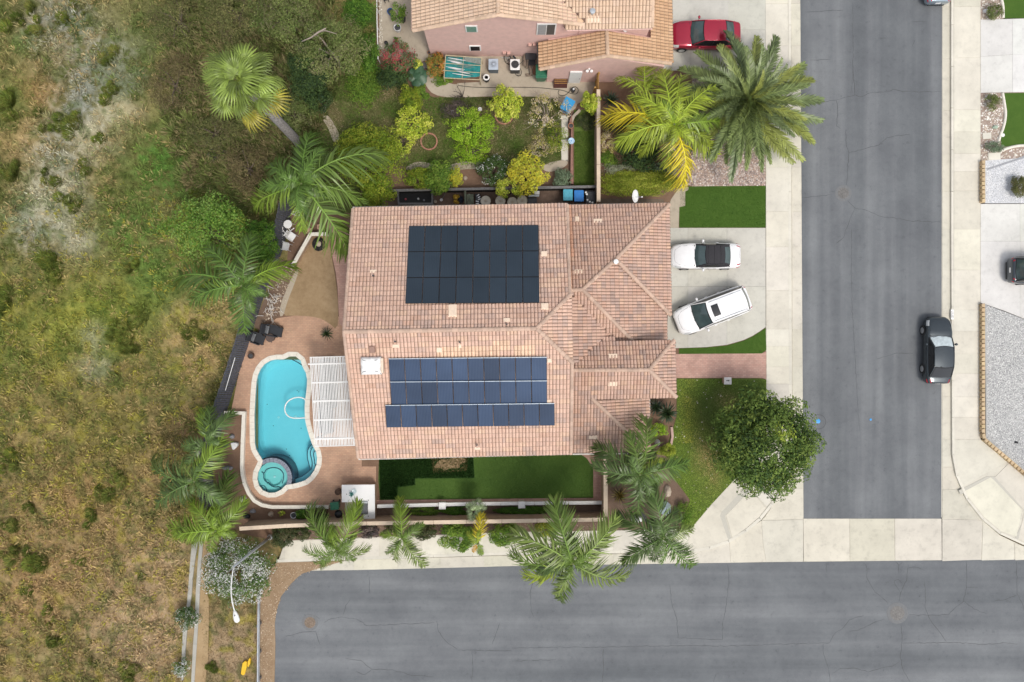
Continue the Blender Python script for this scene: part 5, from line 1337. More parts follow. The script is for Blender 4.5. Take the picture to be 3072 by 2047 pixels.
def arc_wall(r0, r1, z0, z1, nm, mat, parent, a0=-42, a1=123, seg=40):
 vs, fs = [], []
 for i in range(seg + 1):
  a = math.radians(a0 + (a1 - a0) * i / seg); c, s = math.cos(a), math.sin(a)
  vs += [(SPC.x + r0 * c, SPC.y + r0 * s, z0), (SPC.x + r1 * c, SPC.y + r1 * s, z0), (SPC.x + r1 * c, SPC.y + r1 * s, z1), (SPC.x + r0 * c, SPC.y + r0 * s, z1)]
  if i:
   k = 4 * i
   for j in range(4): fs.append((k - 4 + j, k + j, k + (j + 1) % 4, k - 4 + (j + 1) % 4))
 fs += [(3, 2, 1, 0), tuple(range(len(vs) - 4, len(vs)))]
 return MB(po).add(vs, fs).build(nm, mat, parent)
kr = m_per_px() / 2.704
dam = arc_wall(128 * kr, 142 * kr, zf, .0, 'spa_wall', M_WATERTILE, POOL)
for i in range(13):                                   # stones along the top of the spa wall
 a0 = -42 + 165 * i / 13; st = arc_wall(127 * kr, 163 * kr, -.03, .035, 'coping_stone', M_SPAWALL, POOL, a0 + .4, a0 + 165 / 13 - .4, 4)
dam2 = arc_wall(142 * kr, 172 * kr, zf, -.30, 'spa_wall', M_WATERTILE, POOL)
MB(po).cyl((SPC.x, SPC.y, zf + .01), 127 * kr, .72, 40).build('spa_floor', M_SPAPLASTER, POOL)
def step(px, z, nm='step', mat=M_PLASTER, line=True, parent=POOL):
 P = [ZP(a, b, z) for a, b in px]
 s = MB(po).prism([tuple(p[:2]) for p in P], zf, z).build(nm, mat, parent)
 return s
def tile_line(px, z, w=.05):
 P = [ZP(a, b, z) for a, b in smooth_poly(px, 2, False)]
 return MB(po).tube([p + Vector((0, 0, .012)) for p in P], w * .6, 6).build('edge_tile', M_WATERTILE, POOL)
bench = []
for i in range(36):
 a = 2 * math.pi * i / 36; bench.append((math.cos(a), math.sin(a)))
def spa_ring(r0, r1, z, a0=0, a1=360):
 vs, fs = [], []; sg = 36
 for i in range(sg + 1):
  a = math.radians(a0 + (a1 - a0) * i / sg)
  for r, zz in ((r0, zf), (r0, z), (r1, z)): vs.append((SPC.x + r * math.cos(a) * kr, SPC.y + r * math.sin(a) * kr, zz))
  if i: k = 3 * i; fs += [(k - 3, k - 2, k + 1, k), (k - 2, k - 1, k + 2, k + 1)]
 return MB(po).add(vs, fs).build('spa_bench', M_SPAPLASTER, POOL)
spa_ring(74, 126, -.32)
tile_line([(415, 1080), (430, 1050), (465, 1038), (510, 1036), (550, 1055), (572, 1090), (570, 1130), (558, 1165)], -.31)
tile_line([(392, 1070), (412, 1082), (408, 1125), (425, 1150), (455, 1158), (468, 1185), (500, 1195), (535, 1190), (552, 1208)], -.31)
tile_line([(385, 1185), (405, 1180), (428, 1195), (435, 1230)], -.31, .035)
stA = [(800, 850), (770, 880), (762, 940), (775, 1010), (790, 1055), (740, 1098), (668, 1126), (645, 1165), (742, 1143), (788, 1100), (826, 1048), (844, 990), (842, 940), (828, 890)]
stB = [(815, 868), (790, 910), (800, 960), (805, 1010), (820, 1040), (843, 990), (841, 940), (828, 890)]
step(stA, -.62); step([(806, 862), (784, 893), (785, 935), (800, 985), (806, 1040), (785, 1090), (826, 1045), (843, 990), (841, 940), (828, 892)], -.42); step([(824, 884), (808, 918), (818, 960), (822, 1000), (838, 1020), (844, 990), (841, 940)], -.22)
tile_line([(798, 850), (768, 882), (760, 940), (775, 1010), (790, 1055), (738, 1098), (668, 1127)], -.62); tile_line([(815, 862), (788, 895), (788, 935), (803, 985), (803, 1040), (780, 1062)], -.42); tile_line([(832, 890), (810, 920), (820, 965), (822, 1010), (842, 1040)], -.22)
step([(606, 138), (650, 130), (692, 146), (718, 178), (722, 204), (690, 185), (650, 165)], -.4); tile_line([(608, 144), (650, 165), (690, 185), (722, 207)], -.4)
iw = [(p.x, p.y) for p in inner]
ow = offset_closed(inner, .03)
MB(po).prism([tuple(p) for p in ow], -2.2, -.075).build('water', M_WATER, POOL)
P0 = resample([tuple(at(x, y, 0)[:2]) for x, y in POOL_PX], .46); nn = len(P0)
Pin = offset_closed(P0, -.03); Pout = offset_closed(P0, .30)
for i in range(nn):
 j = (i + 1) % nn
 c = (P0[i] + P0[j]) / 2
 def sh(p, q, t=.985): return p.lerp(q, 1 - t)
 q = [sh(Pin[i], Pin[j]), sh(Pin[j], Pin[i]), sh(Pout[j], Pout[i]), sh(Pout[i], Pout[j])]
 k = MB(po).prism([tuple(p) for p in q], -.06, .055).build('coping_stone', M_CREAM, POOL)
for a, b in ((530, 629), (668, 622), (498, 1110)):
 c = ZP(a, b, -1.31 if a != 498 else -.5); MB(po).cyl((c.x, c.y, c.z), .075, .04, 12).build('drain_cover', M_WHITE, POOL)
dk = MB(po)
for a, b in ((487, 697), (712, 717), (620, 938), (680, 410), (693, 422), (437, 523), (593, 886)):
 c = ZP(a, b, -1.315); dk.cyl((c.x, c.y, c.z), .03, .01, 8)
dk.build('debris', M_DARKGREY, POOL)
hose = [ZP(a, b, -.06) for a, b in smooth_poly([(748, 492), (740, 478), (715, 467), (680, 465), (640, 475), (605, 497), (583, 530), (578, 570), (592, 605), (620, 628), (655, 636), (700, 635), (745, 632)], 2, False)]
o = MB(hose[0]).tube(hose, .045, 8).build('pool_hose', M_WHITE, smooth=True); tag(o, 'white cleaner hose curled on the pool water', 'hose')

# --- pergola
PG = thing('pergola', 'white slatted pergola between the pool and the house', 'pergola', at(1010, 1205, 0))
po_ = PG.location; zp = 2.66
quad = [at(930, 1071, zp), at(1086, 1067, zp), at(1101, 1337, zp), at(946, 1341, zp)]
ns = 35
for i in range(ns):
 s = i / (ns - 1); a = quad[0].lerp(quad[1], s); b = quad[3].lerp(quad[2], s); d = (b - a).normalized(); w = Vector((-d.y, d.x, 0)) * .029 * random.uniform(.9, 1.1)
 jz = random.uniform(-.008, .008); jx = Vector((random.uniform(-.012, .012), 0, 0)); jx2 = Vector((random.uniform(-.012, .012), 0, 0))
 q = [a - w + jx, a + w + jx, b + w + jx2, b - w + jx2]
 MB(po_).prism([tuple(p[:2]) for p in q], zp - .04 + jz, zp + jz).build('slat', M_WHITE, PG)
for t in (.005, .082, .288, .493, .703, .913, .995):
 a = quad[0].lerp(quad[3], t); b = quad[1].lerp(quad[2], t); h = .10 if .02 < t < .98 else .05
 a = a - Vector((.16 if t == .082 else .0, 0, 0)); d = (b - a).normalized(); w = Vector((-d.y, d.x, 0)) * h / 2
 MB(po_).prism([tuple((a - w)[:2]), tuple((b - w)[:2]), tuple((b + w)[:2]), tuple((a + w)[:2])], zp - .02, zp + .028).build('beam', M_WHITE, PG)
for t in (.08, .5, .91):
 c = quad[0].lerp(quad[3], t) + Vector((.1, 0, 0)); MB(po_).box((c.x, c.y, (zp - .05) / 2), (.13, .13, zp - .05)).build('post', M_WHITE, PG)
 c2 = quad[1].lerp(quad[2], t); MB(po_).box(((c.x + c2.x) / 2, (c.y + c2.y) / 2, zp - .12), (abs(c2.x - c.x), .06, .14)).build('rafter', M_WHITE, PG)
M_GREYFAB = plain('grey_fabric', (.16, .165, .175), .95, var=.2)
c = at(985, 1150, 0); t = thing('outdoor_sofa', 'grey outdoor sofa half seen through the pergola slats', 'sofa', c)
MB().box((0, 0, .22), (1.0, 3.0, .30)).build('seat', M_GREYFAB, t, bevel=.04); MB().box((.58, 0, .45), (.18, 3.2, .62)).build('backrest', M_GREYFAB, t, bevel=.04)
for s in (-1, 1): MB().box((0, s * 1.58, .36), (1.0, .16, .42)).build('armrest', M_GREYFAB, t, bevel=.03)
c = at(985, 1255, 0); t = thing('patio_table', 'long grey patio table half seen through the pergola slats', 'table', c)
MB().box((0, 0, .70), (.95, 1.9, .05)).build('tabletop', M_GREYFAB, t)
for sx in (-1, 1):
 for sy in (-1, 1): MB().box((sx * .4, sy * .85, .34), (.07, .07, .68)).build('leg', M_DARKGREY, t)

# --- walls and ledges
def wall_run(name, label, pts, h, th, mat, cap=None, capw=.0, caph=.06, cat='wall', z0=-.1, seglen=2.4):
 """pts: photo pixels of the top centre line."""
 W = [at(p[0], p[1], h) for p in pts]
 t = thing(name, label, cat, (W[0].x, W[0].y, 0)); o = t.location
 L, R, CL, CR = [], [], [], []
 for i, p in enumerate(W):
  d0 = (W[i] - W[i - 1]).normalized() if i else (W[1] - W[0]).normalized(); d1 = (W[i + 1] - W[i]).normalized() if i < len(W) - 1 else d0
  d = (d0 + d1).normalized(); n = Vector((-d.y, d.x, 0)); k = 1 / max(.4, d.dot(d1))
  L.append(p + n * th / 2 * k); R.append(p - n * th / 2 * k); CL.append(p + n * (th / 2 + capw) * k); CR.append(p - n * (th / 2 + capw) * k)
 MB(o).prism([tuple(p[:2]) for p in L] + [tuple(p[:2]) for p in reversed(R)], z0, h - (caph if cap else 0)).build('body', mat, t)
 if cap:
  for i in range(len(W) - 1):
   m = max(1, round((W[i + 1] - W[i]).length / seglen))
   for k in range(m):
    a, b = k / m + .0015, (k + 1) / m - .0015
    q = [CL[i].lerp(CL[i + 1], a), CL[i].lerp(CL[i + 1], b), CR[i].lerp(CR[i + 1], b), CR[i].lerp(CR[i + 1], a)]
    MB(o).prism([tuple(p[:2]) for p in q], h - caph + .002, h).build('cap_stone', cap, t)
 return t
wall_run('garden_wall', 'long tan stucco garden wall along the cross street', [(718, 1586.5), (860, 1578), (1000, 1572.5), (1400, 1566), (1822, 1559)], 1.9, .15, M_STUCCO_TAN, M_CAP_TAN, .05)
wall_run('garden_wall', 'short tan stucco wall closing the back lawn on the house corner side', [(1817, 1362), (1817, 1552)], 1.9, .15, M_STUCCO_TAN, M_CAP_TAN, .06)
wall_run('garden_wall', 'tall tan block wall between the weedy yard and the palm bed', [(1795.5, 268), (1796, 606)], 1.8, .15, M_STUCCO_TAN, M_CAP_TAN, .045)
wl = wall_run('ledge_wall', 'low white ledge along the back lawn with two square caps', [(1131, 1519.5), (1400, 1512.5), (1808, 1508.5)], .5, .14, M_CREAM, M_WHITE, .045, .05)
for px, py in ((1327, 1518), (1565, 1515)):
 c = at(px, py, .72); p = MB(wl.location).box((c.x, c.y, .34), (.36, .36, .7)).build('pillar', M_CREAM, wl); MB(wl.location).box((c.x, c.y, .72), (.46, .46, .06)).build('pillar_cap', M_WHITE, p, bevel=.01)
wall_run('ledge_wall', 'low cream ledge curving round the pool corner', [(672, 1238.5), (731, 1240), (727, 1330), (725, 1402), (727, 1425), (733, 1452), (745, 1480), (762, 1503), (785, 1516), (815, 1522), (986, 1522)], .42, .15, M_CREAM, M_CREAM, .04, .05)
wall_run('retaining_wall', 'cream retaining wall with a kink round the sandy patch', [(872, 806), (884, 786), (931, 703), (984, 702)], .75, .14, M_STUCCO_TAN, M_CREAM, .05, .06)
wall_run('brick_ledge', 'low brown ledge beside the narrow grass strip', [(1708, 382), (1715, 350), (1715.5, 552)], .4, .18, plain('brown_brick', (.25, .135, .105), .9, var=.2, scale=9), plain('brown_brick_cap', (.30, .165, .13), .9, var=.2, scale=9), .01, .07, seglen=.42)
wall_run('brick_ledge', 'curved grey stone ledge behind the lemon bush', [(1712, 372), (1722, 348), (1740, 330)], .35, .16, M_OLDCONC, M_OLDCONC, .01, .06, seglen=.4)
wall_run('planter_edge', 'pink strip of edging below the spiky dark plant', [(2015, 1282), (2018, 1310), (2012, 1340)], .14, .16, M_OLDCONC, plain('pink_edging', (.52, .36, .31), .9), .0, .05, cat='edging')
pil = at(2183, 1143, .75); t = thing('entry_pillar', 'square pale pillar with a small lamp fitting, beside the paver walk', 'pillar', (pil.x, pil.y, 0))
MB().box((0, 0, .33), (.36, .36, .8)).build('shaft', M_STUCCO_TAN, t); MB().box((0, 0, .76), (.50, .48, .06)).build('cap', plain('pale_pillar_cap', (.70, .66, .64), .8), t, bevel=.01)
for s in (-1, 1): MB().cyl((s * .055, .02, .79), .045, .02, 10).build('fitting', M_DARKGREY, t)
def board_wall(name, label, pts, h, mat, cap, bw=.15, th=.04):
 W = [at(p[0], p[1], h) for p in pts]; t = thing(name, label, 'fence', (W[0].x, W[0].y, 0)); o = t.location
 for a, b in zip(W[:-1], W[1:]):
  d = (b - a); L = d.length; d.normalize(); n = Vector((-d.y, d.x, 0)); m = round(L / bw)
  for i in range(m):
   c = a + d * (i + .5) * L / m + n * random.uniform(-.006, .006)
   hh = h - .05 - random.uniform(0, .02)
   MB(o).box((c.x, c.y, hh / 2), (L / m - .014, th, hh), math.atan2(d.y, d.x)).build('board', mat, t)
  MB(o).box(((a.x + b.x) / 2, (a.y + b.y) / 2, h - .02), (L, .17, .045), math.atan2(d.y, d.x)).build('rail', cap, t)
 return t
board_wall('board_wall', 'dark board wall with a grey top rail along the side yard', [(1164, 572), (1480, 566), (1790, 560)], 1.0, M_WOODBLACK, M_WOODGREY)

# --- dark picket fence leaning along the slope
def picket_fence():
 base = [(880, 600), (868, 660), (846, 760), (800, 860), (758, 990), (750, 1020), (688, 1205), (673, 1257), (640, 1370), (636, 1420), (648, 1520)]
 base = smooth_poly(base, 1, False)
 t = thing('picket_fence', 'dark blue grey picket fence between the patio and the dry slope', 'fence', at(*base[0], 0)); o = t.location
 hgt, lean = 1.6, .38
 B = [at(p[0], p[1], 0) for p in base]
 P = resample([(p.x, p.y) for p in B], .145, False)
 for i in range(len(P) - 1):
  a, b = P[i], P[i + 1]; d = Vector((b.x - a.x, b.y - a.y, 0)).normalized(); out = Vector((d.y, -d.x, 0))
  if out.x > 0: out = -out
  a3, b3 = Vector((a.x, a.y, 0)), Vector((b.x, b.y, 0)); g = .012
  hh = hgt + random.uniform(-.03, .03); ln = lean + random.uniform(-.02, .02); k = random.uniform(-.012, .012)
  up = Vector((0, 0, hh)) + out * ln; th = -out * .03
  q = [a3 + d * g + out * k, b3 - d * g + out * k]
  vs = [q[0], q[1], q[1] + up, q[0] + up]; vs += [v + th for v in vs]
  MB(o).add(vs, [(0, 1, 2, 3), (7, 6, 5, 4), (1, 0, 4, 5), (2, 1, 5, 6), (3, 2, 6, 7), (0, 3, 7, 4)]).build('picket', M_WOODDARK, t)
 for f in (.25, .85):
  MB(o).tube([Vector((p.x, p.y, hgt * f)) + Vector((-lean * f * .95 - .05, lean * f * .25, 0)) for p in P[::4]], .035, 5).build('rail', M_WOODDARK, t)
picket_fence()
a = at(705, 1073, 1.5); b = at(676, 1172, 1.3)
t = thing('pool_net', 'long white pool pole with a blue net head, lying on the dark fence', 'pool net', a)
MB(a).tube([a, b], .022, 8).build('pole', M_WHITE, t); M_BLUENET = plain('blue_plastic', (.02, .13, .50), .5)
MB(b).lathe((0, 0, 0), [(.0, -.02), (.16, -.02), (.20, 0), (.18, .04), (.1, .02), (0, .015)], 14).build('net_head', M_BLUENET, t).location = b - a

# --- block retaining wall across the street: each block a part
def block_me():
 b = MB(); vs = [(-.145, -.11, 0), (.145, -.11, 0), (.11, .11, 0), (-.11, .11, 0), (-.135, -.10, .115), (.135, -.10, .115), (.10, .105, .115), (-.10, .105, .115)]
 b.add(vs, [(3, 2, 1, 0), (4, 5, 6, 7), (0, 1, 5, 4), (1, 2, 6, 5), (2, 3, 7, 6), (3, 0, 4, 7)]); return b.mesh('block')
BLOCK = block_me(); M_BLOCK = concrete('tan_block', (.55, .42, .27), .1, .25); BLOCK.materials.append(M_BLOCK)
def block_wall(label, pts, courses=3):
 W = [at(p[0], p[1], .36) for p in pts]; t = thing('block_wall', label, 'wall', (W[0].x, W[0].y, 0)); o = t.location
 for a, b in zip(W[:-1], W[1:]):
  d = b - a; d.z = 0; L = d.length; d.normalize(); n = round(L / .30); ang = math.atan2(d.y, d.x)
  for c in range(courses):
   for i in range(n):
    p = a + d * ((i + .5 + (.5 if c % 2 else 0)) * L / n);
    if c % 2 and i == n - 1: continue
    k = link('block', BLOCK, None, t, (p.x - o.x + random.uniform(-.006, .006), p.y - o.y, .01 + c * .12)); k.rotation_euler = (0, 0, ang + random.uniform(-.03, .03))
    s = L / n / .30; k.scale = (s, 1, 1); v = random.uniform(.86, 1.1); k.color = (v, v * random.uniform(.97, 1.02), v * random.uniform(.92, 1.0), 1)
block_wall('short tan block wall beside the white gravel yard', [(2951.5, 608), (2951.5, 480)])
block_wall('long bent tan block wall round the grey gravel yard', [(3210, 1532), (3072, 1418), (2955, 1318), (2951, 1300), (2951, 910)])

# --- outdoor kitchen
M_WHITETOP = plain('white_counter', (.82, .82, .82), .35, var=.02)
c = at(1075, 1505, 0); t = thing('outdoor_kitchen', 'white L shaped outdoor counter with a built in grill', 'counter', c); o = t.location
zk = .92
L1 = [at(1025, 1455, zk), at(1124, 1454, zk), at(1125, 1558, zk), at(1090, 1558, zk), at(1090, 1507, zk), at(1025, 1507.5, zk)]
def shrink(P, s): q = sum(P, Vector()) / len(P); return [p + (q - p).normalized() * s for p in P]
MB(o).prism([tuple(p[:2]) for p in shrink(L1, .08)], 0, zk - .06).build('base', M_STUCCO_TAN, t); MB(o).prism([tuple(p[:2]) for p in L1], zk - .058, zk).build('countertop', M_WHITETOP, t, bevel=.01)
g1, g2 = at(1084, 1508, zk), at(1104, 1543, zk)
gr = MB(o).box(((g1.x + g2.x) / 2, (g1.y + g2.y) / 2, zk + .03), (abs(g2.x - g1.x), abs(g1.y - g2.y), .07)).build('grill', M_DARKGREY, t, bevel=.01)
bars = MB(o)
for i in range(8): x = g1.x + .03 + i * (g2.x - g1.x - .06) / 7; bars.tube([(x, g1.y - .04, zk + .075), (x, g2.y + .04, zk + .075)], .008, 5)
bars.build('grate', M_GALV, gr)
hd = at(1094, 1507, zk); MB(o).box((hd.x, hd.y, zk + .06), (.46, .10, .12)).build('grill_lid', M_GALV, gr, bevel=.01)
for px, py in ((1083, 1500), (1105, 1501), (1105, 1549), (1040, 1483)): k = at(px, py, zk); MB(o).cyl((k.x, k.y, zk), .03, .015, 10).build('fitting', M_DARKGREY, t)
sheet('kitchen_floor', [(1035, 1508), (1085, 1508), (1085, 1551), (1037, 1551)], .045, M_GUTTER, 'pale concrete floor inside the white counter')
c = at(1054, 1528, .06); o2 = MB(c).cyl((c.x, c.y, .046), .05, .03, 10).build('floor_drain', M_DARKGREY); tag(o2, 'small dark drain in the pale floor inside the white counter', 'drain')
M_GREENPL = plain('dark_green_plastic', (.025, .15, .085), .45, var=.15); M_TEALPL = plain('teal_plastic', (.04, .30, .42), .4, var=.08); M_BLUEPL = plain('bright_blue_plastic', (.02, .19, .56), .4, var=.08); M_SKYPL = plain('sky_blue_plastic', (.03, .30, .62), .4, var=.08)

def wheelie_bin(label, px, py, rot, mat, lid=None, h=1.02, w=.58, d=.70, grp=None):
 c = at(px, py, h); t = thing('wheelie_bin', label, 'bin', (c.x, c.y, 0), rot, grp)
 b = MB(); vs = [(-w * .40, -d * .38, .06), (w * .40, -d * .38, .06), (w * .40, d * .36, .06), (-w * .40, d * .36, .06), (-w / 2, -d / 2, h - .08), (w / 2, -d / 2, h - .08), (w / 2, d / 2, h - .08), (-w / 2, d / 2, h - .08)]
 b.add(vs, [(3, 2, 1, 0), (4, 5, 6, 7), (0, 1, 5, 4), (1, 2, 6, 5), (2, 3, 7, 6), (3, 0, 4, 7)]); b.build('body', mat, t, bevel=.03)
 l = MB(); l.box((0, 0, h - .035), (w + .05, d + .05, .07)); l.box((0, .02, h + .008), (w - .12, d - .2, .03)); l.build('lid', lid or mat, t, bevel=.025)
 MB().tube([(-w * .42, d / 2 + .07, h - .06), (w * .42, d / 2 + .07, h - .06)], .02, 6).build('handle', M_BLACKPLASTIC, t)
 for s in (-1, 1):
  wb = MB(); wb.cyl((0, 0, -.03), .11, .06, 14); wb.v = [(s * w * .40 + v[2], d * .40 + v[0], .11 + v[1]) for v in wb.v]; wb.build('wheel', M_RUBBER, t)
 return t
wheelie_bin('pale teal wheelie bin in the brown side yard', 1704, 585, 0, M_TEALPL, plain('pale_teal_lid', (.08, .38, .50), .4), grp='bins in the side yard')
wheelie_bin('bright blue wheelie bin between the teal and the black one', 1737, 588, 0, M_BLUEPL, grp='bins in the side yard')
wheelie_bin('black wheelie bin with white rags against the block wall', 1772, 592, 0, M_BLACKPLASTIC, grp='bins in the side yard')
wheelie_bin('sky blue wheelie bin standing askew on the concrete path', 1703, 314, math.radians(150), M_SKYPL, h=1.05, w=.66, d=.85)
wheelie_bin('dark green bin under the garage eave of the pink house', 1624, 214, 0, M_GREENPL, h=1.15, w=.7, d=.85)
rg = MB(at(1772, 596, 1.08))
for px, py in ((1758, 577), (1761, 583), (1763, 600), (1770, 606), (1778, 608)): q = at(px, py, 1.08); rg.lathe((q.x, q.y, 1.0), [(0, 0), (.05, .01), (.07, .05), (.03, .08), (0, .085)], 8)
tag(rg.build('white_rag', M_WHITE), 'scattered white rags lying on the black bin', 'rags')
b_ = wheelie_bin('green lidded cart beside the black kettle grill', 1003, 1519, .1, M_GREENPL, h=.85, w=.52, d=.46)
c = at(1013, 1545, .75); t = thing('kettle_grill', 'black kettle grill beside the white counter', 'grill', (c.x, c.y, 0))
MB().lathe((0, 0, .5), [(0, -.18), (.18, -.13), (.27, 0), (.27, .03), (.22, .14), (.1, .21), (0, .22)], 18).build('kettle', M_BLACKPLASTIC, t, True)
for a in (0.5, 2.6, 4.7): MB().tube([(.16 * math.cos(a), .16 * math.sin(a), .42), (.28 * math.cos(a), .28 * math.sin(a), 0)], .015, 6).build('leg', M_GALV, t)
MB().tube([(-.05, 0, .72), (-.05, 0, .76), (.05, 0, .76), (.05, 0, .72)], .012, 6).build('handle', M_DARKGREY, t)
for px, py, r, h, lb in ((1013, 1477, 9.5, .45, 'round brown stool beside the white counter'), (751, 1068, 9, .4, 'round brown pot beside the dark fence near the pool')):
 c = at(px, py, h); t = thing('stool' if h > .42 else 'flower_pot', lb, 'stool' if h > .42 else 'pot', (c.x, c.y, 0)); k = r * m_per_px(h)
 MB().lathe((0, 0, 0), [(k * .7, 0), (k, h * .4), (k, h), (k * .86, h), (k * .8, h - .06), (0, h - .06)], 16).build('body', plain('brown_wicker_%d' % px, (.12, .07, .05), .8, var=.3, scale=30), t)
 MB().lathe((0, 0, h - .055), [(0, .0), (k * .78, 0), (k * .7, .025), (0, .035)], 14).build('cushion' if h > .42 else 'soil', M_DARKGREY if h < .42 else plain('dark_brown_cushion', (.08, .045, .03), .9), t)
c = at(1056, 1482, zk); t = thing('potted_plant', 'small blue green plant with a glass dish on the white counter', 'plant', (c.x, c.y, zk))
MB().lathe((0, 0, 0), [(.08, 0), (.11, .14), (.1, .14), (0, .12)], 12).build('pot', plain('teal_pot', (.05, .22, .24), .3), t);
lf = MB()
for i in range(16):
 a = i * 2.4; r = .05 + .012 * i; lf.add([(0, 0, .12), (r * math.cos(a - .25) * .7, r * math.sin(a - .25) * .7, .2), (r * math.cos(a), r * math.sin(a), .18), (r * math.cos(a + .25) * .7, r * math.sin(a + .25) * .7, .2)], [(0, 1, 2, 3)])
lf.build('leaves', plain('blue_green_leaf', (.08, .25, .22), .5), t)
c = at(1063, 1474, zk); o2 = MB(c).lathe((c.x, c.y, zk), [(.0, .0), (.10, .0), (.17, .05), (.16, .05), (.1, .012), (0, .012)], 16).build('dish', plain('pale_glass_dish', (.62, .72, .74), .1), smooth=True); tag(o2, 'pale glass dish on the white counter next to the small plant', 'dish')

# --- loungers, patio seats, pots on the patio
M_WICKER = plain('black_wicker', (.022, .024, .03), .7, var=.35, scale=30)
def lounge_chair(label, px, py, rz, l=1.25, split=.42):
 t = thing('lounge_chair', label, 'lounge chair', at(px, py, .03), rz, 'black lounge chairs on the patio')
 MB().box((l * .13, 0, .32), (l * .68, .66, .14)).build('seat', M_WICKER, t, bevel=.03)
 MB().box((-l * .42, 0, .56), (.12, .68, .62), 0, (0, -.45)).build('backrest', M_WICKER, t, bevel=.03)
 MB().box((-l * .30, 0, .50), (.42, .54, .09), 0, (0, -.5)).build('cushion', M_GREYFAB, t, bevel=.03)
 for s in (-1, 1): MB().box((-.02, s * .36, .46), (l * .6, .07, .30)).build('armrest', M_WICKER, t)
 for sx in (-1, 1):
  for sy in (-1, 1): MB().box((sx * l * .4, sy * .28, .13), (.06, .06, .26)).build('leg', M_WICKER, t)
lounge_chair('black lounge chair with grey cushion, open to the pool patio', 824, 993, math.radians(-12), 1.35)
lounge_chair('black lounge chair pushed against the dark fence', 778, 1016, math.radians(-20), 1.0)
c = at(810, 1014, .5); t = thing('side_table', 'round brown side table between the black lounge chairs', 'table', (c.x, c.y, .03))
MB().lathe((0, 0, 0), [(.22, 0), (.2, .2), (.27, .44), (.29, .46), (.29, .5), (0, .5)], 18).build('tabletop', plain('brown_resin', (.09, .06, .05), .6, var=.3, scale=14), t)
for a in (.4, 2.5, 4.6): MB().tube([(.2 * math.cos(a), .2 * math.sin(a), .2), (.34 * math.cos(a), .34 * math.sin(a), .0)], .02, 6).build('leg', M_DARKGREY, t)
def garden_chair(label, px, py, rz):
 t = thing('garden_chair', label, 'chair', at(px, py, .02), rz, 'white garden chairs by the dark fence')
 MB().box((0, 0, .42), (.46, .46, .04)).build('seat', M_WHITEPLASTIC, t, bevel=.02)
 sl = MB()
 for k in range(5): sl.box((-.25, -.18 + k * .09, .66), (.03, .055, .46), 0, (0, -.25))
 sl.box((-.31, 0, .90), (.035, .46, .07)); sl.build('backrest', M_WHITEPLASTIC, t)
 for s in (-1, 1):
  MB().tube([(-.22, s * .25, .62), (.22, s * .26, .60), (.23, s * .25, .02)], .022, 6).build('armrest', M_WHITEPLASTIC, t)
  MB().tube([(-.22, s * .21, .42), (-.27, s * .22, .0)], .022, 6).build('leg', M_WHITEPLASTIC, t)
garden_chair('white garden chair standing square to the dark fence', 863, 742, 2.9)
garden_chair('white slatted garden chair between table and small chair', 880, 713, -.6)
garden_chair('white garden chair half hidden under the palm fronds', 901, 640, 1.1)
t = thing('garden_table', 'white round garden table against the dark fence', 'table', at(873, 678, .03)); M_ = MB(); M_.lathe((0, 0, 0), [(.27, .70), (.29, .72), (.27, .74), (0, .74)], 20); M_.build('tabletop', M_WHITEPLASTIC, t)
for a in (.3, 1.87, 3.44, 5.0): MB().tube([(.2 * math.cos(a), .2 * math.sin(a), .7), (.3 * math.cos(a), .3 * math.sin(a), 0)], .018, 6).build('leg', M_WHITEPLASTIC, t)
t = thing('tubular_frame', 'white tubular frame leaning by the garden table', 'frame', at(862, 706, .1))
MB().tube([(-.32, -.75, .02), (-.25, -.1, .3), (-.15, .55, .55), (.1, .62, .56), (.35, .2, .5), (.62, .42, .5)], .035, 7).build('bar', M_WHITEPLASTIC, t); MB().tube([(-.2, .3, .42), (.05, .0, .35), (.3, -.35, .3)], .03, 7).build('bar', M_WHITEPLASTIC, t)
def pot(label, px, py, r_px, h, mat, soil=True, name='flower_pot', z0=.0):
 c = at(px, py, h + z0); k = r_px * m_per_px(h + z0); t = thing(name, label, 'pot', (c.x, c.y, z0))
 MB().lathe((0, 0, 0), [(k * .68, 0), (k * .96, h * .85), (k, h * .88), (k, h), (k * .86, h), (k * .80, h - .07), (0, h - .07)], 16).build('pot', mat, t)
 if soil: MB().lathe((0, 0, h - .068), [(0, 0), (k * .78, 0), (k * .6, .02), (0, .03)], 12).build('soil', M_DARKGREY, t)
 return t
M_TERRA = plain('terracotta', (.45, .21, .12), .8, var=.15); M_TERRAPALE = plain('pale_terracotta', (.56, .36, .27), .85, var=.12)
def hexpot(label, px, py):
 c = at(px, py, .4); t = thing('flower_pot', label, 'pot', (c.x, c.y, 0)); MB().lathe((0, 0, 0), [(.16, 0), (.23, .4), (.16, .4), (.14, .3), (0, .3)], 5).build('pot', M_TERRAPALE, t); MB().lathe((0, 0, .302), [(0, 0), (.13, 0), (0, .03)], 8).build('soil', M_SOIL, t)
hexpot('five sided pale terracotta pot above the retaining wall', 960, 681)
c = at(926, 692, .25); o2 = MB(c).lathe((c.x, c.y, 0), [(.22, 0), (.25, .12), (.22, .22), (.1, .27), (0, .28)], 14).build('boulder', M_TERRAPALE, smooth=True); tag(o2, 'rounded pinkish boulder at the kink of the retaining wall', 'boulder')
pot('small black pot at the corner of the tiled house', 1041, 743, 6.5, .4, M_BLACKPLASTIC)
c = at(957, 733, .05); t = thing('hose_coil', 'coil of black hose with a tan stone inside, lying on the sand', 'hose', c); hb = []
for i in range(130):
 a = i * .33; r = .33 + .11 * math.sin(i * .05 + 1) + random.uniform(-.015, .015); hb.append((r * math.cos(a) * .93, r * math.sin(a) * 1.05, .03 + .0013 * i + .02 * math.sin(i * .21)))
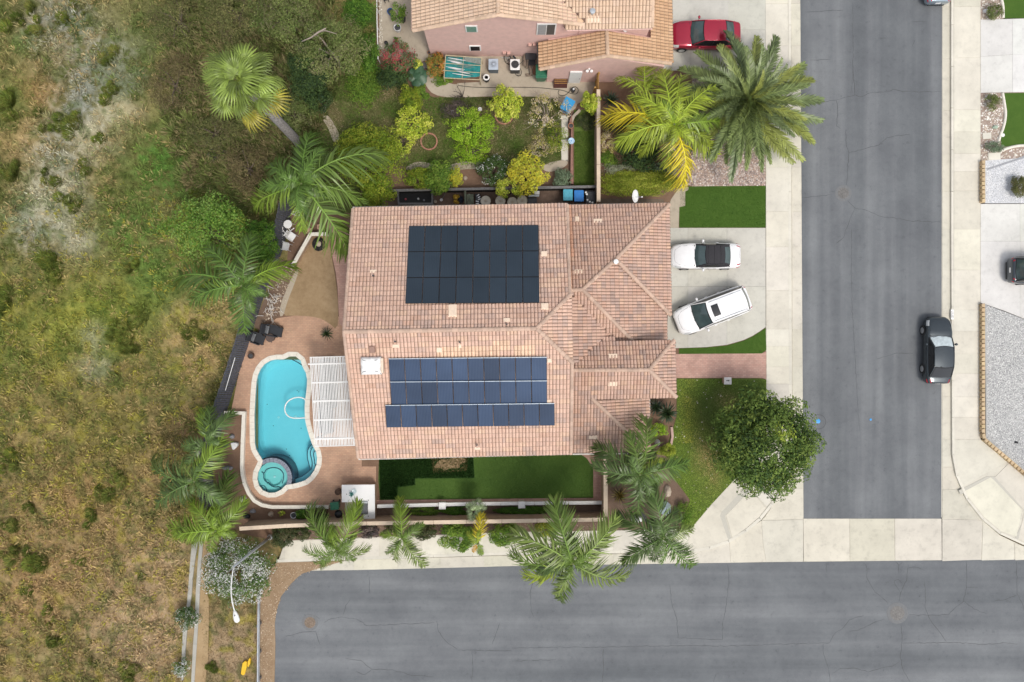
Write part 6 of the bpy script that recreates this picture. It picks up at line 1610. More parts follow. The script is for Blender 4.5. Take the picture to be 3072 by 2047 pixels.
MB().tube(hb, .026, 6).build('hose', M_RUBBER, t, True); MB().lathe((.0, .02, 0), [(.2, 0), (.22, .08), (.12, .16), (0, .17)], 12).build('stone', M_OLDCONC, t, True)
t = thing('driftwood', 'bleached white branches lying in the straw bed', 'branches', at(812, 900, .05)); bb = MB()
for i in range(34):
 a = random.uniform(0, 6.3); l = random.uniform(.25, .8); x, y = random.gauss(.1, .25), random.gauss(-.1, .5); bb.tube([(x, y, random.uniform(0, .1)), (x + l * .5 * math.cos(a), y + l * .5 * math.sin(a), random.uniform(.06, .25)), (x + l * math.cos(a + .3), y + l * math.sin(a + .3), random.uniform(.0, .2))], [.022, .018, .006], 5)
bb.build('branch', plain('bleached_wood', (.68, .65, .62), .9, var=.15), t)

def rock(label, px, py, rx, ry, h, mat, rz=0.0, name='boulder', seed=0, z0=0.0):
 c = at(px, py, z0 + h * .5); k = m_per_px(); rr = random.Random(seed + int(px)); vs, fs = [], []; sg, rg_ = 9, 5
 for j in range(rg_):
  ph = math.pi * (.5 - j / (rg_ - 1) * .5 * 1.0)
  for i in range(sg):
   a = 2 * math.pi * i / sg + rz; q = rr.uniform(.8, 1.12); cr = math.cos(math.pi / 2 - ph) if False else math.sin(j / (rg_ - 1) * math.pi / 2)
   vs.append((rx * k * math.cos(a) * cr * q, ry * k * math.sin(a) * cr * q, h * math.cos(j / (rg_ - 1) * math.pi / 2)))
 for j in range(rg_ - 1):
  for i in range(sg): fs.append((j * sg + i, (j + 1) * sg + i, (j + 1) * sg + (i + 1) % sg, j * sg + (i + 1) % sg))
 o = MB().add(vs, fs).build(name, mat); o.location = (c.x, c.y, z0); return tag(o, label, name)
M_ROCKW = plain('white_rock', (.66, .66, .67), .85, var=.12); M_ROCKG = plain('grey_rock', (.25, .25, .27), .9, var=.25); M_ROCKT = plain('tan_rock', (.46, .38, .30), .9, var=.2)
c = at(702, 1338, .3); o2 = MB((c.x, c.y, 0)).prism([tuple(at(x, y, .3)[:2]) for x, y in ((691, 1330), (700, 1328), (713, 1330), (712, 1338), (700, 1351), (696, 1348))], 0, .3).build('boulder', M_ROCKW, bevel=.04); tag(o2, 'white wedge shaped stone beside the cream ledge', 'boulder')
rock('blue grey stone above the white wedge stone', 695, 1310, 8, 8, .3, M_ROCKG); rock('long dark grey stone under the palm tips near the ledge', 680, 1405, 17, 7, .35, M_ROCKG, .4)
rock('pale round rock under the fronds at the bend of the ledge', 727, 1500, 12, 10, .35, M_ROCKW); rock('grey stone at the left end of the garden wall', 757, 1535, 9, 7, .3, M_ROCKG)
rock('black bag like stone beside the garden wall end', 738, 1550, 12, 8, .3, M_BLACKPLASTIC); rock('pale standing stone in the brown bed by the curved ledge', 811, 1543, 8, 9, .4, M_ROCKT)
c = at(880, 1547, .45); pot('round white planter in the brown bed by the curved ledge', 880, 1547, 9.5, .45, M_ROCKW); pot('small dark pot at the left of the round white planter', 841, 1541, 5, .3, M_TERRA)
rock('white stone behind the yucca bed at the wing wall', 1974, 1329, 9, 10, .45, M_ROCKW); rock('pale grey boulder under the corner palm', 1930, 1457, 9, 13, .5, M_ROCKW); rock('white speckled boulder near the pavement under the palms', 1911, 1557, 20, 13, .45, M_ROCKW)
rock('large pale blue grey boulder under the corner palm fronds', 1996, 1527, 22, 22, .6, plain('blue_grey_rock', (.36, .44, .48), .85, var=.2)); rock('brown boulder at the lawn edge under the palm fronds', 2004, 1475, 12, 20, .4, M_ROCKT); rock('small pale stone pair beside the pavement corner', 1972, 1578, 6, 8, .3, M_ROCKW)
sheet('slate_slab', [(1916, 1532), (1924, 1528), (1945, 1560), (1966, 1590), (1955, 1592), (1935, 1565)], .05, M_DARKGREY, 'dark slate slab strip through the corner bed')
# --- side yard clutter
M_YELLOW = plain('yellow_tarp', (.62, .42, .06), .55, var=.25, scale=8)
def heap(name, label, cat, px, py, r, h, mat, n=7, seed=1, z0=0):
 c = at(px, py, h * .6 + z0); t = thing(name, label, cat, (c.x, c.y, z0)); rr = random.Random(seed); k = m_per_px()
 for i in range(n):
  x, y = rr.gauss(0, r * k * .42), rr.gauss(0, r * k * .42); s = r * k * rr.uniform(.35, .6); b = MB(); seg = 8; vs, fs = [], []
  for j in range(4):
   for q in range(seg):
    a = 2 * math.pi * q / seg; rr_ = s * math.sin(j / 3 * math.pi / 2) * rr.uniform(.75, 1.2); vs.append((x + rr_ * math.cos(a), y + rr_ * math.sin(a), h * rr.uniform(.7, 1.0) * math.cos(j / 3 * math.pi / 2) + .01))
  for j in range(3):
   for q in range(seg): fs.append((j * seg + q, (j + 1) * seg + q, (j + 1) * seg + (q + 1) % seg, j * seg + (q + 1) % seg))
  b.add(vs, fs).build('fold', mat, t)
 return t
heap('tarp_heap', 'crumpled yellow tarpaulin heap in the side yard', 'tarp', 1364, 597, 14, .6, M_YELLOW); heap('rag_heap', 'dark blue bundle beside the yellow tarpaulin', 'bundle', 1382, 598, 12, .5, plain('navy_cloth', (.03, .045, .08), .8, var=.4), 6, 3)
M_OLIVE = plain('olive_canvas', (.13, .15, .105), .9, var=.2)
t = thing('folded_lounger', 'olive folded lounger leaning in the side yard', 'lounger', at(1409, 600, .3)); MB().box((.05, -.05, .35), (.46, .72, .10), 0, (.25, 0)).build('seat', M_OLIVE, t, bevel=.02); MB().box((-.27, .1, .42), (.13, .86, .12), 0, (.2, 0)).build('backrest', M_OLIVE, t, bevel=.02); MB().tube([(-.2, -.4, .44), (.0, .0, .46), (.25, -.35, .44)], .018, 5).build('frame', M_DARKGREY, t)
for px, py, h, lb, m in ((1407, 584, .7, 'white bottle shaped bag behind the olive lounger', M_WHITE), (1498, 591, .75, 'white bottle among the round tables', M_WHITE)):
 pt = at(px, py, h); o2 = MB((pt.x, pt.y, 0)).lathe((pt.x, pt.y, 0), [(.09, 0), (.11, h * .6), (.06, h * .85), (.03, h * .9), (.03, h), (0, h)], 10).build('bottle', m, smooth=True); tag(o2, lb, 'bottle')
c = at(1434, 598, .5); t = thing('camera_tripod_case', 'black and white strapped case next to the round tables', 'case', (c.x, c.y, 0), .1); t.name = 'strapped_case'; MB().box((0, 0, .28), (.34, .72, .5)).build('case', M_BLACKPLASTIC, t, bevel=.03)
for i in range(5): MB().box((random.uniform(-.1, .1), -.3 + i * .14, .54), (.2, .05, .02), random.uniform(-.6, .6)).build('strap', M_WHITE, t)
M_BEIGE = plain('beige_table_top', (.50, .46, .38), .7, var=.12)
for i, (px, py, lb) in enumerate(((1457, 603, 'beige round table, nearest the black and white case'), (1501, 603, 'beige round table under the white bottle'), (1537, 607, 'beige round table half covered by lime leaves'), (1567, 602, 'beige round table next to the black grill box'))):
 c = at(px, py, .7); k = 15.5 * m_per_px(.7); t = thing('round_table', lb, 'table', (c.x, c.y, 0), 0, 'round tables in the side yard'); tilt = .0
 MB().lathe((0, 0, 0), [(k * .97, .66), (k, .70), (k * .96, .715), (k * .90, .70), (k * .15, .69), (0, .69)], 24).build('tabletop', M_BEIGE, t); MB().lathe((0, 0, 0), [(.22, 0), (.2, .05), (.04, .08), (.04, .68)], 12).build('pedestal', M_DARKGREY, t); MB().lathe((0, 0, .69), [(.09, 0), (.08, .03), (.03, .03), (0, .02)], 12).build('hub', M_OLDCONC, t)
c = at(1597, 603, .7); t = thing('grill_box', 'black boxy gas grill between round tables and the teal bin', 'grill', (c.x, c.y, 0)); MB().box((0, 0, .45), (.62, .5, .5)).build('body', M_BLACKPLASTIC, t, bevel=.04); MB().box((.1, .36, .62), (.7, .12, .05)).build('shelf', M_GALV, t); MB().box((-.05, -.05, .74), (.5, .36, .08)).build('lid', M_DARKGREY, t, bevel=.03)
for sx in (-1, 1): MB().box((sx * .26, 0, .1), (.05, .4, .2)).build('leg', M_DARKGREY, t)
c = at(1611, 578, .6); o2 = MB((c.x, c.y, 0)).box((c.x, c.y, .3), (.34, .22, .6)).build('box', M_WHITEPLASTIC, bevel=.02); tag(o2, 'small white box standing against the dark board wall', 'box')
t = thing('raised_planter', 'grey timber planter box with dark soil and pots against the dark wall', 'planter', at(1245, 595, 0)); o = t.location
q = [at(1194, 577, .55), at(1298, 574, .55), at(1298, 612, .55), at(1196, 612, .55)]
def beam(a, b, w, h, nm, mat, par, org): d = (b - a); MB(org).box(((a.x + b.x) / 2, (a.y + b.y) / 2, (a.z + b.z) / 2), (d.length + w * .0, w, h), math.atan2(d.y, d.x)).build(nm, mat, par)
beam(q[3], q[2], .13, .16, 'beam', M_WOODGREY, t, o); beam(q[0], q[3], .12, .15, 'beam', M_WOODGREY, t, o); beam(at(1297, 572, .57), at(1297, 622, .57), .12, .17, 'beam', M_WOODGREY, t, o); beam(at(1242, 618, .5), at(1296, 618, .5), .16, .1, 'beam', M_WOODGREY, t, o)
for p in q: MB(o).box((p.x, p.y, .24), (.12, .12, .48)).build('post', M_WOODGREY, t)
MB(o).prism([tuple(p[:2]) for p in (q[0], q[1], q[2], q[3])], .0, .2).build('soil', M_RUBBER, t)
for i, (px, py, lb, m) in enumerate(((1217, 598, 'pinkish rag in the timber planter', plain('pink_rag', (.45, .09, .11), .8)), (1255, 597, 'tiny white cup in the timber planter', M_WHITE), (1272, 601, 'small grey cup at the right end of the timber planter', M_ROCKG))):
 c = at(px, py, .25); o2 = MB((c.x, c.y, .2)).lathe((c.x, c.y, .2), [(.05, 0), (.08, .06), (.06, .1), (0, .09)], 8).build('cup', m); tag(o2, lb, 'cup')
for px, py, lb, a in ((1306, 605, 'brown paddle shaped trowel lying by the planter frame', .5), (1324, 600, 'pale paddle shaped trowel lying by the planter frame', -.7)):
 c = at(px, py, .05); t = thing('trowel', lb, 'trowel', c, a); MB().lathe((0, 0, 0), [(.11, 0), (.1, .03), (0, .05)], 10).build('blade', M_ROCKT if a > 0 else M_ROCKW, t); MB().tube([(0, .1, .03), (-.05, .55, .12)], .02, 5).build('handle', M_WOODGREY, t)

# --- pink house yard
t = thing('shade_frame', 'pole frame draped with teal shade cloth and pale strips, by the pink wall', 'shade frame', at(1388, 200, 0)); o = t.location
zc = 1.15; C4 = [at(1337, 166, zc), at(1445, 174, zc), at(1440, 240, zc * .9), at(1332, 234, zc * .9)]
M_POLE = plain('pale_bamboo', (.50, .43, .28), .7, var=.15); M_TEALCLOTH = plain('teal_cloth', (.015, .20, .20), .85, var=.3, scale=4); M_SHADENET = plain('grey_net', (.20, .23, .21), .9, var=.25)
for a, b in zip(C4, C4[1:] + C4[:1]): MB(o).tube([a, b], .03, 7).build('pole', M_POLE, t)
for p in C4: MB(o).tube([p, (p.x, p.y, 0)], .03, 7).build('pole', M_POLE, t)
for s in (.36, .68): MB(o).tube([C4[0].lerp(C4[3], s) + Vector((-.12, 0, .03)), C4[1].lerp(C4[2], s) + Vector((.0, 0, .03))], .022, 6).build('pole', M_POLE, t)
MB(o).tube([C4[0].lerp(C4[1], .5), C4[3].lerp(C4[2], .5)], .018, 6).build('pole', M_POLE, t)
vs, fs = [], []; nu, nv = 16, 12
for j in range(nv + 1):
 for i in range(nu + 1):
  s, v = i / nu, j / nv; p = C4[0].lerp(C4[1], s).lerp(C4[3].lerp(C4[2], s), .04 + .94 * v * (1 - .16 * s * s)); p = p + Vector((0, 0, -.05 - .08 * math.sin(math.pi * s) * math.sin(math.pi * v) + .02 * math.sin(s * 19 + v * 7))); vs.append(p)
for j in range(nv):
 for i in range(nu): fs.append((j * (nu + 1) + i, (j + 1) * (nu + 1) + i, (j + 1) * (nu + 1) + i + 1, j * (nu + 1) + i + 1))
cl = MB(o).add(vs, fs).build('cloth', M_TEALCLOTH, t, True); md = cl.modifiers.new('thick', 'SOLIDIFY'); md.thickness = .01
MB(o).prism([tuple(C4[0].lerp(C4[1], .55)[:2]), tuple(C4[1].lerp(C4[0], .02)[:2]), tuple(C4[1].lerp(C4[2], .32)[:2]), tuple(C4[0].lerp(C4[1], .5).lerp(C4[3].lerp(C4[2], .5), .2)[:2])], zc + .0, zc + .012).build('net', M_SHADENET, t)
for i in range(13):
 v = .14 + .058 * i + random.uniform(-.01, .01); s0 = random.uniform(.02, .42); s1 = s0 + random.uniform(.35, .58); s1 = min(.97, s1)
 a = C4[0].lerp(C4[1], s0).lerp(C4[3].lerp(C4[2], s0), v - .03); b = C4[0].lerp(C4[1], s1).lerp(C4[3].lerp(C4[2], s1), v + .05); d = (b - a).normalized(); w = Vector((-d.y, d.x, 0)) * random.uniform(.018, .04)
 MB(o).prism([tuple((a - w * .3)[:2]), tuple((a.lerp(b, .5) - w)[:2]), tuple((b - w * .3)[:2]), tuple((b + w * .3)[:2]), tuple((a.lerp(b, .5) + w)[:2]), tuple((a + w * .3)[:2])], zc + .012 + i * .002, zc + .02 + i * .002).build('strip', random.choice((M_WHITE, M_ROCKW, M_SHADENET, M_ROCKW)), t)
M_ACBLUE = plain('pale_blue_metal', (.42, .49, .58), .4, var=.08)
def ac_unit(label, px, py, mat, inner):
 c = at(px, py, .8); t = thing('air_conditioner', label, 'air conditioner', (c.x, c.y, .03), 0, 'air conditioners against the pink wall')
 MB().box((0, 0, .36), (.64, .70, .72)).build('case', M_DARKGREY if inner else plain('slate_case', (.10, .13, .16), .5), t, bevel=.05); MB().box((0, 0, .75), (.66, .74, .08)).build('top', mat, t, bevel=.035)
 MB().lathe((0, 0, .79), [(.25, 0), (.26, .02), (.235, .022), (.22, .006), (0, .006)], 20).build('fan_ring', M_DARKGREY if inner else M_ACBLUE, t)
 gb = MB()
 for i in range(10): a = math.pi * i / 10; gb.tube([(-.22 * math.cos(a), -.22 * math.sin(a), .812), (.22 * math.cos(a), .22 * math.sin(a), .812)], .006, 4)
 gb.build('grille', M_BLACKPLASTIC if inner else M_DARKGREY, t); MB().lathe((.02, .0, .80), [(.09, 0), (.08, .03), (0, .035)], 12).build('hub', M_ACBLUE if not inner else M_DARKGREY, t)
ac_unit('pale blue topped air conditioner between shade frame and bicycle', 1480, 193, M_ACBLUE, False); ac_unit('white topped air conditioner with a black fan, beside the bicycle', 1545, 194, M_WHITEPLASTIC, True)
t = thing('bicycle', 'black bicycle leaning between the two air conditioners', 'bicycle', at(1532, 206, .04), math.radians(-50))
def ringw(cx, r, nm):
 P = [(cx + r * math.cos(a), .0, .33 + r * math.sin(a)) for a in [2 * math.pi * i / 22 for i in range(22)]]; lean = .55
 return [(x, y + (z) * lean, z * .84) for x, y, z in P]
for cx in (-.52, .53):
 w_ = MB().tube(ringw(cx, .32, ''), .022, 6, True).build('wheel', M_RUBBER, t); sp = MB()
 for i in range(9): a = math.pi * i / 9; sp.tube([(cx + .3 * math.cos(a), (.33 + .3 * math.sin(a)) * .55, (.33 + .3 * math.sin(a)) * .84), (cx - .3 * math.cos(a), (.33 - .3 * math.sin(a)) * .55, (.33 - .3 * math.sin(a)) * .84)], .004, 3)
 sp.build('spokes', M_GALV, w_)
def LB(x, z): return (x, z * .55, z * .84)
MB().tube([LB(-.52, .33), LB(-.05, .30), LB(-.18, .82), LB(-.52, .33)], .02, 6).build('frame', M_BLACKPLASTIC, t); MB().tube([LB(-.05, .30), LB(.40, .75), LB(-.17, .78)], .022, 6).build('frame', M_BLACKPLASTIC, t); MB().tube([LB(.53, .33), LB(.38, .92)], .02, 6).build('fork', M_BLACKPLASTIC, t)
a_ = LB(.38, .95); MB().tube([(a_[0], a_[1] - .3, a_[2] - .05), a_, (a_[0] + .02, a_[1] + .26, a_[2] + .1)], .016, 6).build('handlebar', M_BLACKPLASTIC, t); s_ = LB(-.2, .9); MB().box(s_, (.28, .13, .05), 0, (.5, 0)).build('saddle', M_BLACKPLASTIC, t, bevel=.02)
c = at(1459, 232, .7); t = thing('tall_pot', 'black tall pot with a white ring rim beside the teal cloth', 'pot', (c.x, c.y, .03)); MB().lathe((0, 0, 0), [(.14, 0), (.22, .3), (.2, .62), (0, .62)], 14).build('body', M_BLACKPLASTIC, t); MB().lathe((0, 0, .62), [(.2, 0), (.215, .04), (.13, .05), (.12, .0)], 18).build('rim', M_WHITE, t)
t = thing('scrap_pile', 'pile of old boards and scrap between air conditioner and green bin', 'scrap pile', at(1588, 195, .0)); M_OLDWOOD = plain('old_board', (.23, .18, .14), .9, var=.3, scale=6)
for i, (x, y, z, l, w, r, m) in enumerate(((-.32, .25, .45, 1.05, .16, 1.55, M_OLDWOOD), (-.12, .2, .35, 1.2, .12, 1.5, M_OLDWOOD), (.1, .45, .55, .75, .6, .0, M_DARKGREY), (.1, .1, .3, .6, .5, .1, M_DARKGREY), (.05, -.35, .3, .9, .14, 1.75, M_OLDWOOD), (.18, -.3, .22, .8, .12, 1.3, M_OLDWOOD), (.32, -.4, .2, .7, .2, 1.6, plain('rusty_board', (.22, .11, .07), .9)), (-.05, -.72, .1, .42, .2, .15, M_OLDWOOD))):
 MB().box((x, y, z), (l, w, .05), r, (.12 * (-1) ** i, .1)).build('board', m, t)
c = at(1682, 240, .5); t = thing('headboard', 'dark red brown headboard leaning against the garage wall', 'headboard', (c.x, c.y, .03))
P = [(-.46, 0), (.46, 0), (.46, .80), (.30, .84), (.22, .92), (0, .95), (-.22, .92), (-.30, .84), (-.46, .80)]
def LH(x, z, d=0): return Vector((x, -.38 + z * .62 - d * .5, z * .80 + d * .9))
vs = [LH(x, z) for x, z in P] + [LH(x, z, .05) for x, z in P]; nP = len(P)
MB().add(vs, [tuple(range(nP - 1, -1, -1)), tuple(range(nP, 2 * nP))] + [(i, (i + 1) % nP, nP + (i + 1) % nP, nP + i) for i in range(nP)]).build('panel', M_WOODRED, t)
for z in (.36, .50, .62): MB().tube([LH(-.42, z, .07), LH(.42, z, .07)], .02, 6).build('rail', M_WOODYELLOW, t)
hz = T(1260, 100, [(540, 740), (800, 768), (1100, 768), (1400, 762), (1700, 770), (1880, 790), (2020, 805), (2120, 850), (2200, 865), (2240, 820), (2225, 770), (2180, 750), (2140, 775), (2090, 850), (2030, 885), (1970, 880), (1945, 840), (1965, 805)], 4.706)
hp = [at(x, y, .05) for x, y in smooth_poly(hz, 2, False)]; o2 = MB(hp[0]).tube(hp, .022, 6).build('garden_hose', plain('dark_olive_hose', (.06, .06, .045), .6), smooth=True); tag(o2, 'dark hose along the concrete path ending in a loop', 'hose')
pot('small black pot with a white top inside the hose loop', 1720, 269, 6.5, .45, M_BLACKPLASTIC); c = at(1721, 267, .46); tag(MB(c).lathe((c.x, c.y, .42), [(.07, 0), (.06, .05), (0, .06)], 10).build('lid', M_WHITE), 'white lid on the small black pot by the hose loop', 'lid')
t = thing('side_gate', 'yellow brown wooden gate between the pink wall and the block wall', 'gate', at(1794, 250, 0)); o = t.location
for i in range(9):
 p = at(1796, 222 + i * 5.2, 1.85); MB(o).box((p.x, p.y, .95), (.035, .105, 1.8 + random.uniform(-.03, .03))).build('board', M_WOODYELLOW, t)
for z in (.4, 1.6): p = at(1794, 243, z); MB(o).box((p.x - .05, p.y, z), (.05, 1.0, .1)).build('rail', M_WOODYELLOW, t)
p = at(1797, 219, 1.9); MB(o).box((p.x, p.y, .95), (.1, .1, 1.95)).build('post', M_WOODYELLOW, t); p = at(1790, 262, 1.6); MB(o).box((p.x - .1, p.y, .8), (.1, .1, 1.6)).build('post', M_WOODYELLOW, t)
c = at(1714, 423, .6); t = thing('bird_bath', 'pale blue disc shaped bird bath on the brown ledge', 'bird bath', (c.x, c.y, .0)); MB().lathe((0, 0, .55), [(.0, -.02), (.18, 0), (.22, .05), (.205, .06), (.15, .03), (0, .025)], 18).build('bowl', plain('pale_blue_bowl', (.45, .62, .78), .3), t); MB().lathe((0, 0, 0), [(.12, 0), (.05, .1), (.05, .54)], 10).build('pedestal', M_ROCKG, t); MB().cyl((0, 0, .575), .04, .02, 8).build('drain', M_BLUEPL, t)
pot('orange terracotta pot on the end of the brown ledge', 1713, 377, 8.5, .32, M_TERRA, True, 'flower_pot', .38)
def ring_edge(label, px, py, r, mat):
 c = at(px, py, .1); k = r * m_per_px(); t = thing('tree_ring', label, 'edging', (c.x, c.y, .0)); n = 18
 for i in range(n):
  a = 2 * math.pi * i / n; b = MB(); b.box((k * math.cos(a), k * math.sin(a), .07), (2 * math.pi * k / n * .92, .085, .17), a + math.pi / 2); b.build('brick', mat, t)
M_RINGB = plain('ring_brick', (.40, .20, .14), .9, var=.25)
ring_edge('brick ring round the sapling near the lime tree', 1287, 425, 24, M_RINGB); ring_edge('brick ring under the yellow citrus by the path', 1512, 346, 26, M_RINGB); ring_edge('hidden brick ring under the sprawling lime shrub', 1424, 450, 24, M_RINGB)
for px, py, lb in ((1440, 328, 'white ring of pipe in the grass'), (1357, 335, 'small white disc among dead twigs')):
 c = at(px, py, .08); o2 = MB(c).lathe((c.x, c.y, .02), [(.10, 0), (.15, .02), (.14, .08), (.09, .08)] if px == 1440 else [(.11, 0), (.1, .06), (0, .07)], 14).build('ring' if px == 1440 else 'disc', M_ROCKW); tag(o2, lb, 'garden ornament')
o2 = MB(at(1396, 535, .1)).lathe(at(1396, 535, .0), [(.02, .0), (.16, .02), (.1, .12), (0, .15)], 8).build('boulder', M_ROCKT); tag(o2, 'pale stone between the small yellow tree and the dark flowering bush', 'boulder')
t = thing('rail_fence', 'thin white rail fence at the left of the pink house', 'fence', at(1134, 90, 0)); o = t.location
MB(o).tube([at(1130, -40, 1.0), at(1131, 60, 1.0), at(1133, 130, 1.0), at(1134, 178, 1.0)], .035, 7).build('rail', M_WHITE, t)
for y in (-30, 25, 80, 130, 176): p = at(1130 + (y + 30) * .02, y, 1.0); MB(o).tube([p, (p.x, p.y, 0)], .025, 6).build('post', M_WHITE, t)
pot('blue glazed pot at the left of the pink house', 1171, 34, 10, .5, plain('blue_glaze', (.03, .10, .28), .25)); pot('black pot under the leggy green plant', 1207, 54, 10, .45, M_BLACKPLASTIC); pot('round pale tub beside the pink house', 1192, 82, 11.5, .5, M_ROCKW)
pot('lone small black pot on the grey concrete yard', 1158, 128, 5.5, .3, M_BLACKPLASTIC); pot('small brown pot at the corner of the pink wall', 1287, 157, 5.5, .35, M_TERRA)
t = thing('stool', 'dark stool at the top edge beside the pink house', 'stool', at(1160, 3, .0), .3); MB().box((0, 0, .42), (.34, .34, .06)).build('seat', M_BLACKPLASTIC, t)
for sx in (-1, 1):
 for sy in (-1, 1): MB().box((sx * .13, sy * .13, .2), (.04, .04, .4)).build('leg', M_BLACKPLASTIC, t)
c = at(1278, 196, .12); o2 = MB((c.x, c.y, 0)).box((c.x, c.y, .05), (.52, .42, .12)).build('utility_lid', plain('grey_lid', (.16, .15, .15), .8), bevel=.01); tag(o2, 'square grey lid in the concrete beside the orange shrub', 'utility lid')
# --- street furniture
t = thing('street_lamp', 'tall grey street lamp with a curved white arm over the flowering bush', 'street lamp', at(811, 1611, 0)); o = t.location
top = at(702, 1690, 7.2); bt = at(811, 1611, 0); top = Vector((bt.x, bt.y, 0)) + (Vector((top.x, top.y, 0)) - Vector((bt.x, bt.y, 0))) * .0 + Vector((0, 0, 6.6))
MB(o).tube([(bt.x, bt.y, 0), (bt.x, bt.y, 3.2), top], [.11, .09, .06], 12).build('pole', M_GALV, t, True); MB(o).lathe((bt.x, bt.y, 0), [(.2, 0), (.19, .12), (.12, .2)], 12).build('base', M_GALV, t)
e = at(706, 1832, 7.1); arm = []
for i in range(10): s = i / 9; arm.append(top.lerp(Vector((e.x, e.y, top.z + .1)), s) + Vector((-.10 * math.sin(math.pi * s), 0, .55 * math.sin(math.pi * s * .62))))
MB(o).tube(arm, .035, 8).build('arm', M_WHITE, t, True)
d = (arm[-1] - arm[-2]); d.z = 0; d.normalize(); hb = MB(o); hp0 = arm[-1]; vs, fs = [], []
for j, (f, w, hh) in enumerate(((-.05, .06, .04), (.1, .12, .07), (.28, .17, .09), (.5, .18, .09), (.62, .15, .07), (.68, .05, .04))):
 for i in range(8):
  a = 2 * math.pi * i / 8; p = hp0 + d * f + Vector((-d.y, d.x, 0)) * w * math.cos(a) + Vector((0, 0, hh * math.sin(a))); vs.append(p)
 if j:
  for i in range(8): fs.append(((j - 1) * 8 + i, (j - 1) * 8 + (i + 1) % 8, j * 8 + (i + 1) % 8, j * 8 + i))
fs += [tuple(range(7, -1, -1)), tuple(range(40, 48))]
lh = hb.add(vs, fs).build('lamp_head', M_WHITE, t, True); q = hp0 + d * .22 + Vector((0, 0, .09)); MB(o).cyl(q, .03, .06, 8).build('photocell', M_DARKGREY, lh)
t = thing('guard_rail', 'galvanised guard rail at the dead end of the cross street', 'guard rail', at(776, 1900, 0)); o = t.location
rl = [at(777, 1788, .75), at(776, 1850, .75), at(775, 1950, .75), at(774, 2100, .75)]
for dz in (-.10, .10): MB(o).tube([p + Vector((0, 0, dz)) for p in rl], .055, 8).build('rail', M_GALV, t, True)
MB(o).prism([tuple((p + Vector((-.02, 0, 0)))[:2]) for p in rl] + [tuple((p + Vector((.03, 0, 0)))[:2]) for p in reversed(rl)], .6, .9).build('rail', M_GALV, t)
for y in (1795, 1880, 1965, 2045): p = at(777, y, .7); MB(o).box((p.x - .12, p.y, .35), (.12, .15, .7)).build('post', M_WOODGREY, t)
M_YEL = plain('yellow_paint', (.75, .46, .015), .6, var=.12)
for i, (pts, lb) in enumerate(((T(0, 1364, [(1660, 1515), (1672, 1440), (1690, 1425), (1702, 1430), (1700, 1470), (1685, 1520), (1675, 1524)]), 'larger yellow plank lying on the dry verge'), (T(0, 1364, [(1705, 1460), (1708, 1430), (1720, 1404), (1728, 1410), (1725, 1445), (1712, 1468)]), 'smaller yellow plank lying on the dry verge'))):
 b = MB(at(*pts[0], 0)).prism(wpoly(pts, .12), -.05, .12).build('yellow_plank', M_YEL, bevel=.02); tag(b, lb, 'plank', 'yellow planks on the verge')
t = thing('kerb_number', 'white painted house number plate on the far kerb by the dark car', 'house number', at(2857, 944, .05)); p = t.location
MB(p).box((p.x, p.y, p.z), (.20, .68, .012)).build('plate', M_WHITE, t)
cu_ = bpy.data.curves.new('number', 'FONT'); cu_.body = '2717'; cu_.size = .22; cu_.align_x = 'CENTER'; cu_.align_y = 'CENTER'; cu_.extrude = .002
_to = bpy.data.objects.new('lettering_source', cu_); COL.objects.link(_to); bpy.context.view_layer.update()
_me = bpy.data.meshes.new_from_object(_to); bpy.data.objects.remove(_to)
to = link('lettering', _me, None, t, (0, 0, .010)); to.rotation_euler = (0, 0, math.pi / 2); _me.materials.clear(); _me.materials.append(M_DARKGREY); to['kind'] = 'stuff'
for px, py, w, d_, lb in ((2961, 408, .58, .42, 'pale square stepping stone in the pebble bed across the street'), (2983, 469, .84, .48, 'large pale stepping stone below the curved lawn across the street')):
 p = at(px, py, .05); o2 = MB((p.x, p.y, 0)).box((p.x, p.y, .03), (w, d_, .08), .05).build('stepping_stone', M_WALK, bevel=.015); tag(o2, lb, 'stepping stone')
rock('pale green boulder beside the square stepping stone', 2987, 381, 9, 6, .2, plain('green_rock', (.38, .48, .38), .9)); rock('white ball stone in the topmost pebble bed across the street', 2957, 32, 7, 6, .2, M_ROCKW)
p = at(3010, 405, .1); o2 = MB((p.x, p.y, 0)).lathe((p.x, p.y, 0), [(.13, 0), (.13, .06), (.07, .12), (0, .13)], 14).build('ground_light', M_WHITE); tag(o2, 'white round ground light on the curved lawn across the street', 'light')
rock('dark stone on the grey gravel across the street', 3051, 1328, 5, 3.5, .2, M_DARKGREY, 0, 'boulder', 0, .12)
p = at(2959, 505, .36); q = at(3075, 470, .36)
sheet('edging_strip', [(2958, 506), (3050, 476), (3075, 466), (3075, 474), (2962, 511)], .035, plain('grey_slab', (.30, .31, .33), .8), 'grey slanting concrete strip across the white gravel')
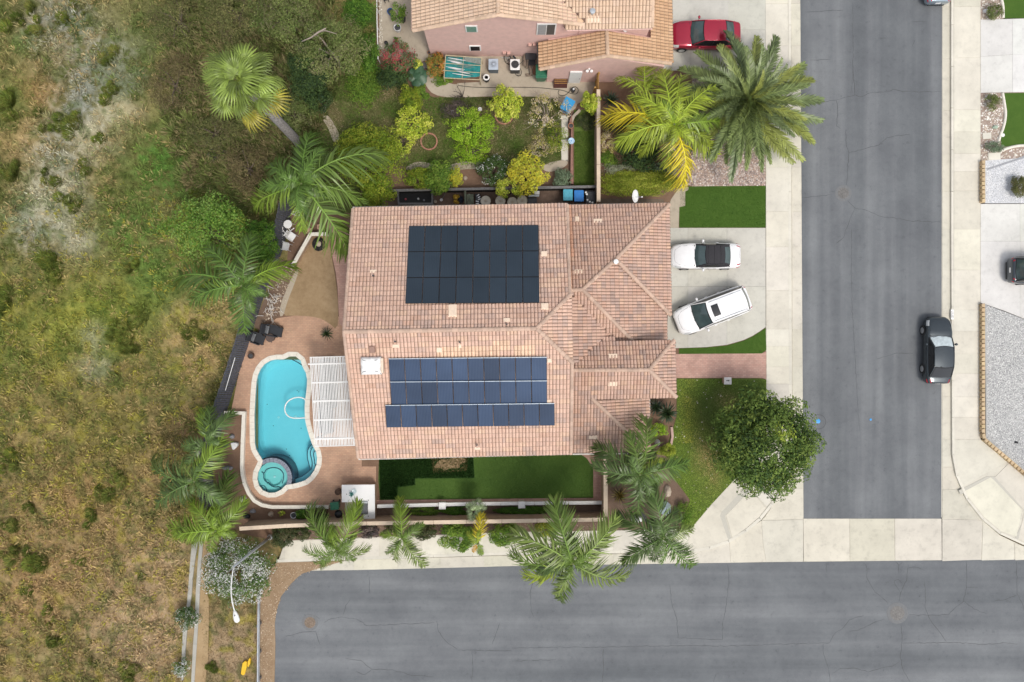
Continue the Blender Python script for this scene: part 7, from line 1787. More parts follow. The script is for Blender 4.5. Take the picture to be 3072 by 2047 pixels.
# ------------------------------------------------------------------ plants
PAL = {
 'dark': [(.030, .055, .020), (.042, .072, .022), (.055, .088, .026), (.024, .045, .020)],
 'round': [(.05, .09, .022), (.08, .13, .03), (.115, .17, .037), (.04, .072, .022), (.15, .20, .045), (.095, .145, .032)],
 'pale': [(.105, .195, .03), (.145, .245, .05), (.065, .14, .02), (.19, .28, .075), (.20, .24, .045)],
 'bright': [(.055, .125, .018), (.08, .165, .02), (.04, .095, .015), (.11, .19, .03)],
 'olive': [(.115, .125, .045), (.145, .15, .055), (.085, .10, .035), (.175, .165, .065), (.10, .085, .045)],
 'brown': [(.13, .105, .055), (.16, .125, .065), (.10, .095, .04), (.095, .07, .04), (.18, .16, .07)],
 'grove': [(.12, .155, .045), (.155, .185, .06), (.09, .13, .035), (.19, .21, .08), (.14, .135, .07)],
 'yellowgreen': [(.13, .19, .02), (.17, .22, .02), (.10, .165, .018), (.22, .24, .03)],
 'lime': [(.34, .40, .04), (.42, .46, .06), (.27, .34, .035), (.48, .50, .10), (.20, .28, .03)],
 'limegreen': [(.20, .33, .02), (.25, .38, .03), (.15, .27, .02), (.29, .40, .05)],
 'yellow': [(.45, .40, .04), (.52, .44, .05), (.36, .36, .04), (.30, .33, .04)],
 'green': [(.09, .17, .024), (.13, .21, .03), (.07, .135, .022), (.17, .24, .04)],
 'hedge': [(.20, .25, .03), (.26, .30, .04), (.15, .20, .025), (.31, .32, .06)],
 'purple': [(.075, .06, .062), (.11, .085, .085), (.15, .12, .105), (.06, .065, .045)],
 'darkmix': [(.045, .065, .025), (.07, .085, .03), (.10, .095, .05), (.035, .05, .022)],
 'white': [(.06, .115, .03), (.66, .68, .60), (.085, .135, .04), (.70, .71, .64), (.10, .16, .04), (.07, .12, .035)],
 'whitefew': [(.045, .085, .025), (.06, .105, .03), (.08, .12, .04), (.035, .07, .02), (.045, .085, .025), (.60, .62, .55)],
 'red': [(.06, .115, .03), (.08, .14, .04), (.14, .16, .07), (.30, .06, .07), (.10, .12, .06)],
 'orange': [(.30, .17, .04), (.20, .19, .04), (.12, .15, .035), (.36, .14, .035), (.09, .12, .03)],
 'twig': [(.42, .36, .16), (.36, .34, .10), (.46, .38, .26), (.30, .30, .07), (.52, .42, .34)],
 'grey': [(.25, .27, .19), (.20, .22, .15), (.32, .32, .24), (.16, .18, .10)],
 'sage': [(.14, .19, .12), (.18, .23, .15), (.11, .15, .09)],
}
def leaf_mesh(name, P, N, size, cols, aspect=.42, rng=RNG):
 n = len(P)
 r = rng.normal(size=(n, 3)); t = r - (r * N).sum(1)[:, None] * N; t /= np.linalg.norm(t, axis=1)[:, None] + 1e-9
 b = np.cross(N, t); s = size[:, None]
 fold = N * s * .12
 V = np.stack([P - t * s * .5, P + b * s * aspect * .5 + fold, P + t * s * .5, P - b * s * aspect * .5 + fold], 1).reshape(-1, 3)
 Fq = np.arange(n * 4).reshape(n, 4)
 return np_mesh(name, V, Fq, np.repeat(np.clip(cols * 1.5, 0, .8), 4, 0))

def foliage(rx, ry, hz, n, pal, leaf, lumps, rng, gap=.25, flat=0.0, inner=.35, spread=.30):
 """Leaves gathered in clumps over an ellipsoid, uneven outline."""
 K = lumps
 d = rng.normal(size=(K, 3)); d[:, 2] = np.abs(d[:, 2]) * .9 - .15; d /= np.linalg.norm(d, axis=1)[:, None]
 rad = rng.uniform(inner, 1.0, K) ** .55 * rng.uniform(.80, 1.10, K)
 C = d * rad[:, None]
 cs = rng.uniform(.6, 1.15, K) * spread
 w = cs ** 2; k = rng.choice(K, n, p=w / w.sum())
 u = rng.normal(size=(n, 3)); u /= np.linalg.norm(u, axis=1)[:, None]
 rr = rng.uniform(.55, 1.0, n) ** .5
 P = C[k] + u * (cs[k] * rr)[:, None]
 N = u * .6 + d[k] * .25 + np.array([0, 0, .55]) + rng.normal(size=(n, 3)) * .35; N /= np.linalg.norm(N, axis=1)[:, None]
 P = P * np.array([rx, ry, hz])
 pal = np.array(pal); ck = rng.integers(0, len(pal), K); ci = np.where(rng.random(n) < .62, ck[k], rng.integers(0, len(pal), n))
 cols = pal[ci] * (1 + (rng.random((n, 1)) - .5) * .5) * (1 + (rng.random((K, 1)) - .5) * .35)[k]
 return P, N, leaf * rng.uniform(.65, 1.3, n), cols

def plant(name, label, cat, px, py, rx, ry, hc, hz, pal, leaf=.10, n=None, lumps=None, group=None, trunk=True, seed=None, inner=.35, spread=.30, bark=None, limbs=5, extra=None, aspect=.42, part='crown'):
 rng = np.random.default_rng(int(px * 7 + py * 13) if seed is None else seed)
 c = at(px, py, hc); k = m_per_px(hc); rx *= k; ry *= k
 t = thing(name, label, cat, (c.x, c.y, 0), group=group)
 spread += .05
 n = n or int(min(9000, 1.9 * rx * ry * 3.14 * 2.2 / (leaf * leaf * .5)))
 lumps = int(1.7 * (lumps or max(14, min(70, 26 * max(rx, ry) ** .9))))
 n = int(n * 1.35)
 P, N, S, Cc = foliage(rx, ry, hz, n, PAL[pal], leaf, lumps, rng, inner=inner, spread=spread)
 P[:, 2] += hc; P[:, 2] = np.maximum(P[:, 2], .03 + rng.random(len(P)) * .05)
 if extra is not None: Cc = extra(P, Cc, rng)
 link(part, leaf_mesh(part, P, N, S, Cc, aspect, rng), M_LEAF, t)
 if trunk:
  rt = max(.02, min(.24, .055 * max(rx, ry) + .015)); b = MB()
  top = max(.1, hc - hz * .3)
  b.tube([(0, 0, -.05), (rt * .3, rt * .2, top * .5), (0, 0, top)], [rt * 1.25, rt, rt * .8], 8)
  b.build('trunk' if hc > 1.2 else 'stem', bark or M_BARK, t, True)
  for i in range(limbs):
   a = 2 * math.pi * i / limbs + rng.random(); l = rng.uniform(.45, .8); b = MB()
   b.tube([(0, 0, top * .85), (rx * l * .5 * math.cos(a), ry * l * .5 * math.sin(a), top + hz * .25), (rx * l * math.cos(a + .2), ry * l * math.sin(a + .2), hc + hz * .35)], [rt * .6, rt * .4, rt * .12], 6)
   b.build('limb' if hc > 1.2 else 'branch', bark or M_BARK, t, True)
 return t

def twigs(name, label, cat, px, py, r, h, n, mat, seed=1, leaves=None):
 c = at(px, py, h * .5); k = m_per_px(h * .5); t = thing(name, label, cat, (c.x, c.y, 0)); rr = random.Random(seed); tips = []
 for i in range(n):
  a = rr.uniform(0, 6.28); l = r * k * rr.uniform(.5, 1.05); b = MB(); p1 = (l * .4 * math.cos(a), l * .4 * math.sin(a), h * .5); p2 = (l * math.cos(a + .25), l * math.sin(a + .25), h * rr.uniform(.7, 1.1))
  b.tube([(0, 0, 0), p1, p2], [.035, .022, .006], 5)
  for j in range(3):
   f = rr.uniform(.4, .95); q = Vector(p1).lerp(Vector(p2), f); aa = a + rr.uniform(-1, 1); l2 = l * .4; e = q + Vector((l2 * math.cos(aa), l2 * math.sin(aa), h * .2)); b.tube([q, e], [.012, .004], 4); tips.append(e)
  b.build('branch', mat, t)
 return t, tips

# --- trees
def round_extra(P, C, rng):
 m = (P[:, 0] > .0) & (P[:, 0] < 1.35) & (P[:, 1] > -.1) & (P[:, 1] < 1.55) & (rng.random(len(P)) < .6) & (P[:, 2] > 3.6) & (fbm(P[:, 0] * 1.5, P[:, 1] * 1.5, 2) > .46); C = C.copy(); C[m] = np.array([.26, .32, .05]) * rng.uniform(.7, 1.2, (m.sum(), 1)); return C
plant('round_tree', 'large round dark green tree at the street corner', 'tree', 2292, 1326, 150, 142, 3.3, 2.3, 'round', .20, 18000, 120, extra=round_extra, spread=.19, inner=.5)
plant('pale_tree', 'pale green bushy tree on the slope behind the dark fence', 'tree', 625, 695, 122, 105, 2.6, 1.7, 'pale', .15, 9000, 60, spread=.22)
plant('bush', 'dense fresh green bush between pale tree and dark fence', 'bush', 790, 725, 52, 62, 2.0, 1.4, 'bright', .13, 5000, 40, spread=.24)
plant('thicket_tree', 'olive feathery tree with bare pale limbs beside the white rail fence', 'tree', 990, 150, 108, 105, 3.2, 1.6, 'grove', .12, 7500, 70, spread=.17, bark=M_DEADWOOD)
plant('thicket_tree', 'olive green tree cut by the top edge, left of the bare pale limbs', 'tree', 850, 40, 100, 90, 3.2, 1.7, 'grove', .12, 7500, 60, spread=.2)
plant('thicket_tree', 'brownish olive tree above the fan palm crown', 'tree', 705, 40, 95, 80, 2.8, 1.5, 'olive', .11, 7000, 60, spread=.2)
plant('thicket_tree', 'dull olive tree on the slope left of the fan palm', 'tree', 530, 60, 90, 85, 2.2, 1.0, 'olive', .10, 4000, 60, spread=.16)
plant('scrub_bush', 'brown grey scrub bush left of the fan palm crown', 'bush', 520, 255, 85, 90, 1.2, .7, 'brown', .10, 4200, 60, spread=.16)
plant('scrub_bush', 'brown olive scrub bush directly below the fan palm crown', 'bush', 640, 400, 90, 60, 1.2, .8, 'olive', .10, 4200, 50, spread=.18)
plant('scrub_bush', 'dry tan scrub bush above the pale green tree', 'bush', 740, 505, 65, 80, 1.4, .9, 'brown', .10, 5000, 50, spread=.18)
plant('scrub_bush', 'olive scrub bush at the foot of the fan palm trunk', 'bush', 880, 345, 60, 60, 1.6, .9, 'grove', .10, 4200, 45, spread=.2)
plant('dark_bush', 'tall dark green bush right of the fan palm crown', 'bush', 935, 220, 62, 85, 2.4, 1.6, 'dark', .16, 4500, 45, spread=.22)
plant('dark_bush', 'small dark bush at the top of the curved garden path', 'bush', 955, 300, 36, 40, 1.4, .9, 'dark', .13, 2200, 25)
plant('bush', 'fresh green bush cut by the top edge beside the white rail fence', 'bush', 1080, 35, 48, 40, 1.5, 1.0, 'bright', .13, 3000, 30)
plant('bush', 'bright green bush at the lower end of the white rail fence', 'bush', 1110, 160, 28, 50, 1.0, .7, 'bright', .12, 2600, 26)
plant('low_bush', 'low bright green weeds below the olive feathery tree', 'weeds', 1095, 245, 58, 70, .35, .3, 'green', .10, 4200, 40, trunk=False, part='leaves')
plant('yellow_green_tree', 'large yellow green leafy tree behind the leftmost roof corner', 'tree', 1100, 475, 105, 92, 2.4, 1.5, 'yellowgreen', .13, 8500, 70, spread=.2)
plant('yellow_green_tree', 'lower yellow green tree leaning to the timber planter box', 'tree', 1135, 572, 50, 45, 2.0, 1.2, 'yellowgreen', .12, 3600, 32, spread=.24)
# --- the neighbour's fruit garden
FR = 'fruit bushes in the weedy yard'
plant('citrus_tree', 'bright lime citrus tree with sparse leaves above the sapling ring', 'tree', 1240, 365, 55, 48, 1.7, .8, 'lime', .15, 1500, 34, spread=.2)
plant('citrus_tree', 'pale lime trailing branch of leaves left of the sapling ring', 'tree', 1205, 420, 42, 50, 1.4, .5, 'lime', .14, 750, 26, spread=.18)
plant('fruit_bush', 'dull green bush above the bright lime citrus', 'bush', 1235, 300, 34, 38, 1.2, .8, 'yellowgreen', .11, 2400, 24)
plant('lime_shrub', 'sprawling vivid lime green shrub in the middle of the weedy yard', 'shrub', 1408, 385, 72, 58, .9, .5, 'limegreen', .11, 3600, 44, spread=.17)
plant('lime_shrub', 'lower vivid green shoots round the hidden brick ring', 'shrub', 1420, 455, 66, 42, .5, .35, 'limegreen', .09, 2000, 34, spread=.17)
plant('citrus_tree', 'yellow lime citrus tree standing at the edge of the concrete path', 'tree', 1520, 312, 50, 52, 1.8, .9, 'lime', .14, 2300, 36, spread=.2)
t_, tp = twigs('bare_tree', 'half bare tree with pale twigs and pinkish leaves', 'tree', 1640, 350, 72, 1.8, 13, M_DEADWOOD, 4)
def sprinkle(t, tips_r, n, pal, h, leaf, seed, nm='leaves'):
 rng = np.random.default_rng(seed); P, N, S, C = foliage(tips_r, tips_r, h * .4, n, PAL[pal], leaf, 40, rng, spread=.15); P[:, 2] += h * .75; link(nm, leaf_mesh(nm, P, N, S, C, .45, rng), M_LEAF, t)
sprinkle(t_, 1.5, 1500, 'twig', 1.8, .10, 9)
plant('rose_bush', 'thin yellow green bush below the half bare tree', 'bush', 1672, 415, 36, 50, .9, .6, 'yellowgreen', .09, 900, 26, spread=.18)
plant('rose_bush', 'dry pinkish weeds at the lower right of the weedy yard', 'weeds', 1630, 440, 48, 38, .5, .35, 'twig', .08, 1500, 30, spread=.18)
plant('citrus_tree', 'dense yellow lime citrus hanging over the dark board wall', 'tree', 1578, 522, 58, 56, 2.0, 1.1, 'yellow', .13, 3600, 44, spread=.2)
plant('citrus_tree', 'lime twigs spilling from the citrus onto the round tables', 'tree', 1530, 568, 45, 30, 1.6, .5, 'lime', .11, 1300, 24, spread=.22)
plant('flowering_bush', 'dark bush with white blossoms beside the dense yellow citrus', 'bush', 1480, 512, 48, 46, 1.1, .8, 'whitefew', .12, 2600, 34, spread=.22)
plant('fruit_bush', 'bright green bush leaning over the board wall', 'bush', 1322, 535, 40, 48, 1.4, .9, 'green', .12, 3200, 32)
plant('fruit_bush', 'darker green bush right of the big yellow green tree', 'bush', 1262, 535, 40, 34, 1.0, .7, 'yellowgreen', .12, 2300, 26)
plant('fruit_bush', 'small golden yellow bush between green bush and pale stone', 'bush', 1367, 532, 22, 28, .9, .6, 'yellow', .11, 1300, 18)
plant('lemon_bush', 'round yellow green lemon bush beside the tall tan block wall', 'bush', 1770, 312, 27, 33, 1.3, .9, 'lime', .11, 2400, 24, spread=.26)
plant('ground_cover', 'dark creeping ground cover below the lemon bush', 'shrub', 1762, 365, 34, 26, .3, .25, 'darkmix', .07, 3200, 26, trunk=False, part='leaves')
plant('red_bush', 'leggy bush with red flowers beside the grey concrete yard', 'bush', 1195, 180, 52, 52, 1.2, .9, 'red', .12, 2600, 40, spread=.18)
plant('dark_bush', 'dark green bush below the red flowers', 'bush', 1180, 235, 50, 36, 1.0, .7, 'dark', .12, 2800, 30)
plant('croton_bush', 'orange green croton bush at the pink wall corner', 'bush', 1310, 196, 30, 36, .8, .6, 'orange', .13, 2000, 24)
plant('grass_mound', 'small light green grass mound beside the teal cloth', 'shrub', 1325, 238, 28, 18, .2, .18, 'green', .08, 1800, 16, trunk=False, part='leaves')
plant('low_bush', 'light green weeds beside the curved end of the concrete path', 'weeds', 1262, 275, 24, 30, .2, .18, 'green', .09, 1500, 16, trunk=False, part='leaves')
plant('yellow_bush', 'small yellow green bush beside the square grey lid', 'bush', 1252, 192, 16, 16, .6, .4, 'lime', .1, 700, 12)
twigs('dead_shrub', 'leafless dark shrub at the edge of the concrete path', 'shrub', 1385, 282, 40, 1.2, 9, plain('dark_twig', (.09, .075, .065), .9), 7)
plant('dark_bush', 'purple grey dead looking shrub below the leafless one', 'bush', 1372, 330, 48, 28, .5, .35, 'purple', .09, 1900, 28)
plant('sage_bush', 'grey green sage patch beside the brown ledge', 'bush', 1690, 535, 26, 30, .6, .4, 'sage', .11, 1500, 22)
t = thing('big_leaf_plant', 'plant with very large round green leaves below the red flowers', 'plant', at(1254, 228, .6)); t.location.z = 0
def biglf(r):
 b = MB(); vs = [(0, 0, .05)]; n = 14
 for i in range(n): a = 2 * math.pi * i / n; q = r * (1 - .16 * math.cos(a)) * (1 if i else .75); vs.append((q * math.cos(a), q * math.sin(a), .05 * math.cos(2 * a) - .03))
 b.add(vs, [(0, 1 + i, 1 + (i + 1) % n) for i in range(n)]); return b.mesh('leaf', True)
BL = biglf(.30); BL.materials.append(plain('big_leaf', (.045, .105, .055), .45, var=.3, scale=8))
for x, y, z, s in ((-.35, .25, .6, 1.1), (.1, .42, .7, 1.15), (.42, .1, .65, 1.05), (.3, -.35, .6, 1.1), (-.15, -.45, .55, 1.15), (-.45, -.1, .62, .95), (.0, .0, .78, .9)):
 o2 = link('leaf', BL, None, t, (x, y, z)); o2.scale = (s, s, s); o2.rotation_euler = (random.uniform(-.3, .3), random.uniform(-.3, .3), math.atan2(y, x)); MB().tube([(0, 0, 0), (x * .5, y * .5, z * .7), (x, y, z)], .014, 5).build('stem', M_OLIVE, t)
plant('potted_shrub', 'leggy green plant growing in the black pot by the pink house', 'plant', 1197, 45, 24, 34, .9, .5, 'green', .13, 520, 14)
plant('potted_shrub', 'tiny green seedling on the grey concrete yard', 'plant', 1187, 120, 7, 8, .25, .2, 'green', .1, 90, 6)
# --- front of the pink house
plant('hedge', 'long clipped green hedge between pebble bed and tiled roof', 'hedge', 1925, 551, 122, 38, .55, .42, 'hedge', .085, 17000, 120, spread=.20, limbs=8, part='foliage')
plant('dark_shrub', 'dark cycad like shrub under the yellow feather palm', 'shrub', 1915, 455, 62, 52, .8, .6, 'dark', .16, 3200, 40)
plant('ground_cover', 'dark low ground cover beside the tall tan block wall', 'shrub', 1880, 385, 60, 36, .35, .3, 'darkmix', .09, 3500, 34, trunk=False, part='leaves')
plant('silver_shrub', 'silvery grey low plants along the upper edge of the hedge', 'shrub', 1860, 510, 58, 16, .3, .25, 'grey', .10, 1700, 26, trunk=False, part='leaves')
plant('silver_shrub', 'green grey grassy clump at the right end of the hedge bed', 'shrub', 1990, 505, 40, 18, .35, .3, 'sage', .12, 1300, 20, trunk=False, part='leaves')
plant('dry_shrub', 'dry straw coloured weeds against the tall tan block wall', 'weeds', 1822, 425, 24, 30, .3, .25, 'twig', .09, 1100, 18, trunk=False, part='leaves')
plant('low_bush', 'low green weeds at the foot of the tall tan block wall', 'weeds', 1825, 480, 24, 26, .25, .2, 'green', .09, 1500, 18, trunk=False, part='leaves')
# --- along the cross street
SH = 'clipped shrubs along the garden wall'
plant('clipped_shrub', 'dark rounded shrub at the far left end of the garden wall', 'shrub', 848, 1610, 34, 34, .7, .6, 'darkmix', .085, 4500, 36, spread=.24)
plant('clipped_shrub', 'small dark shrub next to the leftmost rounded shrub', 'shrub', 905, 1601, 24, 20, .6, .5, 'darkmix', .085, 2200, 22, spread=.26)
plant('clipped_shrub', 'purple grey shrub right of the first street palm', 'shrub', 1107, 1592, 31, 22, .6, .5, 'purple', .09, 2600, 26, spread=.25)
plant('clipped_shrub', 'brownish shrub hidden behind the thin second palm', 'shrub', 1175, 1586, 24, 16, .5, .4, 'darkmix', .09, 1600, 18, spread=.25)
plant('clipped_shrub', 'dark mottled round shrub right of the thin second palm', 'shrub', 1278, 1593, 31, 28, .65, .55, 'darkmix', .09, 3000, 30, spread=.25)
plant('clipped_shrub', 'largest bright green shrub with long leaves along the wall', 'shrub', 1376, 1610, 54, 48, .9, .8, 'green', .13, 4200, 44, spread=.22)
plant('clipped_shrub', 'flat topped mixed green shrub right of the yellow frond', 'shrub', 1513, 1602, 48, 36, .8, .65, 'green', .10, 4500, 40, spread=.22)
plant('clipped_shrub', 'yellow speckled shrub behind the biggest street palm', 'shrub', 1642, 1588, 34, 22, .6, .5, 'hedge', .09, 2600, 26, spread=.25)
plant('flowering_bush', 'big bush covered in white flowers under the street lamp', 'bush', 712, 1712, 106, 98, 1.5, 1.1, 'white', .115, 13000, 110, spread=.15)
plant('flowering_bush', 'small white flowering bush at the end of the concrete strip', 'bush', 545, 2000, 26, 26, .5, .4, 'white', .09, 1300, 20, trunk=True)
plant('weed_bush', 'dark weed bush with white flecks growing over the concrete strip', 'bush', 562, 1855, 34, 40, .6, .4, 'whitefew', .10, 2000, 28)
plant('low_bush', 'narrow green planting in the bed left of the first white cap', 'shrub', 1270, 1533, 45, 13, .25, .22, 'green', .08, 2300, 24, trunk=False, part='leaves')
plant('low_bush', 'narrow green planting between first white cap and pale fan palm', 'shrub', 1365, 1533, 42, 13, .25, .22, 'bright', .08, 2300, 24, trunk=False, part='leaves')
plant('low_bush', 'narrow green planting around the second white cap', 'shrub', 1565, 1532, 82, 14, .25, .22, 'bright', .08, 4000, 36, trunk=False, part='leaves')
plant('dark_bush', 'dark shrub between cream ledge and garden wall', 'bush', 953, 1543, 27, 24, .8, .6, 'darkmix', .09, 2200, 22)
plant('low_bush', 'small green shrub left of the dark shrub by the cream ledge', 'bush', 905, 1542, 18, 14, .5, .4, 'bright', .09, 1000, 14)
plant('low_bush', 'tiny yellow green plant among pots in the brown bed', 'plant', 845, 1540, 9, 8, .3, .25, 'lime', .08, 220, 8)
plant('round_bush', 'dense yellow green bush beside the wing of the tiled house', 'bush', 2000, 1352, 26, 22, .8, .6, 'hedge', .09, 2300, 24)
plant('low_bush', 'bright green clump between spiky dark plant and house wing', 'shrub', 1975, 1288, 26, 22, .4, .35, 'limegreen', .09, 1200, 16, trunk=False, part='leaves')
plant('fern', 'dark leafy clump below the corner palm crown', 'shrub', 1930, 1370, 40, 26, .5, .4, 'dark', .12, 1600, 24, trunk=False, part='leaves')
plant('round_bush', 'green weedy clump at the pavement corner of the front lawn', 'bush', 2052, 1540, 26, 34, .4, .35, 'green', .09, 1500, 20, trunk=False, part='leaves')
plant('round_shrub', 'round olive shrub on the white gravel across the street', 'shrub', 3060, 562, 28, 30, .5, .45, 'olive', .085, 3000, 26, spread=.26)
plant('low_bush', 'pale green plant at the top of the pebble bed across the street', 'plant', 2985, 35, 26, 22, .35, .25, 'grove', .1, 900, 16, trunk=False, part='leaves')
plant('low_bush', 'olive grassy plant below the pale driveway across the street', 'plant', 2975, 305, 26, 22, .35, .25, 'grove', .1, 1000, 16, trunk=False, part='leaves')
plant('low_bush', 'olive plant at the lower corner of the curved lawn across the street', 'plant', 2985, 440, 26, 16, .3, .25, 'sage', .09, 900, 16, trunk=False, part='leaves')

# --- spiky rosettes
def rosette_mesh(n, L, w, up0, up1, droop, seed, cols):
 rng = np.random.default_rng(seed); V, Fq, C = [], [], []; nb = 0
 for i in range(n):
  a = i * 2.39996 + rng.normal() * .1; f = i / n; el = up1 + (up0 - up1) * (1 - f); l = L * rng.uniform(.8, 1.05) * (.75 + .25 * f)
  d = np.array([math.cos(a) * math.cos(el), math.sin(a) * math.cos(el), math.sin(el)]); s = np.array([-math.sin(a), math.cos(a), 0]); c = np.array(cols[rng.integers(len(cols))]) * rng.uniform(.75, 1.25)
  for k, (q, ww) in enumerate(((0.03, .5), (.35, 1.0), (.7, .8), (1.0, .05))):
   p = d * l * q + np.array([0, 0, -droop * l * q * q]); V += [p + s * w * ww / 2 + np.array([0, 0, .25 * w * ww]), p, p - s * w * ww / 2 + np.array([0, 0, .25 * w * ww])]; C += [c * .95, c * 1.05, c * .95]
   if k:
    o = nb + 3 * k; Fq += [[o - 3, o - 2, o + 1, o], [o - 2, o - 1, o + 2, o + 1]]
  nb += 12
 return np_mesh('rosette', np.array(V), np.array(Fq), np.array(C))
def rosette(name, label, px, py, z, r_px, n, w, up0, up1, droop, cols, seed=1, stem=.0):
 c = at(px, py, z); t = thing(name, label, 'plant', (c.x, c.y, 0)); L = r_px * m_per_px(z)
 me = rosette_mesh(n, L, w, up0, up1, droop, seed, cols); nv = 12
 co = np.empty(len(me.vertices) * 3, dtype=np.float32); me.vertices.foreach_get('co', co); co = co.reshape(-1, 3)
 cl = np.empty(len(me.vertices) * 4, dtype=np.float32); me.color_attributes['col'].data.foreach_get('color', cl); cl = cl.reshape(-1, 4)[:, :3]
 fq = np.array([[0 + 3 * k, 1 + 3 * k, 4 + 3 * k, 3 + 3 * k] for k in range(3)] + [[1 + 3 * k, 2 + 3 * k, 5 + 3 * k, 4 + 3 * k] for k in range(3)])
 for i in range(n): link('leaf', np_mesh('leaf', co[i * 12:i * 12 + 12], fq, cl[i * 12:i * 12 + 12]), M_FROND, t, (0, 0, z))
 bpy.data.meshes.remove(me)
 MB().tube([(0, 0, -.02), (0, 0, max(.06, z))], [.07, .06], 8).build('stem', M_BARK, t, True)
rosette('spiky_plant', 'spiky dark green plant in the corner between entry and wing', 2001, 1240, 1.1, 42, 90, .075, 1.45, -.35, .25, [(.02, .045, .018), (.035, .06, .022), (.05, .075, .03)], 2)
rosette('spiky_plant', 'second spiky dark plant tucked under the entry eave', 1968, 1222, .9, 32, 60, .07, 1.4, -.3, .25, [(.018, .035, .016), (.03, .05, .02)], 6)
rosette('yucca', 'yellow brown spiky rosette between tan wall and corner palm', 1858, 1485, .5, 34, 80, .055, 1.4, -.1, .15, [(.30, .22, .05), (.20, .15, .035), (.12, .10, .03), (.38, .30, .10), (.07, .055, .02)], 3)
rosette('agave', 'dark strap leaved plant against the tall tan block wall', 1832, 300, .6, 36, 44, .09, 1.4, 0, .25, [(.03, .055, .03), (.05, .08, .045), (.10, .13, .08)], 4)
rosette('agave', 'dark broad leaved plant lower along the tall tan block wall', 1828, 362, .4, 30, 34, .10, 1.2, -.1, .2, [(.025, .05, .025), (.05, .085, .04)], 5)
rosette('small_palm_plant', 'small dark spiky plant on the paver patio', 980, 1002, .5, 27, 40, .05, 1.4, -.3, .3, [(.02, .04, .015), (.04, .06, .02)], 7)
# --- palms
def frond_mesh(name, th0, th1, nl, lf, droop, w, a0, a1, plum, seed, rachis_col, pinch=.0):
 rng = np.random.default_rng(seed); NP = 16; pts = [np.zeros(3)]; tg = []
 for i in range(NP):
  t = (i + .5) / NP; th = th0 + (th1 - th0) * t ** 1.15; d = np.array([math.cos(th), 0, math.sin(th)]); tg.append(d); pts.append(pts[-1] + d / NP)
 pts = np.array(pts); reach = pts[:, 0].max(); pts = pts / reach; sc = 1 / reach
 sway = rng.normal() * .13; pts[:, 1] += sway * pts[:, 0] ** 2
 V, Fq, C = [], [], []
 for i in range(NP + 1):
  r = .014 * (1 - .8 * i / NP) * sc; p = pts[i]; V += [p + [0, r, 0], p + [0, 0, r], p - [0, r, 0], p - [0, 0, r]]; C += [np.array(rachis_col)] * 4
  if i:
   o = 4 * i
   for k in range(4): Fq.append([o - 4 + k, o - 4 + (k + 1) % 4, o + (k + 1) % 4, o + k])
 nb = len(V)
 for side in (-1, 1):
  for t in np.linspace(.13, .995, nl):
   t = min(.998, max(.1, t + rng.normal() * .006)); i = min(NP - 1, int(t * NP)); f = t * NP - i; p = pts[i] * (1 - f) + pts[i + 1] * f; T_ = tg[i]; U = np.array([-T_[2], 0, T_[0]])
   a = math.radians(a0 + (a1 - a0) * t + rng.normal() * 6); D = T_ * math.cos(a) + np.array([0, side, 0]) * math.sin(a) + U * (pinch + rng.normal() * plum); D /= np.linalg.norm(D)
   l = lf * sc * (math.sin(math.pi * min(.97, .16 + .80 * t)) ** .55) * rng.uniform(.85, 1.1); Wv = np.cross(D, U); Wv /= np.linalg.norm(Wv) + 1e-9; k = rng.uniform(.5, 1.5); dr = droop * rng.uniform(.7, 1.3)
   for s, ww in ((0, .55), (.45, 1.0), (1.0, .08)):
    q = p + D * l * s + np.array([0, 0, -dr * l * s * s]); V += [q + Wv * w * sc * ww / 2, q - Wv * w * sc * ww / 2]; C += [np.array([k, k * 1.0, k * .95])] * 2
   Fq += [[nb, nb + 1, nb + 3, nb + 2], [nb + 2, nb + 3, nb + 5, nb + 4]]; nb += 6
 V = np.array(V); return np_mesh(name, V, np.array(Fq), np.clip(np.array(C), 0, 2.5)), float(V[-1, 2] if False else pts[-1, 2])
QF = {}
for key, (a, b) in {'up': (1.15, -.35), 'mid': (.65, -.85), 'low': (.20, -1.15)}.items():
 QF[key] = [frond_mesh('frond', a, b, 46, .30, .60, .021, 68, 26, .30, 40 + 7 * i + len(key), (1.5, 1.6, 1.4)) for i in range(3)]
 for m, z in QF[key]: m.materials.append(M_FROND)
PF = {}
for key, (a, b) in {'up': (1.25, .15), 'mid': (.62, -.35), 'low': (.05, -.72)}.items():
 PF[key] = [frond_mesh('frond', a, b, 84, .15, .10, .017, 52, 24, .12, 80 + 5 * i, (1.3, 1.3, 1.0), .45) for i in range(2)]
 for m, z in PF[key]: m.materials.append(M_FROND)
def add_frond(t, crown, tip_px, key, tint, lib, rnd, z_off=0.0):
 me, dz = lib[key][rnd.randrange(len(lib[key]))]; c = Vector(crown) + Vector((0, 0, z_off)); d = 2.0
 for _ in range(6):
  p = at(tip_px[0], tip_px[1], max(.3, c.z + dz * d)); v = p - c; d = math.hypot(v.x, v.y)
 o = link('frond', me, None, t, c - t.location); o.rotation_euler = (rnd.uniform(-.45, .45), rnd.uniform(-.08, .08), math.atan2(v.y, v.x)); o.scale = (d, d * rnd.uniform(.9, 1.12), d)
 k = rnd.uniform(.88, 1.14); o.color = (tint[0] * k * 1.02, tint[1] * k * 1.06, tint[2] * k * .95, 1); return o
G1 = (.135, .20, .045); G2 = (.105, .175, .04); GD = (.105, .16, .052); GY = (.29, .35, .045); GYY = (.56, .45, .035); GB = (.19, .27, .04); GP = (.19, .245, .07)
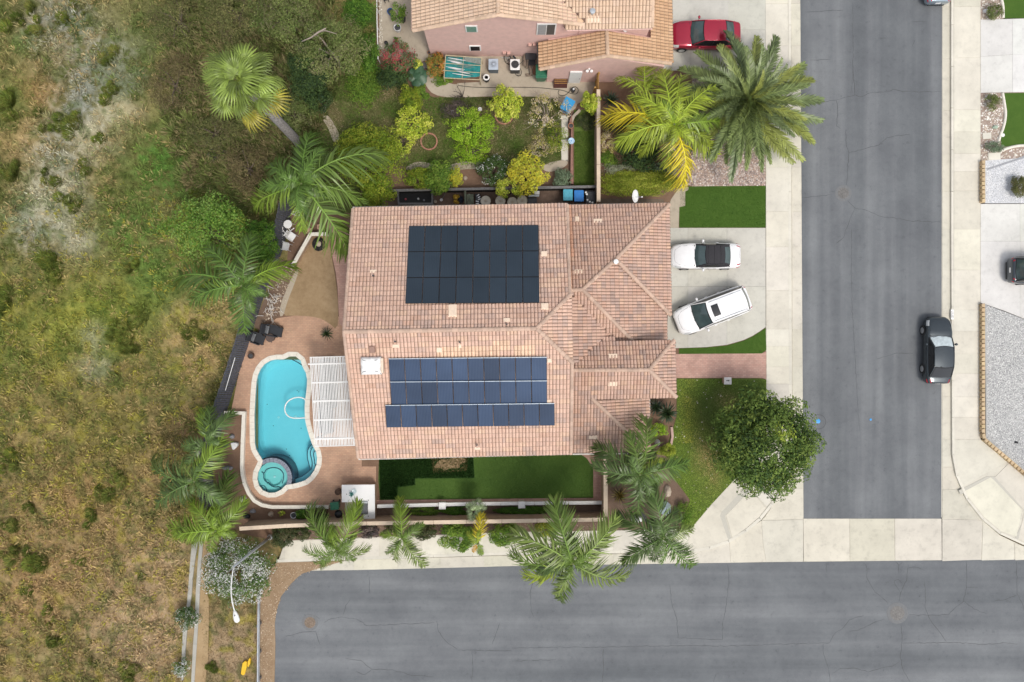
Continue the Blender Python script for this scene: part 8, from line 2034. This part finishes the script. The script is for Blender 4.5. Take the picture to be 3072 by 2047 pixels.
def palm(label, crown_px, z, tips, tint, base_px=None, r=.13, name='queen_palm', extra_up=5, seed=1, var=None, group=None):
 rnd = random.Random(seed + int(crown_px[0])); c = at(crown_px[0], crown_px[1], z); b = at(*base_px, 0) if base_px else Vector((c.x, c.y, 0))
 t = thing(name, label, 'palm tree', (b.x, b.y, 0), group=group); cl = Vector((c.x - b.x, c.y - b.y, z))
 tb = MB(); n = 9; tb.tube([Vector((0, 0, -.05)).lerp(cl, i / n) + Vector((.05 * math.sin(i), .04 * math.cos(i * 1.3), 0)) * (0 if i in (0, n) else 1) for i in range(n + 1)], [r * (1.25 - .35 * i / n) for i in range(n + 1)], 12); tb.build('trunk', M_PALMTRUNK, t, True)
 MB().lathe((cl.x, cl.y, cl.z - .45), [(r * .9, 0), (r * 1.15, .15), (r * .9, .42), (.03, .6)], 10).build('crown_shaft', plain('crown_shaft_%d' % int(crown_px[0]), (.17, .20, .08), .7, var=.3), t, True)
 for i, tp in enumerate(tips):
  key = tp[3] if len(tp) > 3 else ('mid' if i % 3 else 'low'); tn = tp[2] if len(tp) > 2 and tp[2] else tint
  add_frond(t, (c.x, c.y, z), tp[:2], key, tn, QF, rnd)
 R = sum(math.hypot(tp[0] - crown_px[0], tp[1] - crown_px[1]) for tp in tips) / max(1, len(tips))
 for i in range(extra_up):                           # shorter fronds fill the crown
  a = 2 * math.pi * (i + .5) / extra_up + rnd.uniform(-.3, .3); q = R * rnd.uniform(.55, .85)
  add_frond(t, (c.x, c.y, z), (crown_px[0] + q * math.cos(a), crown_px[1] + q * math.sin(a)), rnd.choice(('mid', 'low')), tuple(x * .8 for x in tint), QF, rnd, -.1)
 for i in range(extra_up):                           # young upright fronds round the spear
  a = 2 * math.pi * i / max(1, extra_up) + rnd.random(); q = R * rnd.uniform(.28, .55)
  add_frond(t, (c.x, c.y, z), (crown_px[0] + q * math.cos(a), crown_px[1] + q * math.sin(a)), 'up', tuple(x * 1.15 for x in tint), QF, rnd)
 return t
palm('yellow green feather palm in front of the pink garage', (2022, 374), 4.6, [(1818, 328, GYY), (1905, 276, GY), (1850, 423, GY), (1915, 452, GY), (1994, 204, GY), (2050, 226, GY), (2120, 286, GB), (2146, 266, GY), (2158, 372, GB), (2143, 482, GY), (2066, 556, GYY, 'low'), (2000, 300, GB, 'up')], GY, (2012, 400), .15, extra_up=6)
palm('small yellow green palm in front of the pink garage wall', (1936, 283), 3.2, [(1922, 176, GY), (1852, 232, GY), (1994, 206, GY), (1895, 300, GB), (1980, 320, GB)], GY, None, .10, extra_up=3)
palm('broad feather palm at the upper left corner of the tiled roof', (905, 552), 6.0, [(818, 486), (784, 556), (758, 622, GB, 'low'), (940, 402), (968, 452), (1148, 466, G1), (1096, 588, G1), (1064, 742, G1, 'low'), (916, 690, GB, 'low'), (975, 606, G1), (868, 612), (1010, 500)], G2, (930, 600), .14, extra_up=6)
palm('feather palm leaning over the dark fence below the pale tree', (726, 857), 5.5, [(548, 796), (625, 732), (760, 704), (878, 780, GB), (598, 862, GB), (568, 900), (752, 1000), (690, 800), (800, 840, GB)], G2, (765, 890), .13, extra_up=5)
palm('thin palm behind the fence, uppermost of the slope palms', (620, 1326), 4.6, [(618, 1226, GB), (540, 1336, GD), (702, 1240), (652, 1222), (560, 1390, GD), (680, 1340)], GD, (650, 1330), .11, extra_up=3)
palm('dark green palm in the middle of the three slope palms', (584, 1444), 4.6, [(444, 1402), (466, 1512), (682, 1318, GB), (550, 1372, GP), (668, 1512), (586, 1388), (480, 1462, GD), (640, 1470, GD)], GD, (632, 1440), .12, extra_up=4)
palm('yellow green palm at the fence end, lowest of the slope palms', (648, 1592), 3.8, [(520, 1548, GB), (578, 1494, GB), (648, 1516, GB), (700, 1418, G1), (738, 1506, GB), (528, 1598, GB), (600, 1612, GB), (700, 1600, GB)], GB, (655, 1580), .12, extra_up=5)
SP = 'feather palms along the cross street pavement'
palm('leftmost feather palm of the cross street pavement', (1011, 1652), 4.4, [(922, 1527, G1), (1082, 1510, GB), (910, 1648, G1), (1104, 1662, GP), (994, 1578, GB), (1024, 1690, GP), (972, 1545, G1), (940, 1690, G1)], G1, (1003, 1606), .11, extra_up=4)
palm('thin second feather palm from the left on the cross street', (1206, 1616), 4.2, [(1211, 1497, GB), (1270, 1575, G1), (1144, 1597, GB), (1172, 1678, GP), (1274, 1702, GP), (1240, 1650, GB)], G1, (1198, 1596), .09, extra_up=4)
palm('small palm with one bright yellow frond beside the biggest shrub', (1433, 1632), 3.6, [(1446, 1540, GYY), (1414, 1654, (.65, .33, .02), 'low'), (1402, 1597, GY), (1452, 1660, GB), (1440, 1590, GY)], GB, (1426, 1592), .08, extra_up=2)
palm('biggest feather palm, hanging over kerb and road', (1718, 1690), 6.4, [(1668, 1494, G1, 'mid'), (1852, 1556, GP), (1542, 1588, GP), (1540, 1678, G1), (1574, 1732, GY, 'low'), (1664, 1782, GP), (1862, 1744, GP), (1830, 1602, GP), (1620, 1640, GD), (1790, 1720, G2), (1700, 1600, G1), (1610, 1710, GD)], G1, (1690, 1600), .15, extra_up=5)
palm('dark feather palm at the pavement corner', (1991, 1614), 5.6, [(1854, 1534, GD), (1864, 1680, GD), (2084, 1588, GP), (2066, 1704, G2), (1956, 1446, GD), (2028, 1526, GD), (1920, 1650, GD), (2040, 1640, GD), (1980, 1690, G2)], GD, (1962, 1560), .14, extra_up=5)
palm('feather palm over the wing roof corner', (1920, 1424), 5.8, [(1792, 1326, GD), (1778, 1390, GD), (1888, 1298, G1), (1952, 1250, G1), (2064, 1396, G2), (1990, 1380, GY), (1902, 1548, GD), (1962, 1500, GD), (1850, 1410, GD), (1990, 1450, G2)], GD, (1900, 1410), .14, extra_up=5)
def date_palm():
 rnd = random.Random(5); px, py, z = 2240, 303, 3.4; c = at(px, py, z); t = thing('date_palm', 'huge grey green feather palm spreading over the pavement', 'palm tree', (c.x, c.y, 0))
 MB().tube([(0, 0, -.05), (0, 0, 1.2), (0, 0, z - .2)], [.42, .38, .34], 14).build('trunk', M_PALMTRUNK, t, True); MB().lathe((0, 0, z - .5), [(.36, 0), (.48, .2), (.34, .5), (.05, .7)], 12).build('crown_base', plain('brown_crown_base', (.22, .11, .05), .9, var=.3), t, True)
 for i in range(72):
  f = i / 72; a = i * 2.39996 + rnd.uniform(-.1, .1)
  if f < .22: R, key = rnd.uniform(70, 115), 'up'
  elif f < .62: R, key = rnd.uniform(150, 195), 'mid'
  else: R, key = rnd.uniform(185, 232), 'low'
  R *= 1 + .06 * math.sin(a); tn = random.choice([(.21, .26, .11), (.185, .23, .105), (.24, .28, .11), (.165, .205, .10), (.28, .30, .09)]) if key != 'low' else random.choice([(.17, .215, .10), (.20, .245, .095), (.25, .275, .085), (.145, .19, .095)])
  add_frond(t, (c.x, c.y, z), (px + R * math.cos(a), py + R * math.sin(a)), key, tn, PF, rnd, -.15 * (key == 'low'))
date_palm()
def fan_mesh(seed, droop=.35):
 rng = np.random.default_rng(seed); V, Fq, C = [], [], []; nb = 0
 for i in range(5):
  x = -1.05 + 1.05 * i / 4 * 1.0; r = .028 * (1.2 - .1 * i); V += [[x, r, 0], [x, 0, r], [x, -r, 0], [x, 0, -r]]; C += [[1.4, 1.35, 1.0]] * 4
  if i:
   o = 4 * i
   for k in range(4): Fq.append([o - 4 + k, o - 4 + (k + 1) % 4, o + (k + 1) % 4, o + k])
 nb = 20; n = 19
 for i in range(n):
  a = math.radians(-118 + 236 * i / (n - 1)); da = math.radians(236 / (n - 1)) * .46; L = 1.0 * (.82 + .18 * math.cos(a * .7)) * rng.uniform(.92, 1.06); k = rng.uniform(.55, 1.4)
  for r, ww, zz in ((.02, 1.0, 0), (.38, 1.0, .05), (.64, .95, .0), (.84, .55, -droop * .35), (1.06, .10, -droop * rng.uniform(.8, 1.5))):
   for s, fold in ((-1, 0), (0, .035 * min(1, r * 2)), (1, 0)):
    b = a + s * da * ww * .98; V.append([L * r * math.cos(b), L * r * math.sin(b), zz + fold - .18 * r * r * abs(math.sin(a)) ]); C.append([k * (.92 if s else 1.1)] * 3)
  for j in range(4):
   o = nb + 3 * j; Fq += [[o, o + 1, o + 4, o + 3], [o + 1, o + 2, o + 5, o + 4]]
  nb += 15
 me = np_mesh('fan_leaf', np.array(V), np.array(Fq), np.array(C)); me.materials.append(M_FROND); return me
FANS = [fan_mesh(3), fan_mesh(4, .5)]
def fan_palm(label, crown_px, z, base_px, R_px, n, tint, r, leaf=.78, seed=2, dead=True):
 rnd = random.Random(seed); c = at(*crown_px, z); b = at(*base_px, 0); t = thing('fan_palm', label, 'palm tree', (b.x, b.y, 0)); cl = Vector((c.x - b.x, c.y - b.y, z)); m = 14
 tb = MB(); tb.tube([Vector((0, 0, -.05)).lerp(cl, i / m) + Vector((.0, .0, 0)) for i in range(m + 1)], [r * (1.15 - .2 * i / m) * (1 + .06 * (i % 2)) for i in range(m + 1)], 12); tb.build('trunk', M_PALMTRUNK, t, True)
 R = R_px * m_per_px(z)
 for i in range(n):
  f = i / n; a = i * 2.39996 + rnd.uniform(-.12, .12); el = 1.3 - 1.6 * f + rnd.uniform(-.12, .12); l = R * (.26 + .44 * f) * rnd.uniform(.9, 1.08)
  d = Vector((math.cos(a) * math.cos(el), math.sin(a) * math.cos(el), math.sin(el))); o = link('fan_leaf', FANS[i % 2], None, t); s = R * leaf * .40 * rnd.uniform(.86, 1.12)
  x = d.copy(); pitch = max(-.75, min(.7, el * .75)) + rnd.uniform(-.2, .2); x = Vector((math.cos(a) * math.cos(pitch), math.sin(a) * math.cos(pitch), math.sin(pitch))); roll = rnd.uniform(-.45, .45); y = Vector((-math.sin(a), math.cos(a), 0)); y = (y * math.cos(roll) + x.cross(y) * math.sin(roll)); zz = x.cross(y)
  p = cl + d * (l * .9 + .1); M = Matrix(((x.x, y.x, zz.x, p.x), (x.y, y.y, zz.y, p.y), (x.z, y.z, zz.z, p.z), (0, 0, 0, 1))); o.matrix_local = M @ Matrix.Scale(s, 4)
  k = rnd.uniform(.62, 1.3); tn = tint; ang = (a % 6.283)
  if dead and f > .72 and 4.9 < ang < 6.1: tn = random.choice([(.55, .44, .06), (.60, .28, .03), (.45, .40, .06)])
  o.color = (tn[0] * k, tn[1] * k, tn[2] * k, 1)
 return t
fan_palm('very tall fan palm with a leaning grey trunk on the slope', (728, 250), 10.6, (906, 438), 148, 27, (.235, .32, .065), .26, leaf=.80)
fan_palm('small pale fan palm in the bed below the white ledge', (1427, 1530), 2.2, (1425, 1540), 34, 12, (.26, .34, .17), .07, leaf=1.1, seed=8, dead=False)

# --- wild grass, weeds, gravel: nobody could count these
def blades(name, label, px, py, col, hmin, hmax, wmin, wmax, z0=0.0, mat=M_GRASS, lean=.55, parent=None, rng=RNG):
 n = len(px); z = np.full(n, z0) if np.isscalar(z0) else z0; k = (H - z) / F; X = (px - CX) * k; Y = -(py - CY) * k
 a = rng.uniform(0, 2 * np.pi, n); h = rng.uniform(hmin, hmax, n); w = rng.uniform(wmin, wmax, n); ln = rng.uniform(.1, lean, n) * h * 1.6; b = rng.uniform(0, 2 * np.pi, n)
 base = np.stack([X, Y, z], 1); side = np.stack([np.cos(a), np.sin(a), np.zeros(n)], 1) * w[:, None] / 2; tip = base + np.stack([np.cos(b) * ln, np.sin(b) * ln, h], 1)
 V = np.stack([base - side, base + side, tip], 1).reshape(-1, 3); o = link(name, np_mesh(name, V, np.arange(3 * n).reshape(n, 3), np.repeat(np.clip(col * 1.42, 0, .8), 3, 0)), mat, parent); tag(o, label, kind='stuff'); return o
def scatter(poly, n, rng=RNG):
 xs = [p[0] for p in poly]; ys = [p[1] for p in poly]; x = rng.uniform(min(xs), max(xs), n); y = rng.uniform(min(ys), max(ys), n); m = in_poly(x, y, poly); return x[m], y[m]
HP = [(-40, -40), (1125, -40), (1125, 230), (985, 230), (985, 330), (960, 420), (880, 560), (862, 640), (842, 760), (800, 850), (750, 990), (672, 1240), (632, 1370), (650, 1560), (575, 1620), (540, 2090), (-40, 2090)]
x, y = scatter(HP, 210000); d = fbm(x / 26 + 3, y / 26, 3); bare = np.exp(-(((x - 230) / 170) ** 2 + ((y - 300) / 330) ** 2)); keep = RNG.random(len(x)) < np.clip((d - .30) * 2.4 + .35 - bare * .45, .06, 1); x, y = x[keep], y[keep]
c = hill_col(x, y) * RNG.uniform(.65, 1.5, (len(x), 1)); yy = RNG.random(len(x)) < .10 * np.clip((y - 500) / 500, 0, 1); c[yy] = np.array([.40, .36, .05]) * RNG.uniform(.7, 1.2, (yy.sum(), 1))
blades('wild_grass', 'straw and green wild grass covering the dry slope', x, y, c, .10, .34, .02, .05, hill_z(x, y) - .01, lean=.95)
def weed_clumps(name, label, cx, cy, col, per, r0, r1, h0, h1, w=.03, seed=5):
 rng = np.random.default_rng(seed); n = len(cx); R = rng.uniform(r0, r1, n); k = np.repeat(np.arange(n), per); m = len(k); z0 = hill_z(cx, cy); sc = (H - z0) / F
 X = (cx - CX) * sc; Y = -(cy - CY) * sc; a = rng.uniform(0, 2 * np.pi, m); rr = R[k] * rng.random(m) ** .7; base = np.stack([X[k] + np.cos(a) * rr * .5, Y[k] + np.sin(a) * rr * .5, z0[k] + .01], 1)
 o = a + rng.normal(size=m) * .7; l = R[k] * rng.uniform(.5, 1.2, m); tip = base + np.stack([np.cos(o) * l, np.sin(o) * l, rng.uniform(h0, h1, m) * (R[k] / r1 * .7 + .3)], 1); s_ = np.stack([-np.sin(o), np.cos(o), np.zeros(m)], 1) * (w * rng.uniform(.6, 1.5, m))[:, None]
 mid = base * .45 + tip * .55 + np.array([0, 0, .04]); V = np.stack([base, mid + s_, tip, mid - s_], 1).reshape(-1, 3); C = col[k] * rng.uniform(.6, 1.5, (m, 1)); tag(link(name, np_mesh(name, V, np.arange(4 * m).reshape(m, 4), np.repeat(np.clip(C * 1.5, 0, .8), 4, 0)), M_GRASS), label, kind='stuff')
x, y = scatter(HP, 20000); q = fbm(x / 40 + 77, y / 40, 3); keep = RNG.random(len(x)) < np.clip((q - .32) * 3, .08, 1); x, y = x[keep], y[keep]; c = hill_col(x, y); u = RNG.random(len(x)); gn = fbm(x / 70 + 11, y / 70 + 5, 3) + (y < 1250) * .07
for lo, hi, cc in ((0, .34, (.07, .11, .025)), (.34, .5, (.11, .15, .03)), (.5, .58, (.045, .07, .02))):
 mk = (u >= lo) & (u < hi) & (gn > .47); c[mk] = c[mk] * .5 + np.array(cc) * .5
mk = (u > .60) & (u < .78); c[mk] = c[mk] * .4 + np.array((.34, .25, .12)) * .6; mk = (u > .78) & (u < .86) & (y > 600); c[mk] = np.array((.27, .25, .05))
weed_clumps('weeds', 'rough weeds and dry straw clumps all over the slope', x, y, c, 9, .12, .42, .08, .34)
UP = [(470, -20), (1000, -20), (985, 110), (1040, 200), (990, 300), (950, 400), (880, 560), (860, 640), (760, 660), (690, 560), (560, 560), (470, 420), (430, 240)]
x, y = scatter(UP, 5600); e_ = np.clip((x - 455 - 60 * fbm(y / 50, x / 50, 2)) / 220, 0, 1) * np.clip((690 - y) / 130, 0, 1); kk = RNG.random(len(x)) < e_ * np.clip((fbm(x / 28 + 5, y / 28 + 9, 3) - .34) * 5 + .15, 0, 1); x, y = x[kk], y[kk]; q = fbm(x / 45 + 7, y / 45 + 70, 3); pal_ = np.array([(.15, .165, .06), (.175, .15, .075), (.115, .145, .045), (.22, .19, .095), (.10, .125, .04), (.16, .19, .06)]); c = pal_[(np.clip(q * 9 + RNG.normal(size=len(x)) * 1.1 - 1.5, 0, 5.9)).astype(int)]
weed_clumps('undergrowth', 'tangled brown and olive undergrowth between the trees of the upper slope', x, y, c, 30, .2, .62, .2, .95, .034, 8)
x, y = scatter([(640, 1640), (770, 1800), (772, 2090), (606, 2090), (615, 1800)], 9000); c = hill_col(x, y) * RNG.uniform(.6, 1.4, (len(x), 1)); blades('verge_grass', 'dry grass on the verge beside the guard rail', x, y, c, .06, .22, .02, .045, hill_z(x, y), lean=.9)
def lawn_blades(label, poly, n, c0, c1, h=.07, z=.025):
 x, y = scatter(poly, n); t = np.clip(fbm(x / 22, y / 22, 3) * 1.6 - .3, 0, 1)[:, None]; c = (np.array(c0) * (1 - t) + np.array(c1) * t) * RNG.uniform(.6, 1.5, (len(x), 1)); blades('lawn_grass', label, x, y, c, h * .5, h * 1.3, .012, .03, z)
FL = [(2033, 1138), (2297, 1140), (2297, 1350), (2250, 1390), (2137, 1508), (2076, 1584), (2050, 1580), (2070, 1500), (2012, 1420), (2008, 1330), (2032, 1250)]
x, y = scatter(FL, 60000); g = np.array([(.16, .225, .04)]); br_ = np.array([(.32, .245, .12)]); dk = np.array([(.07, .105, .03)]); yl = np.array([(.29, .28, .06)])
q = fbm(x / 45 + 7, y / 45, 3); kd = np.clip(np.exp(-(((x - 2140) / 75) ** 2 + ((y - 1240) / 95) ** 2)) * 1.5 * q * 1.7 + np.exp(-(((x - 2270) / 60) ** 2 + ((y - 1175) / 45) ** 2)), 0, 1)[:, None]; kb = np.clip((np.exp(-(((x - 2135) / 40) ** 2 + ((y - 1395) / 75) ** 2)) + np.exp(-(((x - 2180) / 35) ** 2 + ((y - 1205) / 30) ** 2)) * .7 + np.exp(-(((x - 2105) / 22) ** 2 + ((y - 1330) / 55) ** 2)) * .8) * q * 1.9, 0, 1)[:, None]  # kd: soft shadow of the round tree, painted into the blade colour
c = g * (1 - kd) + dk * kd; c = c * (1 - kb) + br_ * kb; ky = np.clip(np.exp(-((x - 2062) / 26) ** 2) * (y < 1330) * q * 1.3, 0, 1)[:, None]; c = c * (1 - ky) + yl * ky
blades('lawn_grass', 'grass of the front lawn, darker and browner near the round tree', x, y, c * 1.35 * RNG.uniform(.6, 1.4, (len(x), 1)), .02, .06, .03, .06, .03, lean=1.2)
lawn_blades('grass blades of the back lawn', [(1140, 1376), (1800, 1364), (1800, 1390), (1780, 1405), (1780, 1492), (1140, 1498)], 30000, (.055, .11, .02), (.095, .165, .03), .05)
DP = [(1139, 1377), (1418, 1371), (1422, 1433), (1244, 1434), (1244, 1455), (1192, 1460), (1190, 1497), (1141, 1498)]
x, y = scatter(DP, 26000); m = ~in_poly(x, y, [(1305, 1385), (1345, 1374), (1395, 1374), (1398, 1392), (1375, 1410), (1330, 1414), (1302, 1406)]) | (RNG.random(len(x)) < .35); x, y = x[m], y[m]
c = np.array([(.024, .058, .014)]) * RNG.uniform(.5, 1.9, (len(x), 1)); tn_ = in_poly(x, y, [(1295, 1372), (1405, 1370), (1400, 1412), (1300, 1418)]) & (RNG.random(len(x)) < .55); c[tn_] = np.array([.24, .19, .09]); blades('long_grass', 'long dark grass patch of the back lawn', x, y, c, .08, .18, .02, .05, .03)
WY = [(1130, 240), (1215, 236), (1240, 270), (1300, 294), (1500, 292), (1680, 292), (1684, 480), (1655, 495), (1160, 520), (1125, 590), (930, 590), (870, 560), (955, 430), (990, 340), (990, 210), (1128, 205)]
x, y = scatter(WY, 70000); t = np.clip((fbm(x / 55 + 2, y / 55 + 8, 4) - .38) * 4, 0, 1)[:, None]; gg = np.clip((fbm(x / 20 + 50, y / 20, 3) - .5) * 5, 0, 1)[:, None]
c = np.array([(.09, .155, .03)]) * (1 - t) + np.array([(.25, .205, .12)]) * t; c = c * (1 - gg * .5) + np.array([(.05, .115, .016)]) * gg * .5
dd = (np.exp(-((y - 300) / 22) ** 2) * (x > 1330))[:, None] * .7; c = c * (1 - dd) + np.array([(.02, .05, .012)]) * dd
blades('weeds', 'weeds and patchy grass of the pink house yard', x, y, c * RNG.uniform(.6, 1.45, (len(x), 1)), .04, .16, .025, .06, .012, lean=.9)
lawn_blades('grass of the narrow strip by the block wall', [(1723, 395), (1785, 395), (1785, 558), (1723, 556)], 9000, (.05, .11, .018), (.12, .19, .03), .08, .018)
for lb, pl_, n in (('artificial turf pile above the driveway', [(2040, 562), (2296, 560), (2296, 682), (2040, 682)], 14000), ('turf pile of the lawn wedge below the driveway', [(2040, 1047), (2181, 1039), (2258, 1012), (2296, 986), (2297, 1050), (2285, 1060), (2040, 1060)], 6000)):
 lawn_blades(lb, pl_, n, (.035, .095, .010), (.06, .135, .016), .04, .03)
def tuft_mesh(seed):
 rng = np.random.default_rng(seed); n = 260; a = rng.uniform(0, 2 * np.pi, n); r = rng.random(n) ** .6 * .42; base = np.stack([np.cos(a) * r, np.sin(a) * r, np.zeros(n)], 1); l = rng.uniform(.35, .8, n) * (1 - r * .7); o = a + rng.normal(size=n) * .6
 tip = base + np.stack([np.cos(o) * l * .55, np.sin(o) * l * .55, l * .8], 1); s = np.stack([-np.sin(o), np.cos(o), np.zeros(n)], 1) * .022; mid = (base + tip) / 2 + np.array([0, 0, .05])
 V = np.stack([base - s * .6, base + s * .6, mid + s, tip, mid - s], 1).reshape(-1, 3); Fq = [];
 i = np.arange(n) * 5; f1 = np.stack([i, i + 1, i + 2, i + 4], 1); f2 = np.stack([i + 4, i + 2, i + 3, i + 3], 1)
 k = rng.uniform(.55, 1.6, n); C = np.repeat(np.stack([k * rng.uniform(.9, 1.3, n), k, k * .9], 1), 5, 0)
 me = bpy.data.meshes.new('grass_tuft'); me.from_pydata(V.tolist(), [], f1.tolist() + [[int(q[0]), int(q[1]), int(q[2])] for q in f2]); at_ = me.color_attributes.new('col', 'FLOAT_COLOR', 'POINT'); c4 = np.ones((len(V), 4), dtype=np.float32); c4[:, :3] = C; at_.data.foreach_set('color', c4.ravel()); me.materials.append(M_GRASS); return me
TUFT = [tuft_mesh(i) for i in range(4)]
TL_ = [(70,65,52),(330,170,28),(322,265,27),(185,385,52),(305,420,25),(255,500,24),(165,550,30),(215,615,30),(30,320,45),(20,500,40),(190,57,24),(230,35,20),(160,800,46),(410,785,30),(425,945,26),(370,1010,46),(595,1010,38),(150,760,20),(25,900,42),(590,580,22),(90,1670,45),(315,1480,30),(270,1560,24),(230,1680,22),(145,1835,22),(170,1930,30),(30,1570,26),(95,1535,20),(35,1380,28),(355,1425,30),(390,2020,28),(640,2000,20),(90,1780,18),(420,1725,16),(280,1985,14),(700,1775,16),(795,1935,14)]
_big = {(70, 65): 'large dark reed like tuft at the upper left corner of the slope', (185, 385): 'largest dark spiky tuft on the bare grey soil', (90, 1670): 'large dark green tuft alone on the lower dry slope', (370, 1010): 'broad dull green tuft in the middle of the slope', (595, 1010): 'dark tuft on straw ground left of the feather palm tips'}
for i, (px, py, r) in enumerate(TL_):
 z = float(hill_z(np.array([px * 1.0]), np.array([py * 1.0]))[0]); c = at(px, py, z); s = r * m_per_px(z) / .62; n = 10 if r > 40 else 5
 zone = 'on the bare grey soil of the slope' if py < 760 else ('on the middle of the slope' if py < 1350 else 'on the lower straw coloured slope')
 t = thing('grass_tuft', _big.get((px, py), 'small dark green grass tuft ' + zone), 'grass tuft', c, random.uniform(0, 6), None if (px, py) in _big else 'tufts ' + zone)
 for j in range(n):
  o = link('blade_clump', TUFT[(i + j) % 4], None, t, (random.gauss(0, .40) * s, random.gauss(0, .26) * s, 0)); q = min(1.2, s) * random.uniform(.35, .75); o.scale = (q * random.uniform(.8, 1.4), q * random.uniform(.8, 1.2), min(.8, q)); o.rotation_euler = (0, 0, random.uniform(0, 6)); k = random.uniform(.9, 1.5); tn = random.choice([(.105, .14, .034), (.13, .175, .038), (.09, .13, .03), (.15, .175, .05)]); o.color = (tn[0] * k, tn[1] * k, tn[2] * k, 1)
twigs('dead_brush', 'heap of dark dead brushwood left of the fan palm trunk', 'brushwood', 660, 460, 34, .5, 16, plain('dark_brush', (.06, .055, .06), .9), 3)
t = thing('bare_limb', 'long bare pale limb lying across the olive feathery tree', 'branch', at(960, 100, 4.9)); o_ = t.location
lm = [at(x, y, 4.9 + .1 * i) for i, (x, y) in enumerate(((905, 125), (935, 112), (955, 97), (978, 85)))]; MB(o_).tube(lm, [.03, .05, .06, .04], 7).build('limb', M_DEADWOOD, t, True); MB(o_).tube([lm[2], at(975, 92, 5.0), at(1010, 102, 5.0)], [.045, .035, .015], 6).build('limb', M_DEADWOOD, t, True)
# --- stones
def pebbles(label, poly, n, smin, smax, pal, z, name='pebbles'):
 x, y = scatter(poly, n); n = len(x); k = (H - z) / F; c = np.stack([(x - CX) * k, -(y - CY) * k, np.full(n, z)], 1); s = RNG.uniform(smin, smax, n); a = RNG.uniform(0, 6.28, n); e = RNG.uniform(.6, 1.0, n)
 O = np.array([[1, 0, 0], [0, 1, 0], [-1, 0, 0], [0, -1, 0], [0.1, .1, .62]]); cs, sn = np.cos(a), np.sin(a); V = np.empty((n, 5, 3))
 for i in range(5):
  lx, ly, lz = O[i]; jx = 1 + RNG.normal(size=n) * .15; V[:, i, 0] = (lx * cs - ly * e * sn) * s * jx; V[:, i, 1] = (lx * sn + ly * e * cs) * s * jx; V[:, i, 2] = lz * s
 V = (V + c[:, None, :]).reshape(-1, 3); b = np.arange(n)[:, None] * 5; Fq = np.concatenate([b + np.array([[0, 1, 4]]), b + np.array([[1, 2, 4]]), b + np.array([[2, 3, 4]]), b + np.array([[3, 0, 4]])])
 pal = np.array(pal); col = pal[RNG.integers(0, len(pal), n)] * RNG.uniform(.75, 1.2, (n, 1)); o = link(name, np_mesh(name, V, Fq, np.repeat(col, 5, 0)), M_STONE); tag(o, label, kind='stuff')
ROCKP = [(.42, .33, .29), (.52, .44, .40), (.32, .23, .20), (.60, .54, .50), (.26, .22, .21), (.46, .34, .27)]
pebbles('pebbles round the huge grey green feather palm', [(2077, 214), (2296, 214), (2296, 556), (2077, 558)], 9000, .035, .09, ROCKP, .01)
pebbles('mixed stones in the bed beside the hedge', [(1990, 420), (2076, 400), (2076, 555), (2055, 560), (2050, 520)], 1500, .03, .08, ROCKP, .01)
pebbles('larger pale pebbles in the bed below the pale driveway across the street', [(2943, 282), (3003, 280), (3013, 330), (3006, 385), (2994, 425), (3000, 455), (3072, 445), (3072, 472), (2943, 482)], 1700, .035, .085, [(.72, .68, .62), (.50, .42, .34), (.33, .26, .2), (.80, .78, .74), (.42, .36, .30)], .01)
pebbles('pebbles at the top of the far side of the street', [(2943, -40), (3002, -40), (3006, 56), (2943, 58)], 600, .03, .08, [(.70, .66, .6), (.45, .38, .3), (.30, .25, .2)], .01)
pebbles('white gravel stones across the street', [(2958, 484), (3100, 476), (3100, 608), (2958, 608)], 6000, .018, .04, [(.70, .71, .73), (.62, .63, .66), (.50, .52, .56), (.78, .78, .78), (.36, .37, .40)], .02)
pebbles('grey and white gravel stones behind the bent block wall', [(2960, 916), (3010, 936), (3072, 960), (3110, 970), (3110, 1440), (3072, 1412), (2962, 1312)], 22000, .018, .042, [(.62, .62, .61), (.40, .40, .40), (.22, .22, .22), (.72, .72, .70), (.52, .52, .51)], .12)
pebbles('pebble strip along the white rail fence', [(1137, 0), (1145, 0), (1148, 165), (1138, 172)], 320, .03, .07, [(.55, .50, .42), (.38, .33, .27), (.62, .58, .5)], .03)
pebbles('stones and litter in the straw bed by the fence', [(845, 800), (885, 800), (860, 900), (842, 945), (800, 960), (780, 985)], 900, .02, .06, [(.50, .40, .30), (.36, .26, .18), (.60, .52, .42)], .03, 'litter')
pebbles('bark and litter in the planting strip along the garden wall', [(860, 1575), (1810, 1560), (1810, 1596), (1536, 1600), (870, 1626)], 5000, .012, .035, [(.30, .22, .16), (.20, .13, .09), (.40, .32, .26), (.14, .10, .08)], .012, 'litter')
pebbles('fallen leaves and litter at the dead end verge', [(1020, 1688), (832, 1692), (790, 1770), (775, 1810), (775, 2050), (815, 2050), (822, 1870), (845, 1790), (905, 1724)], 4200, .015, .045, [(.36, .24, .14), (.48, .36, .24), (.24, .15, .09), (.58, .46, .34)], -.055, 'litter')
x, y = scatter(FL, 240); pebbles('pale fallen leaves on the front lawn', FL, 190, .03, .055, [(.66, .60, .42), (.72, .68, .55), (.50, .42, .2)], .09, 'fallen_leaves')
